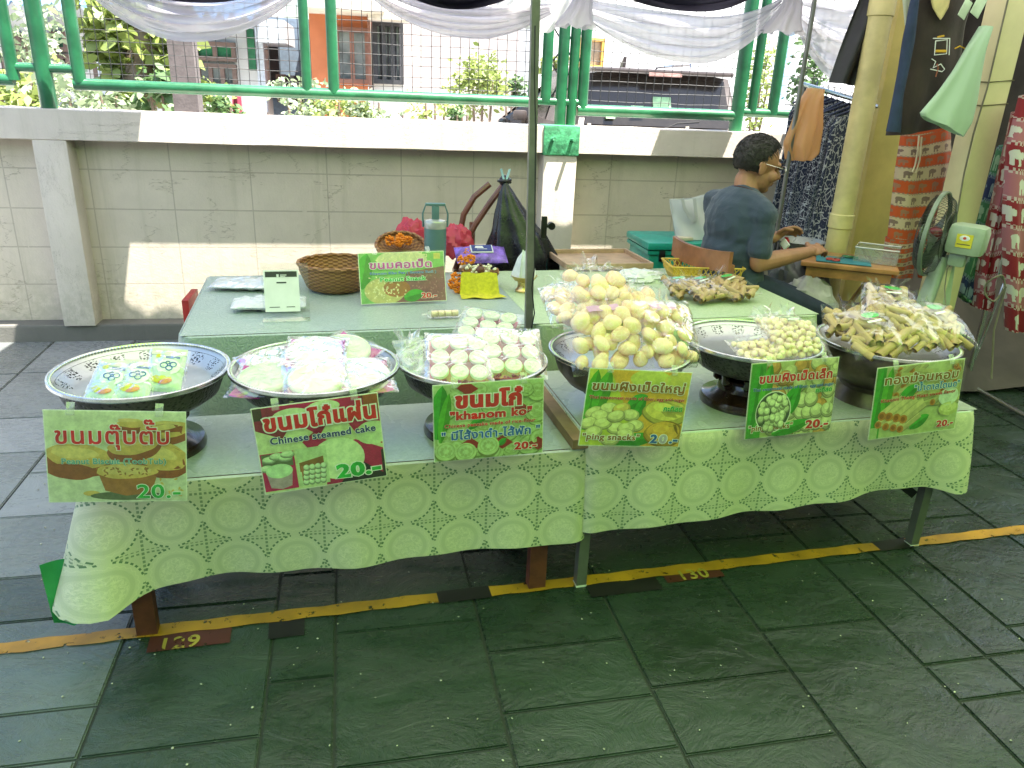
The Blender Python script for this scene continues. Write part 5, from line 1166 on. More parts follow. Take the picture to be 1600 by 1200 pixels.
# packs of small cakes, tray 3
PNK=mat('pink_paper_cup',(.55,.10,.16),.6); CAK=mat('white_rice_cake',(.66,.70,.58),.7,var=.1,bump=.4,bscale=140)
def f_cup(bm): lathe(bm,[(.001,-.012),(.022,-.012),(.026,.006),(.001,.006)],20)
def f_top(bm):
    lathe(bm,[(.0262,.004),(.0268,.010),(.025,.014),(.021,.0145),(.0195,.0125),(.001,.0125)],22)
    for k in range(5): ell(bm,(.011*math.cos(k*1.256),.011*math.sin(k*1.256),.0128),(.006,.003,.0014),rot=(0,0,k*1.256),seg=8,ring=4)
CUPM=blank(f_cup,0,PNK,'paper_cup'); TOPM=blank(f_top,0,CAK,'cake_top')
def cakes(label,mtx,seed,rows=3,cols=3):
    r=root('cake_pack',label,'cake pack',(0,0,0),'packs of nine small cakes',world=False); r.matrix_world=mtx; R=random.Random(seed); w,h=.056*cols,.056*rows
    for i in range(cols):
        for j in range(rows):
            o=D.objects.new('paper_cup',CUPM); COL.objects.link(o); o.parent=r; o.location=((i-(cols-1)/2)*.0555+R.gauss(0,.001),.03+j*.0555+R.gauss(0,.001),.0); o.rotation_euler=(R.gauss(0,.05),R.gauss(0,.05),R.uniform(0,6))
            q=D.objects.new('cake_top',TOPM); COL.objects.link(q); q.parent=o
    bm=B(); pillow(bm,w+.03,h+.03,.042,28,28,.10,seed); bmesh.ops.translate(bm,verts=bm.verts[:],vec=(0,-.012,.002)); obj('film',bm,PFILM,r,True,180)
    bm=B(); sheet(bm,lambda i,j:Vector(((i-.5)*(w),j*h,-.0155)),2,2); obj('tray_card',bm,PNK,r,False)
    return r
cakes('pack of nine small cakes at the front left of its tray, standing tilted',bagm(tp(2,-.062,-.140,.026),29,0,-3),71)
cakes('pack of nine small cakes at the front right of its tray, standing tilted',bagm(tp(2,.100,-.128,.030),31,6,-6),72)
cakes('pack of nine small cakes lying at the back of its tray, highest of three',bagm(tp(2,.035,.030,.085),16,-6,-14),73)
cakes('pack of nine small cakes hidden under the tilted front packs',bagm(tp(2,.02,-.02,.02),8,8,3),74)
r=root('plastic_bag','crumpled clear bag at the left of the small cakes','plastic bag',tp(2,-.155,-.06,.02),world=False); bm=B(); pillow(bm,.10,.13,.04,20,20,.9,9); fringe(bm,.1,.1,.06,4); obj('film',bm,CLR,r,True,180); r.rotation_euler=(rad(40),0,rad(25))
# large round cakes, tray 2
MGT=mat('magenta_paper',(.48,.03,.26),.5)
def f_big(bm):
    lathe(bm,[(.001,-.011),(.072,-.011),(.077,-.004),(.077,.006),(.073,.011),(.066,.012),(.063,.0095),(.001,.0095)],48)
    for k in range(8): a=k*.785; ell(bm,(.035*math.cos(a),.035*math.sin(a),.0098),(.017,.006,.0018),rot=(0,0,a+.6),seg=10,ring=5)
    ell(bm,(0,0,.0098),(.012,.012,.0022),seg=14,ring=6)
BIGM=blank(f_big,0,CAK,'cake')
def bigcake(label,mtx,seed,pr_=.0):
    r=root('round_cake',label,'cake',(0,0,0),'large round cakes in film',world=False); r.matrix_world=mtx
    o=D.objects.new('cake',BIGM); COL.objects.link(o); o.parent=r; o.rotation_euler.z=seed
    bm=B(); s=.078; sheet(bm,lambda i,j:Vector(((i-.5)*2*s,(j-.5)*2*s,-.0125+.012*((2*i-1)**2*(2*j-1)**2))),10,10); obj('paper',bm,MGT,r,True)
    bm=B(); pillow(bm,.178,.178,.036,26,26,.16,seed); bmesh.ops.translate(bm,verts=bm.verts[:],vec=(0,-.089,0)); obj('film',bm,PFILM,r,True,180)
GB=lambda dx,dy,dz,t,yw,ro:bagm(tp(1,dx,dy,dz),t,yw,ro)
bigcake('film wrapped round cake at the front centre of its tray',GB(.0,-.125,.050,20,0,6),1)
bigcake('film wrapped round cake at the front left rim of its tray',GB(-.135,-.085,.040,12,-20,12),2)
bigcake('film wrapped round cake at the front right rim of its tray',GB(.125,-.095,.042,14,15,-8),3)
bigcake('film wrapped round cake at the left back of its tray',GB(-.115,.04,.045,8,0,30),4)
bigcake('film wrapped round cake at the back right with a raised magenta corner',GB(.085,.07,.062,14,8,40),5)
bigcake('topmost film wrapped round cake in the middle of its tray',GB(.0,.0,.085,10,0,-5),6)
# biscuit packets, tray 1
def packet(label,mtx,seed):
    r=root('biscuit_packet',label,'packet',(0,0,0),'small biscuit packets',world=False); r.matrix_world=mtx
    bm=B(); pillow(bm,.088,.115,.026,14,16,.15,seed); obj('wrapper',bm,mat('pale_green_wrapper',(.46,.60,.44),.3,var=.12,scale=30),r)
    bm=B(); pillow(bm,.104,.138,.034,18,20,.22,seed+3); bmesh.ops.translate(bm,verts=bm.verts[:],vec=(0,-.008,0)); obj('film',bm,FILM,r,True,180)
    bm=B(); box(bm,(0,.122,.004),(.09,.020,.002),bev=.0005); obj('header_strip',bm,mat('cream_strip',(.60,.58,.46),.5),r,False)
    Wd=mat('white_print',(.66,.72,.64),.5); Bl=mat('blue_print',(.01,.10,.28),.5); Ye=mat('yellow_print',(.55,.50,.02),.5); Og=mat('orange_print',(.60,.20,.02),.5)
    bm=B(); z=.0138
    ell(bm,(.006,.070,z),(.030,.024,.0012),mi=0,seg=22,ring=6)
    for k,(x,y,q) in enumerate(((-.006,.074,.009),(.008,.066,.008),(.017,.077,.008),(.003,.082,.005))):
        pts=[(x+q*math.cos(a*.4),y+q*.85*math.sin(a*.4),z+.0016) for a in range(17)]; tube(bm,pts,.0016,5,mi=1)
    ell(bm,(-.006,.033,z-.001),(.026,.014,.0014),mi=2,seg=12,ring=6); ell(bm,(.004,.026,z-.0002),(.018,.008,.0014),mi=3,seg=10,ring=6,rot=(0,0,.3)); ell(bm,(-.024,.104,z-.005),(.008,.008,.0012),mi=2,seg=12,ring=6); box(bm,(.012,.102,z-.004),(.036,.007,.001),mi=1)
    obj('print',bm,[Wd,Bl,Ye,Og],r)
packet('biscuit packet at the left of the three on the leftmost tray',bagm(tp(0,-.075,-.150,.012),34,-4,-8),81)
packet('biscuit packet in the middle of the three on the leftmost tray',bagm(tp(0,-.005,-.155,.014),32,0,-5),82)
packet('biscuit packet at the right, highest of the three on the leftmost tray',bagm(tp(0,.070,-.125,.022),40,6,-8),83)
# ------------------------------------------------ right back table things
t=root('plastic_tray','shallow light brown tray behind the bags, left of the teal box','tray',az(950,424,.70)); c=az(950,420,.70)+Vector((0,.18,0))
bm=B(); box(bm,c,(.44,.36,.012),rot=(0,0,TA),bev=.004); obj('base',bm,mat('tan_plastic',(.42,.28,.18),.45),t)
for dx,dy,w,h in ((0,-.18,.44,.014),(0,.18,.44,.014),(-.22,0,.014,.36),(.22,0,.014,.36)): bm=B(); box(bm,c+tu*dx+tw*dy+Vector((0,0,.012)),(w,h,.03),rot=(0,0,TA),bev=.004); obj('rim',bm,mat('tan_plastic',(.42,.28,.18),.45),t)
blob('plastic_bag','crumpled white carrier bag with green print on the back table',on(1005,442)+Vector((0,.05,.015)),.13,.06,.035,MILK,'plastic bag',12,.3)
YLB=mat('yellow_lattice_plastic',(.55,.36,.05),.45)
p0,p1=on(1050,452),on(1160,442); c=(p0+p1)/2+Vector((0,.09,0)); r=root('lattice_basket','yellow plastic basket with a lattice rim behind the wafer bags','basket',c,world=False); r.rotation_euler.z=rad(-6)
w,d_,h_=.34,.20,.085
bm=B(); box(bm,(0,0,.004),(w*.8,d_*.75,.006)); 
for (ax,ay_,bx,by) in ((-1,-1,1,-1),(1,-1,1,1),(1,1,-1,1),(-1,1,-1,-1)):
    quad(bm,[(ax*w*.40,ay_*d_*.37,.004),(bx*w*.40,by*d_*.37,.004),(bx*w*.46,by*d_*.45,h_*.55),(ax*w*.46,ay_*d_*.45,h_*.55)])
obj('tub',bm,mat('amber_plastic',(.50,.33,.02),.4),r,False)
bm=B()
for (ax,ay_,bx,by) in ((-1,-1,1,-1),(1,-1,1,1),(1,1,-1,1),(-1,1,-1,-1)):
    A,Bq=Vector((ax*w*.46,ay_*d_*.45,h_*.55)),Vector((bx*w*.46,by*d_*.45,h_*.55)); A2,B2=Vector((ax*w*.5,ay_*d_*.5,h_)),Vector((bx*w*.5,by*d_*.5,h_)); n=max(5,int((Bq-A).length/.022))
    tube(bm,[A,Bq],.003,6); tube(bm,[A2,B2],.004,6)
    for k in range(n):
        tube(bm,[A.lerp(Bq,k/n),A2.lerp(B2,(k+1)/n)],.0025,5); tube(bm,[A.lerp(Bq,(k+1)/n),A2.lerp(B2,k/n)],.0025,5)
obj('lattice_rim',bm,YLB,r)
# ================================================================ THE SEATED MAN
MY=3.42; Fd=Vector((.955,.30,0)).normalized(); Rd=Vector((.30,-.955,0)).normalized(); UZ=Vector((0,0,1)); MS=1.05
RB=Matrix((Rd,Fd,UZ)).transposed()
J={}
J['pel']=ay(1140,434,MY); J['bel']=ay(1139,395,MY); J['che']=ay(1147,347,MY); J['uch']=ay(1158,315,MY); J['nb']=ay(1165,303,MY); J['hd']=ay(1184,259,MY+.02)
SKIN=mat('tanned_skin',(.33,.155,.085),.5,var=.10,scale=20,bump=.1,bscale=120)
def shirtmat():
    m=M('slate_blue_jersey'); n=m.noise(7,4); m.col(m.mix(n.step(.3,.7),(.028,.043,.07),(.034,.052,.084))); m.set(Roughness=.9,Sheen_Weight=.2); m.bump(m.noise(7,2,.4,1.2)*1.2+m.noise(200,2)*.1,.55,.02); return m.m
SHIRT=shirtmat(); JEAN=mat('dark_navy_trousers',(.016,.026,.05),.85,bump=.4,bscale=30); HAIR=mat('black_hair',(.012,.009,.008),.55,var=.5,scale=60,bump=.8,bscale=160)
man=root('person','man in a slate blue T-shirt and glasses sitting at the folding table, seen from behind','person',(J['pel'].x,J['pel'].y,0))
shR=ay(1183,328,MY)+Rd*.175*MS*.6+Vector((-.02,0,0)); shL=J['uch']+Vector((0,0,-.03))-Rd*.17
shR=J['uch']+Vector((0,0,-.04))+Rd*.148
elR=ap(1186,411,shR+Rd*.03,(0,1,0)); wrR=ap(1263,394,elR+Vector((0,.08,0)),(0,1,0)); 
elL=shL+Vector((.09,.06,-.26)); wrL=ap(1207,372,elL+Vector((0,-.12,0)),(0,1,0))
hipR=J['pel']+Rd*.09+Vector((0,0,-.02)); hipL=J['pel']-Rd*.09+Vector((0,0,-.02))
knR=ap(1284,494,hipR+Fd*.2,(0,1,0)); knL=knR-Rd*.16+Fd*.05+Vector((0,0,.02)); anR=Vector((knR.x-.02,knR.y+.02,.09)); anL=Vector((knL.x+.02,knL.y+.06,.09))
Hf=Vector((.985,-.02,-.20)).normalized(); Hr=Hf.cross(UZ).normalized(); Hu=Hr.cross(Hf); HB=Matrix((Hr,Hf,Hu)).transposed(); hc=J['hd']
H=lambda r,f,u:hc+(Hr*r+Hf*f+Hu*u)*MS
def torso(bm,g=0):
    ell(bm,J['pel'],(.165*MS+g,.125*MS+g,.13*MS+g),RB); ell(bm,J['bel'],(.142*MS+g,.102*MS+g,.15*MS+g),RB); ell(bm,J['che'],(.150*MS+g,.102*MS+g,.15*MS+g),RB); ell(bm,J['uch']+Vector((0,0,-.02)),(.142*MS+g,.080*MS+g,.070*MS+g),RB)
    limb(bm,[shL,J['uch']+Vector((0,0,.0)),shR],[.054*MS+g,.070*MS+g,.054*MS+g])
def hand(bm,w,d,pn,curl,side):
    """palm and five fingers; d = along the hand, pn = palm normal, side = towards the thumb"""
    d=d.normalized(); pn=(pn-d*pn.dot(d)).normalized(); s=d.cross(pn)*side; c=w+d*.045
    Rm=Matrix((s,d,pn)).transposed(); ell(bm,c,(.038,.046,.016),Rm); limb(bm,[w,w+d*.02],[.026,.026])
    for k,(o,l) in enumerate(((.028,.068),(.010,.078),(-.009,.072),(-.027,.056))):
        p=w+d*.085+s*o; a=0; pts=[p]
        for q in range(3):
            a+=curl*(.9 if q else .6); dd=d*math.cos(a)+pn*math.sin(a); p=p+dd*l*(.42,.32,.26)[q]; pts.append(p)
        limb(bm,pts,[.0098,.009,.0085,.0072],8)
    p=w+d*.03+s*.03; limb(bm,[p,p+(s*.7+d*.6+pn*.2).normalized()*.034,p+(s*.55+d*.8+pn*.3).normalized()*.034+(d*.7+pn*.5).normalized()*.030],[.0125,.011,.009],8)
bm=B(); torso(bm,-.012)
limb(bm,[J['nb']-UZ*.02,H(0,-.03,-.07)],[.058,.055])
ell(bm,H(0,-.012,.03),(.076*MS,.097*MS,.088*MS),HB); ell(bm,H(0,.022,-.045),(.058*MS,.066*MS,.066*MS),HB); ell(bm,H(0,.055,-.088),(.03,.03,.022),HB); ell(bm,H(0,.078,.022),(.055,.02,.018),HB)
limb(bm,[H(0,.088,.010),H(0,.108,-.026)],[.009,.0155]); ell(bm,H(.012,.098,-.030),(.009,.011,.009),HB); ell(bm,H(-.012,.098,-.030),(.009,.011,.009),HB)
ell(bm,H(0,.086,-.055),(.022,.012,.0065),HB); ell(bm,H(0,.084,-.066),(.020,.012,.007),HB); ell(bm,H(.042,.058,-.03),(.026,.03,.028),HB); ell(bm,H(-.042,.058,-.03),(.026,.03,.028),HB)
for s in (-1,1):
    ell(bm,H(s*.078,-.012,-.008),(.009,.021,.032),HB@Matrix.Rotation(s*.35,3,'Z')); ell(bm,H(s*.082,-.02,.006),(.006,.018,.018),HB)
limb(bm,[shR,elR,elR.lerp(wrR,.35),wrR],[.05,.043,.042,.027]); limb(bm,[shL,elL,elL.lerp(wrL,.35),wrL],[.05,.043,.042,.027])
hand(bm,wrR,(wrR-elR)+Vector((0,.03,.02)),Vector((.1,.5,-.8)),.75,1); hand(bm,wrL,Vector((.8,.1,.35)),Vector((.2,-.6,-.6)),.55,-1)
for a,b,c in ((hipR,knR,anR),(hipL,knL,anL)):
    limb(bm,[a,b,c],[.075,.052,.035]); f=Vector((Fd.x,Fd.y,0)); limb(bm,[c-UZ*.05,c+f*.14-UZ*.06],[.035,.03])
body=obj('body',bm,SKIN,man); remesh(body,.0042,4,.5)
bm=B(); torso(bm,.010); 
for sh,el in ((shR,elR),(shL,elL)): limb(bm,[sh,sh.lerp(el,.5),sh.lerp(el,.74)],[.056,.056,.060])
limb(bm,[J['nb']-UZ*.05,J['nb']-UZ*.012],[.085,.062])
sh_=obj('shirt',bm,SHIRT,man); remesh(sh_,.006,5,.5)
for v in sh_.data.vertices:
    p=v.co+ORG[sh_.name]; n=(abs(noise.noise(Vector((p.x*6+p.z*5,p.y*6,p.z*11-p.x*7))))-.2)*-.014+noise.noise(Vector((p.x*14,p.y*14,p.z*30)))*.0045; v.co+=v.normal*n
bm=B(); ell(bm,J['pel']-UZ*.02,(.168*MS,.128*MS,.125*MS),RB)
for a,b,c in ((hipR,knR,anR),(hipL,knL,anL)): limb(bm,[a,a.lerp(b,.5),b,c],[.092,.083,.066,.05])
tr_=obj('trousers',bm,JEAN,man); remesh(tr_,.007,5,.5)
bm=B(); t_=B(); bmesh.ops.create_uvsphere(t_,u_segments=72,v_segments=48,radius=1)
ks=[]
for v in t_.verts:
    d=v.co.normalized(); f,u,r=d.y,d.z,abs(d.x)
    # hairline: forehead above, in front of the ear along the temple, nape below
    lim=(.62 if f>.55 else .62-(.55-f)*1.15 if f>.12 else .10-(.12-f)*4.2 if f>-.06 else -.66)
    lim+=.05*noise.noise(d*9)
    if u<lim: ks.append(v)
bmesh.ops.delete(t_,geom=ks,context='VERTS')
for v in t_.verts:
    d=v.co.normalized(); th=.006+.009*max(0,d.z)+.003*max(0,-d.y); n=.005*noise.noise(Vector((d.x*34,d.y*8,d.z*6)))+.004*noise.noise(d*16)+.003*noise.noise(d*60)
    v.co=Vector((d.x*(.0775+th+n),d.y*(.099+th+n)-.012,d.z*(.090+th+n)+.028))*MS
be=set(v for e_ in t_.edges if e_.is_boundary for v in e_.verts)
for v in be: v.co*=.94
merge(bm,t_,Matrix.Translation(hc)@HB.to_4x4())
R_h=random.Random(9)
for k in range(1500):
    d=Vector((R_h.gauss(0,1),R_h.gauss(0,1),R_h.gauss(0,1))).normalized(); f,u=d.y,d.z
    lim=(.66 if f>.55 else .66-(.55-f)*1.15 if f>.12 else .14-(.12-f)*4.2 if f>-.06 else -.6)
    if u<lim: continue
    def sp(q,l): q=q.normalized(); th=.008+.009*max(0,q.z)+l; return hc+HB@(Vector((q.x*(.0775+th),q.y*(.099+th)-.012,q.z*(.090+th)+.028))*MS)
    fl=Vector((d.x*.5+R_h.gauss(0,.25),(.5 if f>.1 else -.6)+R_h.gauss(0,.25),-.55 if u<.6 else -.1)); l=R_h.uniform(.15,.34)
    tube(bm,[sp(d,-.002),sp(d+fl*l*.5,.002),sp(d+fl*l,R_h.uniform(.0005,.004))],[.0016,.0013,.0005],4,cap=False)
obj('hair',bm,HAIR,man,True,180)
bm=B(); 
for s in (-1,1):
    tube(bm,[H(s*.078,-.01,.014),H(s*.077,.07,.012),H(s*.066,.097,.012)],.0016,6)
    tube(bm,[H(s*.036+.026*math.cos(t*.42),.105,.006+.018*math.sin(t*.42)) for t in range(16)],.0016,6)
tube(bm,[H(-.011,.108,.010),H(.011,.108,.010)],.0015,6); obj('glasses',bm,mat('pale_metal_frame',(.7,.68,.62),.2,.8),man)
for s in (-1,1): bm=B(); ell(bm,H(s*.034,.086,.010),(.012,.008,.006),HB); ell(bm,H(s*.036,.092,.034),(.02,.006,.004),HB,mi=1); obj('eye',bm,[mat('dark_eye',(.03,.02,.015),.2),HAIR],man)
bm=B(); pts=[J['nb']+Vector((0,0,.005))+RB@Vector((.066*math.cos(t),.066*math.sin(t)+.01,.022*math.sin(t)*-1+.01)) for t in [2*PI*k/24 for k in range(25)]]; tube(bm,pts,.003,6); obj('necklace',bm,mat('dark_bead_cord',(.05,.015,.01),.5),man)
# red cord reel in his left hand
c=wrL+Vector((.075,.0,-.025)); bm=B(); lathe(bm,[(.001,-.03),(.018,-.03),(.018,.015),(.01,.022),(.01,.03),(.001,.03)],18,c); tag(obj('glue_bottle',bm,mat('red_bottle',(.45,.02,.03),.35),None),'small red bottle held in the man\'s left hand','bottle')
bm=B(); q=c+Vector((-.02,-.03,.0)); box(bm,q,(.012,.05,.035),rot=(.5,.4,.3),bev=.002); tag(obj('paper_tag',bm,mat('white_paper',(.7,.7,.7),.7),None),'white paper tag in front of the small red bottle','tag')
# chair under him
CW=mat('warm_brown_wood',(.26,.10,.045),.4,var=.3,scale=9,coat=.3); ch=root('wooden_chair','brown wooden chair with a curved back rest under the seated man','chair',(J['pel'].x,J['pel'].y,0))
sz=J['pel'].z-.135; pc=Vector((J['pel'].x,J['pel'].y,0))
bk0=ap(1097,385,pc-Fd*.20-Rd*.18,Fd); bk1=ap(1163,406,pc-Fd*.20+Rd*.18,Fd)
bm=B(); zz=max(bk0.z,bk1.z)
def fn(i,j):
    x=(i-.5)*.40; return pc-Fd*(.19+.03*(1-(2*i-1)**2))+Rd*x+UZ*(zz-.09+.09*j+.012*(2*i-1)**2)
for o_ in (0,.02): sheet(bm,lambda i,j:fn(i,j)-Fd*o_,16,4)
bmesh.ops.bridge_loops(bm,edges=[e for e in bm.edges if e.is_boundary]); obj('backrest',bm,CW,ch)
bm=B(); box(bm,pc+UZ*(sz-.012),(.42,.42,.024),RB,bev=.008); obj('seat',bm,CW,ch)
for r_,f_ in ((-1,-1),(1,-1),(-1,1),(1,1)): bm=B(); p=pc+Rd*.18*r_+Fd*.18*f_; bar(bm,p+UZ*.003,p+UZ*(zz-.05 if f_<0 else sz-.025),.03,.03); obj('leg',bm,CW,ch)
# ================================================================ FOLDING TABLE AND WHAT LIES ON IT
FZ=.745; PINE=mat('varnished_pine',(.42,.20,.07),.4,var=.3,scale=7,coat=.35)
fa,fb=az(1252,408,FZ),az(1406,424,FZ); fu=(fb-fa).normalized(); fv=Vector((-fu.y,fu.x,0)); FL=(fb-fa).length; FW=.36
def FT(u,v,z=0): return fa+fu*u+fv*v+Vector((0,0,z))
FR=Matrix((fu,fv,UZ)).transposed()
ft=root('folding_table','small varnished wooden folding table in front of the seated man','table',FT(FL/2,FW/2,-FZ))
bm=B(); box(bm,FT(FL/2,FW/2,-.012),(FL,FW,.022),FR,bev=.004); obj('tabletop',bm,PINE,ft)
for v in (.025,FW-.025): bm=B(); bar(bm,FT(.03,v,-.05),FT(FL-.03,v,-.05),.02,.045); obj('apron',bm,PINE,ft)
for v in (.035,FW-.035):
    bm=B(); bar(bm,FT(.05,v,-.03),FT(FL*.80,v,-FZ+.005),.022,.034,hint=fv); obj('leg',bm,PINE,ft)
    bm=B(); bar(bm,FT(FL-.06,v+.024,-.03),FT(FL*.16,v+.024,-FZ+.005),.022,.034,hint=fv); obj('leg',bm,PINE,ft)
bm=B(); bar(bm,FT(FL*.30,.03,-.30),FT(FL*.30,FW-.03,-.30),.02,.03); obj('stretcher',bm,PINE,ft)
bm=B(); box(bm,FT(.20,.12,.0035),(.26,.17,.003),FR); tag(obj('cutting_mat',bm,mat('teal_mat',(.03,.20,.24),.6),None),'teal cutting mat lying on the folding table','mat')
bx=root('plastic_box','clear plastic box at the right end of the folding table','box',FT(.36,.20,0),world=False); bx.rotation_euler.z=math.atan2(fu.y,fu.x)-.15
bm=B()
for sx,sy,w,d in ((0,-.08,.20,.003),(0,.08,.20,.003),(-.10,0,.003,.157),(.10,0,.003,.157)): box(bm,(sx,sy,.04),(w,d,.068))
box(bm,(0,0,.004),(.196,.156,.004)); obj('tub',bm,film('clear_box_plastic',(.9,.92,.92),.2,.06,6,.10),bx,False)
bm=B(); pts=[(-.102,-.082,.076),(.102,-.082,.076),(.102,.082,.076),(-.102,.082,.076),(-.102,-.082,.076)]; tube(bm,pts,.004,6); obj('rim',bm,mat('clear_lid',(.45,.45,.43),.15,.3),bx)
bw=root('basin','grey metal basin with green inside on the far side of the folding table','basin',FT(-.02,.27,0),world=False)
bm=B(); lathe(bm,[(.001,.002),(.09,.002),(.125,.06),(.13,.062),(.122,.058),(.088,.008),(.001,.008)],32); obj('bowl',bm,mat('grey_enamel',(.25,.26,.25),.3,.4),bw)
sc=root('scissors','red handled scissors lying on the teal mat','scissors',FT(.16,.09,.008),world=False); sc.rotation_euler.z=.5
bm=B()
for s in (-1,1): tube(bm,[(-.02+.022*math.cos(k*.524),s*.017+.014*math.sin(k*.524),.004) for k in range(13)],.0045,6)
obj('handle',bm,mat('red_plastic',(.40,.03,.025),.4),sc)
bm=B()
for s in (-1,1): bar(bm,(0,s*.006,.004),(.085,-s*.004,.004),.003,.010)
obj('blade',bm,STL,sc)
bm=B(); tube(bm,[FT(.22+.02*math.cos(k*.5),.20+.015*math.sin(k*.5),.012) for k in range(13)],.006,6); box(bm,FT(.25,.2,.012),(.05,.014,.012),FR,bev=.003); tag(obj('bulldog_clip',bm,mat('dark_green_plastic',(.02,.15,.06),.4),None),'dark green clip between scissors and clear box','clip')
# storage under and beside
tb=root('storage_box','teal plastic storage box with a lid behind the chair back','box',ay(1062,398,3.9)); a,b=ay(1012,382,3.9),ay(1128,390,3.9); c=(a+b)/2; wd=b.x-a.x
TL=mat('teal_plastic',(.015,.30,.23),.35)
bm=B(); box(bm,Vector((c.x,4.08,a.z/2-.02)),(wd*.92,.34,a.z-.06),bev=.02); obj('tub',bm,TL,tb)
bm=B(); box(bm,Vector((c.x,4.08,a.z-.01)),(wd,.38,.04),bev=.012); box(bm,Vector((c.x,4.08,a.z-.045)),(wd*.97,.36,.02)); obj('lid',bm,TL,tb)
for x in (-.3,.3): bm=B(); box(bm,Vector((c.x+x*wd,3.895,a.z-.06)),(.03,.02,.06),bev=.004); obj('clip',bm,BSTEEL,tb)
bg_=root('tote_bag','white fabric tote bag standing on the teal storage box','bag',Vector((c.x,4.05,a.z+.012)))
q0,q1,q2,q3=[ay(x,y,4.02) for x,y in ((1055,376),(1116,376),(1108,303),(1046,311))]
for q in (q0,q1): q.z=a.z+.013
bm=B()
def fn(sg):
    def f(i,j):
        p=q0.lerp(q1,i).lerp(q3.lerp(q2,i),j); return p+Vector((0,sg*(.06*math.sin(i*PI)**.5*(1-.55*j)+.008*math.sin(i*9+j*6)),-.012*math.sin(i*PI)*j))
    return f
sheet(bm,fn(-1),16,12); sheet(bm,fn(1),16,12); bmesh.ops.remove_doubles(bm,verts=bm.verts[:],dist=.002); obj('bag_body',bm,cloth('white_nonwoven',(.70,.70,.70),.25),bg_,True,180)
bm=B(); s=[ay(x,y,3.955) for x,y in ((1066,310),(1069,325),(1078,340),(1086,348),(1088,340),(1085,310))]
for p,q in zip(s,s[1:]): bar(bm,p,q,.018,.002,hint=Vector((0,1,0)))
obj('handle',bm,cloth('white_nonwoven2',(.62,.62,.64),.25),bg_)
p=ay(1068,384,3.95); bm=B(); box(bm,Vector((p.x,3.97,a.z+.022)),(.09,.07,.018),rot=(0,0,.2),bev=.006); tag(obj('soap_box',bm,mat('cream_plastic',(.55,.48,.36),.5),None),'small cream plastic case on the teal box lid','case')
# black bag on its chair
fc=root('folded_chair','folded brown wooden chair leaning by the wall, black bag tied to it','chair',ay(745,430,3.95))
RW=mat('dark_reddish_wood',(.14,.05,.03),.4,var=.3,coat=.3); YC=3.95
for pts in ([(786,290),(765,318),(742,352),(722,392),(712,420)],[(770,291),(745,312),(728,340),(722,372)],[(742,352),(741,395),(741,430)],[(722,372),(724,420)]):
    bm=B(); w=[ay(x,y,YC+(.06 if k else 0)) for k,(x,y) in enumerate(pts)]; tube(bm,[Vector((p.x,YC+(.0 if pts[0][0]==786 else .10),p.z)) for p in [ay(x,y,YC) for x,y in pts]],.016,8); obj('frame_bar',bm,RW,fc)
p=ay(728,392,YC); bm=B(); box(bm,Vector((p.x+.02,YC+.05,p.z-.12)),(.16,.10,.02),bev=.005); obj('seat',bm,RW,fc)
for dx,dy in ((-.05,0),(.10,.1)): bm=B(); bar(bm,Vector((p.x+dx,YC+dy,.003)),Vector((p.x+dx,YC+dy,p.z-.1)),.025,.025); obj('leg',bm,RW,fc)
BLKB=mat('black_polythene',(.014,.013,.018),.28,var=.3,bump=.5,bscale=14)
out=[(786,287),(800,300),(815,320),(832,345),(848,362),(862,385),(868,402),(866,440),(762,440),(758,395),(766,365),(774,330),(781,300)]
top=ay(788,286,3.9); 
bm=B()
def fn(i,j):
    L_=[(788,284),(781,302),(775,330),(766,365),(757,398),(760,445)]; R_=[(792,284),(808,308),(830,342),(852,366),(868,400),(866,445)]
    f=j*5; k=min(4,int(f)); f-=k; l=Vector(L_[k]).lerp(Vector(L_[k+1]),f); r=Vector(R_[k]).lerp(Vector(R_[k+1]),f); t=i*2*PI
    m=(l+r)/2; hw=(r-l)/2; q=ay(m.x,m.y,3.88); k_=depth(q)/1200; rad_=hw.length*k_
    fold=1+.10*math.sin(5*t+j*2)*j+.07*math.sin(9*t-j*4)+.05*noise.noise(Vector((math.cos(t)*2,math.sin(t)*2,j*6)))
    return q+Vector((rad_*math.cos(t)*fold,rad_*.62*math.sin(t)*fold,(-.0)*math.cos(t)-hw.y*k_*math.cos(t)))
sheet(bm,fn,56,40); ell(bm,top+Vector((0,0,.012)),(.028,.025,.028)); 
tube(bm,[top+Vector((.03*math.cos(t*.6),.03*math.sin(t*.6),.004+.004*t*.3)) for t in range(12)],.008,7)
tag(obj('rubbish_bag',bm,BLKB,None,True,60),'black rubbish bag tied to the folded chair, just left of the pole','bag')
pg=root('clothes_peg','pale blue clothes peg on the knot of the black bag','peg',top+Vector((0,0,.02))); PEG=mat('pale_blue_plastic',(.35,.55,.62),.35)
for s in (-1,1): bm=B(); bar(bm,top+Vector((s*.004,-.02,.01)),top+Vector((s*.022,-.02,.07)),.008,.010); obj('arm',bm,PEG,pg)
# dark bag and small clutter below the folding table
blob('plastic_bag','grey plastic bag of clutter on the floor under the folding table',ay(1245,440,3.75),.16,.12,.16,mat('grey_polythene',(.10,.10,.10),.35,bump=.5,bscale=20),'plastic bag',15,.25)
blob('cloth_bundle','pale bundle with a blue patch left of the folding table leg',ay(1262,475,3.55),.14,.12,.14,mat('pale_bundle',(.42,.40,.38),.8,var=.3,scale=5),'bundle',17,.2)
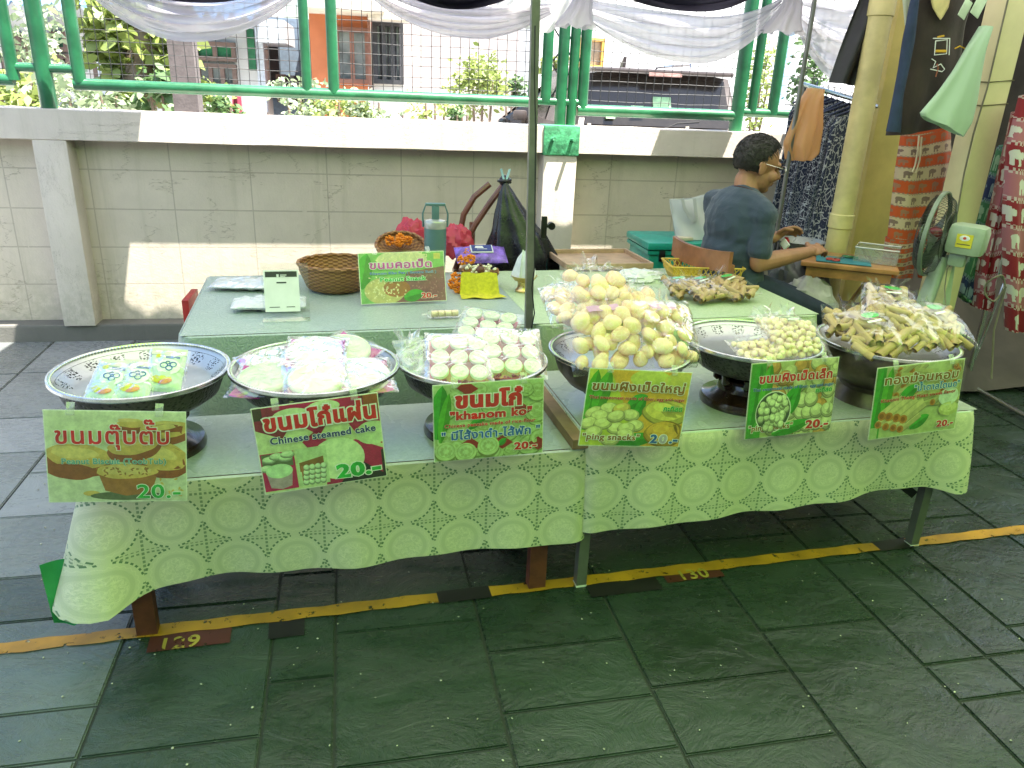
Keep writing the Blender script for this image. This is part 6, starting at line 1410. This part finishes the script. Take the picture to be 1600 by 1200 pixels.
# ================================================================ RIGHT: COLUMNS, GARMENTS, FAN
YC1=mat('aged_yellow_paint',(.52,.42,.13),.6,var=.18,scale=3,bump=.2,bscale=30); YC2=mat('cream_yellow_pipe',(.60,.52,.24),.5,var=.2,scale=4,bump=.2,bscale=35); YC3=mat('pale_cream_paint',(.62,.55,.32),.6,var=.12,scale=2.5,bump=.2,bscale=25)
p=ay(1323,300,3.86); pi_=root('pipe_column','round cream yellow downpipe column beside the garment rack','column',(p.x,3.86,0))
k=depth(p)/1200; bm=B(); tube(bm,[(p.x,3.86,.0),(p.x,3.86,2.9)],17*k,20); obj('pipe',bm,YC2,pi_)
for z in (.9,1.95): bm=B(); lathe(bm,[(17*k,z-.04),(17*k+.006,z-.035),(17*k+.006,z+.035),(17*k,z+.04)],24,(p.x,3.86,0)); obj('collar',bm,YC2,pi_)
a=ay(1352,300,4.0); b=ay(1399,300,4.0)
bm=B(); box(bm,((a.x+b.x)/2+.01,4.12,1.45),(b.x-a.x+.04,.22,2.9),bev=.01); tag(obj('square_column',bm,YC1),'square yellow column directly right of the round pipe','column')
bm=B(); box(bm,((a.x+b.x)/2+.01,4.12,.07),(b.x-a.x+.10,.29,.14),bev=.01); tag(obj('column_plinth',bm,mat('dark_plinth',(.04,.035,.03),.8)),'dark plinth under the square yellow column','plinth')
a=ay(1502,300,3.30); b=ay(1538,300,3.30); cx2=(a.x+b.x)/2; cw2=b.x-a.x
bm=B(); box(bm,(cx2,3.365,1.45),(cw2,.13,2.9),bev=.008); tag(obj('square_column',bm,YC3),'big cream square column standing behind the fan','column')
bm=B(); pts=[]
for x,y in ((1588,0),(1560,140),(1538,210),(1520,270),(1506,330),(1500,380),(1496,430)): q=ay(x,y,3.285); pts.append(Vector((a.x-.008+.012*math.sin(y*.02),3.29,q.z)))
tube(bm,pts,.004,6); tag(obj('wall_cable',bm,mat('grey_cable',(.16,.14,.10),.6)),'thin cable running down the edge of the big cream column','cable')
for z in (1.62,1.52):
    bm=B(); x0,x1,y0,y1=cx2-cw2/2-.004,cx2+cw2/2+.004,3.296,3.434; tube(bm,[(x0,y1,z),(x0,y0,z-.006),(x1,y0,z+.008),(x1,y1,z)],.003,6); tag(obj('tied_string',bm,mat('dark_string',(.09,.08,.03),.8)),'string tied round the big cream column, %s of the two'%('upper' if z>1.6 else 'lower'),'string','strings round the cream column')
def uvgarment(name,build):
    m=M(name); u,v=m.uv(); m.col(build(m,u,v)); m.set(Roughness=.85,Sheen_Weight=.15); m.bump(m.noise(18,4),.3,.01); return m.m
def navy(seed):
    def f(m,u,v):
        sc=7+seed%4*3
        a=m.vor(1,'DISTANCE_TO_EDGE','UV',.9,stretch=(sc*2.2,sc*2.6,1)); b=m.noise(1,3,.6,1,'UV',stretch=(sc*5,sc*5,1)); band=((v*(6+seed%3*2)).fract()-.5).abs()
        d=(a.lt(.055)*b.gt(.45)).mx(b.gt(.64)).mx(band.gt(.465)*((u*60).sin().gt(0)))
        return m.mix(d,(.010,.013,.035) if seed%3 else (.02,.03,.07),(.45,.47,.50))
    return f
NV=[uvgarment('navy_white_print_%s'%'abcd'[k],navy(k)) for k in range(4)]
for i,x in enumerate(NV): x.name='navy_white_print'
def eleph(c1,c2,c3,c4,nb,cols):
    """printed bands with rows of rounded animal-like blobs"""
    def f(m,u,v):
        w=v+(u*6).sin()*.012; k=(w*nb); fr=k.fract(); par=(k.floor()*.5).fract().gt(.25)
        bu=(u*cols+k.floor()*.37).fract()-.5; bv=fr-.5; nz=(m.noise(1,3,.6,.8,'UV',stretch=(26,34,1))-.5)*1.6; bu=bu+nz*.10
        body=((bu*bu*9)+(bv-.08)*(bv-.08)*14+nz*.5).lt(.42); leg=(bu.abs().gt(.06))*((bu.abs()+nz*.12).lt(.19))*(bv.lt(0))*((bv+nz*.15).gt(-.32)); head=(((bu-.26)*(bu-.26)*30)+(bv-.05)*(bv-.05)*22+nz*.4).lt(.42); an=body.mx(leg).mx(head)
        edge=(bv.abs().gt(.40)); fine=(((u*120).sin()*(v*190).sin()).gt(.0))*edge
        base=m.mix(par,c1,c3); ani=m.mix(par,c2,c4); return m.mix(fine*.7,m.mix(an,base,ani),c4)
    return f
ORE=uvgarment('orange_elephant_print',eleph((.50,.075,.012),(.30,.14,.08),(.52,.40,.27),(.20,.13,.10),9,5))
RDE=uvgarment('red_elephant_print',eleph((.26,.012,.025),(.60,.56,.54),(.40,.13,.17),(.62,.58,.56),9,3.2)); GBE=uvgarment('green_blue_print',eleph((.05,.20,.10),(.30,.50,.36),(.012,.03,.12),(.25,.36,.45),7,4))
def gsheet(name,pts,Y,m,amp,folds,seed,th=.02,dy=0,nu=18,nv=26,slit=None):
    """hanging garment: pts = outline columns left/right from top to bottom in the plane Y; returns its bmesh"""
    r_=random.Random(seed); ph=[r_.uniform(0,6) for _ in range(3)]; n=len(pts)-1
    def P(i,j):
        f=min(j*n,n-1e-6); k=int(f); f-=k
        l=Vector(pts[k][0]).lerp(Vector(pts[k+1][0]),f); r=Vector(pts[k][1]).lerp(Vector(pts[k+1][1]),f); q=l.lerp(r,i); return ay(q.x,q.y,Y)
    bm=B()
    for sg in (0,1):
        def fn(i,j):
            p=P(i,j); w=amp*(math.sin(i*folds*6.28+ph[0]+j*1.2)+.5*math.sin(i*folds*11+ph[1]-j*2))*(.4+.6*j)
            bulge=th*math.sin(i*PI)**.5 if 0<i<1 else 0
            return Vector((p.x,Y+w+(bulge if sg else -bulge)+dy*j,p.z))
        sheet(bm,fn,nu,nv,0,uvf=lambda a,b:(a,1-b))
    bmesh.ops.remove_doubles(bm,verts=bm.verts[:],dist=.0015); return bm
# garment rack with navy and white dresses
A_,B_=ay(1270,136,4.62),ay(1352,160,4.14); rd=(B_-A_).normalized(); rp=Vector((-rd.y,rd.x,0)).normalized()
gr=root('garment_rack','grey steel garment rack holding navy and white printed dresses','rack',((A_.x+B_.x)/2,(A_.y+B_.y)/2,0))
GS=mat('grey_rack_steel',(.20,.20,.20),.35,.7)
bm=B(); tube(bm,[A_-rd*.10,B_+rd*.12],.014,10); obj('rail',bm,STL,gr)
for q in (A_-rd*.08,B_+rd*.06): bm=B(); tube(bm,[(q.x,q.y,.0),(q.x,q.y,q.z)],.013,10); obj('upright',bm,GS,gr)
N=9
for k in range(N):
    f=(k+.5)/N; c=A_.lerp(B_,f); r_=random.Random(k+40); ln_=r_.uniform(.80,.95); hw=.19+r_.uniform(-.02,.02); ang=r_.uniform(-.25,.25); pd=(rp*math.cos(ang)+rd*math.sin(ang)).normalized()
    nm=['first','second','third','fourth','fifth','sixth','seventh','eighth','ninth'][k]
    t=root('hanging_dress','%s navy and white printed dress along the rack, counted from the wall end'%nm,'dress',(c.x,c.y,c.z-ln_-.1),'navy and white dresses on the rack')
    bm=B()
    tube(bm,[c+Vector((0,0,.02)),c+Vector((0,0,.035))+pd*.01,c+Vector((0,0,.02))+pd*.016,c-UZ*.03],.0025,6); tube(bm,[c-UZ*.085-pd*hw*.85,c-UZ*.03,c-UZ*.085+pd*hw*.85],.006,6); obj('hanger',bm,mat('navy_hanger',(.02,.03,.08),.4),t)
    ph=r_.uniform(0,6)
    bm=B()
    for sg in (-1,1):
        def fn(i,j):
            s=2*i-1; w=hw*(.95+.12*j) if j>.06 else hw*(.75+.2*j/.06); top=.035+.055*abs(s)
            th=.016*math.sqrt(max(0,1-s*s))*(1+1.6*j)
            wv=.016*math.sin(s*7+ph+j*3)*j+.008*math.sin(s*15-ph)*j
            return c+pd*(s*w)+rd*(sg*th+wv)-UZ*(top+(ln_-top)*j)
        sheet(bm,fn,20,18,0,uvf=lambda a,b:(a,1-b))
    bmesh.ops.remove_doubles(bm,verts=bm.verts[:],dist=.0015); obj('fabric',bm,NV[k%4],t,True,180)
# thin grey pole and orange bag in front of the rack
q=ay(1215,353,3.9); bm=B(); tube(bm,[(q.x-.0,3.9,0),(q.x+.005,3.9,2.6)],.012,10); tag(obj('thin_pole',bm,GS),'thin grey canopy pole in front of the navy dresses','pole')
ORB=cloth('orange_polythene',(.88,.50,.22),.5,.30,.3)
bm=gsheet('b',[((1264,137),(1286,140)),((1248,160),(1284,162)),((1236,190),(1283,200)),((1222,222),(1276,240)),((1230,250),(1262,250))],3.93,ORB,.02,2,5,.06); tag(obj('plastic_bag',bm,ORB,None,True,180),'translucent orange plastic bag hanging on the rack above the man\'s head','plastic bag')
# dark tank top, pale green cloth, straps
BRT=uvgarment('brown_black_jersey',lambda m,u,v:m.mix(m.noise(3,4,.6,0,'UV').step(.3,.7),(.022,.014,.012),(.045,.028,.022)))
tt=root('tank_top','dark brown and navy tank top hanging from the column, above the orange shorts','top',ay(1435,200,3.30))
bm=gsheet('t',[((1428,-60),(1505,-60)),((1425,0),(1520,0)),((1412,60),(1508,40)),((1405,110),(1500,100)),((1396,160),(1482,170)),((1386,212),(1462,200))],3.30,BRT,.012,1.2,3,.05); obj('fabric',bm,BRT,tt,True,180)
bm=gsheet('s',[((1424,0),(1436,-10)),((1410,70),(1430,60)),((1404,110),(1420,110)),((1396,150),(1412,150)),((1384,205),(1408,207))],3.24,BRT,.004,1,4,.02,nu=8); obj('side_panel',bm,mat('navy_jersey',(.02,.035,.08),.85),tt,True,180)
bm=gsheet('n',[((1455,-40),(1492,-40)),((1453,-5),(1486,-5)),((1457,12),(1482,12)),((1465,26),(1474,26)),((1469,31),(1470,31))],3.225,BRT,.001,1,4,.003,nu=8,nv=12); obj('neck_opening',bm,mat('pale_yellow_lining',(.62,.50,.24),.8),tt,True,180)
bm=B()
o=ay(1468,85,3.20)
def mk(pts,c,w=.0022): tube(bm,[ay(x,y,3.205) for x,y in pts],w,5,mi=c)
mk([(1462,64),(1480,62),(1479,84),(1460,86),(1462,64)],0); mk([(1458,60),(1484,60),(1483,86)],0); mk([(1465,58),(1475,56)],1,.004); mk([(1461,80),(1478,80)],1,.006); mk([(1456,92),(1462,96),(1458,106),(1470,100),(1476,108),(1472,112),(1454,108)],0); mk([(1462,120),(1466,106),(1464,100)],2,.003); mk([(1492,76),(1500,72),(1508,76)],1,.003)
obj('print',bm,[mat('white_print',(.75,.75,.75),.5),mat('orange_yellow_print',(.60,.34,.02),.5),mat('rust_print',(.30,.08,.04),.5)],tt)
PGC=cloth('pale_green_fabric',(.50,.66,.50),.25)
bm=gsheet('g',[((1535,40),(1546,44)),((1510,75),(1540,80)),((1488,110),(1534,120)),((1462,145),(1528,160)),((1436,176),(1520,192)),((1438,180),(1506,214))],3.16,PGC,.008,1.6,6,.035); tag(obj('folded_cloth',bm,PGC,None,True,180),'pale green folded cloth hanging slanted from the big cream column','cloth')
WSC=cloth('white_fabric_strap',(.70,.74,.60),.3)
bm=gsheet('w',[((1408,-30),(1438,-30)),((1409,0),(1437,0)),((1412,30),(1432,30)),((1416,62),(1424,56))],3.34,WSC,.004,1,6,.012,nu=8); tag(obj('white_scarf',bm,WSC,None,True,180),'white cloth end hanging left of the dark tank top','cloth')
bm=B()
for x,y,s in ((1507,14,.05),(1530,8,.06)): box(bm,ay(x,y,3.18),(s,.004,s*1.3),rot=(0,.45,0.2),bev=.001)
bm.free()
for x,y,s,l in ((1508,14,.045,'small white green card tag left of the other by the column top'),(1530,8,.055,'larger pale card tag hanging by the column top')): bm=B(); box(bm,ay(x,y,3.18),(s,.004,s*1.6),rot=(0,.4,.2),bev=.001); tag(obj('card_tag',bm,mat('pale_card',(.55,.65,.50),.6)),l,'tag','card tags at the column top')
# orange elephant shorts
sh=root('printed_shorts','orange and beige animal print shorts hanging under the dark tank top','shorts',ay(1435,430,3.62))
bm=gsheet('o',[((1408,212),(1486,200)),((1400,260),(1488,255)),((1392,320),(1480,320)),((1385,372),(1476,375))],3.62,ORE,.012,2,7,.05); obj('waist',bm,ORE,sh,True,180)
bm=gsheet('o',[((1385,370),(1432,372)),((1380,405),(1430,402)),((1374,430),(1424,434))],3.62,ORE,.010,1.2,8,.05,nu=12,nv=10); obj('leg',bm,ORE,sh,True,180)
bm=gsheet('o',[((1436,372),(1476,374)),((1434,402),(1478,405)),((1434,434),(1474,428))],3.62,ORE,.010,1.2,9,.05,nu=12,nv=10); obj('leg',bm,ORE,sh,True,180)
bm=B(); tube(bm,[ay(x,y,3.555) for x,y in ((1436,212),(1434,235),(1430,258),(1426,268),(1431,270),(1437,250),(1440,214))],.004,6); obj('drawstring',bm,mat('cream_cord',(.6,.5,.35),.8),sh)
# printed trousers at the right edge
t=root('printed_trousers','red and white animal print trousers at the far right edge','trousers',ay(1590,500,3.15))
bm=gsheet('r',[((1592,150),(1680,140)),((1572,230),(1660,230)),((1566,330),(1650,330)),((1566,420),(1640,430)),((1570,515),(1625,520))],3.15,RDE,.02,2,11,.05,nv=34); obj('fabric',bm,RDE,t,True,180)
t=root('printed_trousers','red and white animal print trousers between column and chrome rack pole','trousers',ay(1545,470,3.3))
bm=gsheet('r',[((1582,180),(1606,170)),((1562,260),(1590,260)),((1546,340),(1572,340)),((1530,420),(1556,420)),((1522,480),(1546,485))],3.34,RDE,.02,2,12,.04,nv=34); obj('fabric',bm,RDE,t,True,180)
t=root('printed_trousers','green and dark blue print trousers just right of the big cream column','trousers',ay(1520,470,3.4))
bm=gsheet('r',[((1560,230),(1580,225)),((1542,290),(1562,285)),((1528,340),(1546,340)),((1516,395),(1532,398)),((1498,455),(1516,470)),((1500,462),(1512,474))],3.42,GBE,.012,2,13,.03,nv=30); obj('fabric',bm,GBE,t,True,180)
# chrome rack at the right edge
b0=az(1508,606,.0); rk=root('chrome_rack','chrome clothes rack with floor rails at the far right','rack',b0)
CHR2=mat('bright_chrome_tube',(.62,.62,.64),.18,.95,var=.08)
bm=B(); tube(bm,[b0,b0+Vector((0,0,2.4))],.014,12); obj('upright',bm,CHR2,rk)
b1=az(1640,672,.02); b2=az(1620,604,.02)
bm=B(); tube(bm,[b0+Vector((0,0,.025)),Vector((b1.x,b1.y,.025))],.014,10); obj('floor_rail',bm,CHR2,rk)
b3=b0+Vector((.28,.02,0)); bm=B(); tube(bm,[b3+Vector((0,0,.02)),b3+Vector((1.0,-.12,.02))],.012,10); obj('floor_rail',bm,CHR2,rk)
b4=b0+Vector((.05,.06,0)); bm=B(); tube(bm,[b4,ay(1570,440,b4.y+.05),ay(1556,420,b4.y+.05)],.008,8); obj('brace',bm,CHR2,rk)
bm=B(); c=ay(1556,450,2.95); tube(bm,[c+Vector((.05*math.cos(k*.4),.01*math.sin(k),.06*math.sin(k*.4))) for k in range(17)],.004,6); tube(bm,[c+Vector((.05,0,0)),c+Vector((.05,.0,-.2)),c+Vector((.06,-.05,-.42))],.004,6); tag(obj('coiled_cable',bm,mat('grey_cable',(.16,.14,.10),.6)),'coiled grey cable hanging on the chrome rack','cable')
# added dark sheet for the darkness behind the garments; tarpaulin below it
DKB=mat('backdrop_dark',(.035,.028,.024),.9,var=.4,scale=3); BRC=mat('brown_grey_tarpaulin',(.06,.047,.038),.75,var=.3,scale=2.5,bump=.5,bscale=7)
bm=B(); sheet(bm,lambda i,j:Vector((2.95+2.6*i,4.45+.04*math.sin(i*24+j)+.03*math.sin(i*50),2.5-2.05*j)),50,8); tag(obj('dark_backdrop',bm,DKB,None,True,180),'dark sheet added for the darkness behind the printed garments at the far right','cloth')
bm=B(); sheet(bm,lambda i,j:Vector((2.72+2.6*i,4.2-.75*j+.05*math.sin(i*17+j*3),.62-.58*j**.8+.02*math.sin(i*23+j*5))),50,14); tag(obj('tarpaulin',bm,BRC,None,True,180),'brown grey tarpaulin spread on goods behind the fan and folding table','tarpaulin')
# ---------------------------------------------------------------- fan on a chequered stool
fy=2.98; fb=ay(1447,512,fy); kf=depth(fb)/1200
st=root('stool','white stool box edged with blue chequers under the fan','stool',(fb.x,fb.y,0))
stw=.22; bm=B(); box(bm,(fb.x+.015,fb.y+.02,fb.z/2-.004),(stw,stw,fb.z-.01),bev=.006); obj('box',bm,mat('pale_cream_board',(.55,.60,.48),.6),st)
bm=B(); n=9; s=stw/n
for k in range(n):
    for (zz,ph) in ((fb.z-.018,0),):
        if k%2==0: box(bm,(fb.x+.015-stw/2+s*(k+.5),fb.y+.02-stw/2-.002,zz),(s,.004,.022)); box(bm,(fb.x+.015-stw/2-.002,fb.y+.02-stw/2+s*(k+.5),zz),(.004,s,.022))
for k in range(12):
    if k%2: box(bm,(fb.x+.015+stw/2-.012,fb.y+.02-stw/2-.002,fb.z-.04-.03*k),(.024,.004,.028)); box(bm,(fb.x+.015-stw/2+.012,fb.y+.02-stw/2-.002,fb.z-.04-.03*k),(.024,.004,.028))
obj('chequer_edge',bm,mat('navy_print',(.015,.03,.16),.4),st,False)
FANP=mat('grey_green_plastic',(.30,.36,.27),.4,var=.12); GRD=mat('dark_grey_wire',(.05,.055,.05),.4,.4)
fn_=root('desk_fan','grey green electric fan with yellow sticker standing on the chequered stool','fan',fb)
rb=52*kf
bm=B(); lathe(bm,[(.001,.002),(rb,.002),(rb*1.02,.012),(rb*.98,.03),(rb*.8,.045),(rb*.45,.055),(.001,.056)],40,fb); obj('base',bm,FANP,fn_)
hub=ay(1490,372,fy); top=ay(1478,400,fy)
bm=B()
def tap(i,j):
    t=i*2*PI; w=.072*(1-j)+.036*j; d_=.055*(1-j)+.032*j; c,s_=math.cos(t),math.sin(t); q=Vector((fb.x,fb.y,fb.z+.05)).lerp(top,j); return q+Vector((w*math.copysign(abs(c)**.5,c),d_*math.copysign(abs(s_)**.5,s_),0))
sheet(bm,tap,32,8); obj('stand',bm,FANP,fn_)
bm=B(); sheet(bm,lambda i,j:(lambda q:q+Vector(((-.05+.038*j)+.05*i*(1-.45*j),-.062*(1-j)-.037*j,0)))(Vector((fb.x,fb.y,fb.z+.07)).lerp(top,j*.9)),4,6); obj('stand_panel',bm,mat('worn_cream_panel',(.55,.47,.33),.6,var=.3,scale=8),fn_,True,180)
ax=Vector((-.62,.78,.03)).normalized(); gx=UZ.cross(ax).normalized(); gy=ax.cross(gx); GM=Matrix((gx,gy,ax)).transposed()
gc=ay(1461,366,fy+.02); gr_=64*depth(gc)/1200; mc=gc-ax*.11
bm=B(); box(bm,mc-ax*.02,(.12,.13,.15),GM,bev=.03); obj('motor_housing',bm,FANP,fn_)
bm=B(); box(bm,mc-UZ*.09,(.05,.06,.07),GM,bev=.015); obj('neck',bm,FANP,fn_)
q=ap(1486,379,mc,(0,1,0)); bm=B(); sn=(EYE-mc).normalized(); sn.z=0; sn.normalize(); fx_=UZ.cross(sn); SM=Matrix((fx_,UZ,sn)).transposed(); sc_=mc+gx*(.062 if gx.dot(sn)>0 else -.062)-ax*.02; 
sd_=gx if gx.dot(sn)>0 else -gx; SM=Matrix((UZ.cross(sd_),UZ,sd_)).transposed()
box(bm,sc_,(.062,.056,.002),SM); st_=obj('sticker',bm,mat('yellow_sticker',(.62,.52,.03),.45),fn_,False)
bm=B(); ell(bm,sc_+sd_*.0014+UZ*.012,(.020,.012,.001),SM); ell(bm,sc_+sd_*.0022+UZ*.012,(.007,.006,.001),SM,mi=1); box(bm,sc_+sd_*.0014-UZ*.014,(.05,.003,.001),SM,mi=2); obj('sticker_print',bm,[mat('white_print',(.75,.75,.75),.5),mat('red_print',(.5,.05,.03),.5),mat('dark_grey_print',(.05,.05,.05),.5)],st_,False)
bm=B()
for sg in (1,-1):
    for k in range(64):
        t=2*PI*k/64; pts=[]
        for r,z in ((.18,.055),(.55,.052),(.85,.038),(1.0,.0)): 
            tt_=t+.25*(1-r); pts.append(gc+gx*(gr_*r*math.cos(tt_))+gy*(gr_*r*math.sin(tt_))+ax*z*sg)
        tube(bm,pts,.0011,4,cap=False)
    for r,z in ((.18,.055),(.6,.051)): tube(bm,[gc+gx*(gr_*r*math.cos(k*PI/20))+gy*(gr_*r*math.sin(k*PI/20))+ax*z*sg for k in range(41)],.0016,5)
obj('guard',bm,GRD,fn_)
bm=B(); pts=[(gr_*.99,-.010),(gr_*1.03,-.008),(gr_*1.03,.008),(gr_*.99,.010),(gr_*.99,-.010)]; lathe(bm,pts,56); bm.transform(Matrix.Translation(gc)@GM.to_4x4()); obj('guard_ring',bm,mat('grey_ring_plastic',(.16,.19,.15),.4),fn_)
bm=B(); lathe(bm,[(.001,.06),(.035,.058),(.038,.05)],24); bm.transform(Matrix.Translation(gc)@GM.to_4x4()); obj('guard_badge',bm,FANP,fn_)
for k in range(3):
    bm=B()
    def bl(i,j):
        t=2*PI*k/3+(i-.5)*1.5*(.5+.5*j)+.3*j; r=.03+(gr_*.86-.03)*j; return gc+gx*(r*math.cos(t))+gy*(r*math.sin(t))+ax*((i-.5)*.045)
    sheet(bm,bl,10,10); obj('blade',bm,mat('smoky_blade_plastic',(.07,.09,.08),.3),fn_,True,180)
bm=B(); ell(bm,gc,(.034,.034,.03),GM); obj('blade_hub',bm,mat('maroon_hub',(.16,.02,.03),.4),fn_)
bm=B(); tube(bm,[top+Vector((.01,-.045,-.0)),ay(1480,420,fy-.06),ay(1476,450,fy-.07),ay(1478,490,fy-.12)],.003,6); obj('lead',bm,mat('grey_cable',(.16,.14,.10),.6),fn_)
bm=B(); c=az(1512,585,.0); lathe(bm,[(.001,.002),(.16,.002),(.17,.02),(.14,.10),(.05,.13),(.001,.13)],28,c+Vector((.10,.02,0))); tag(obj('stand_base',bm,mat('dark_olive_base',(.05,.05,.03),.7,var=.4)),'dark olive weighted base on the floor right of the stool','base')
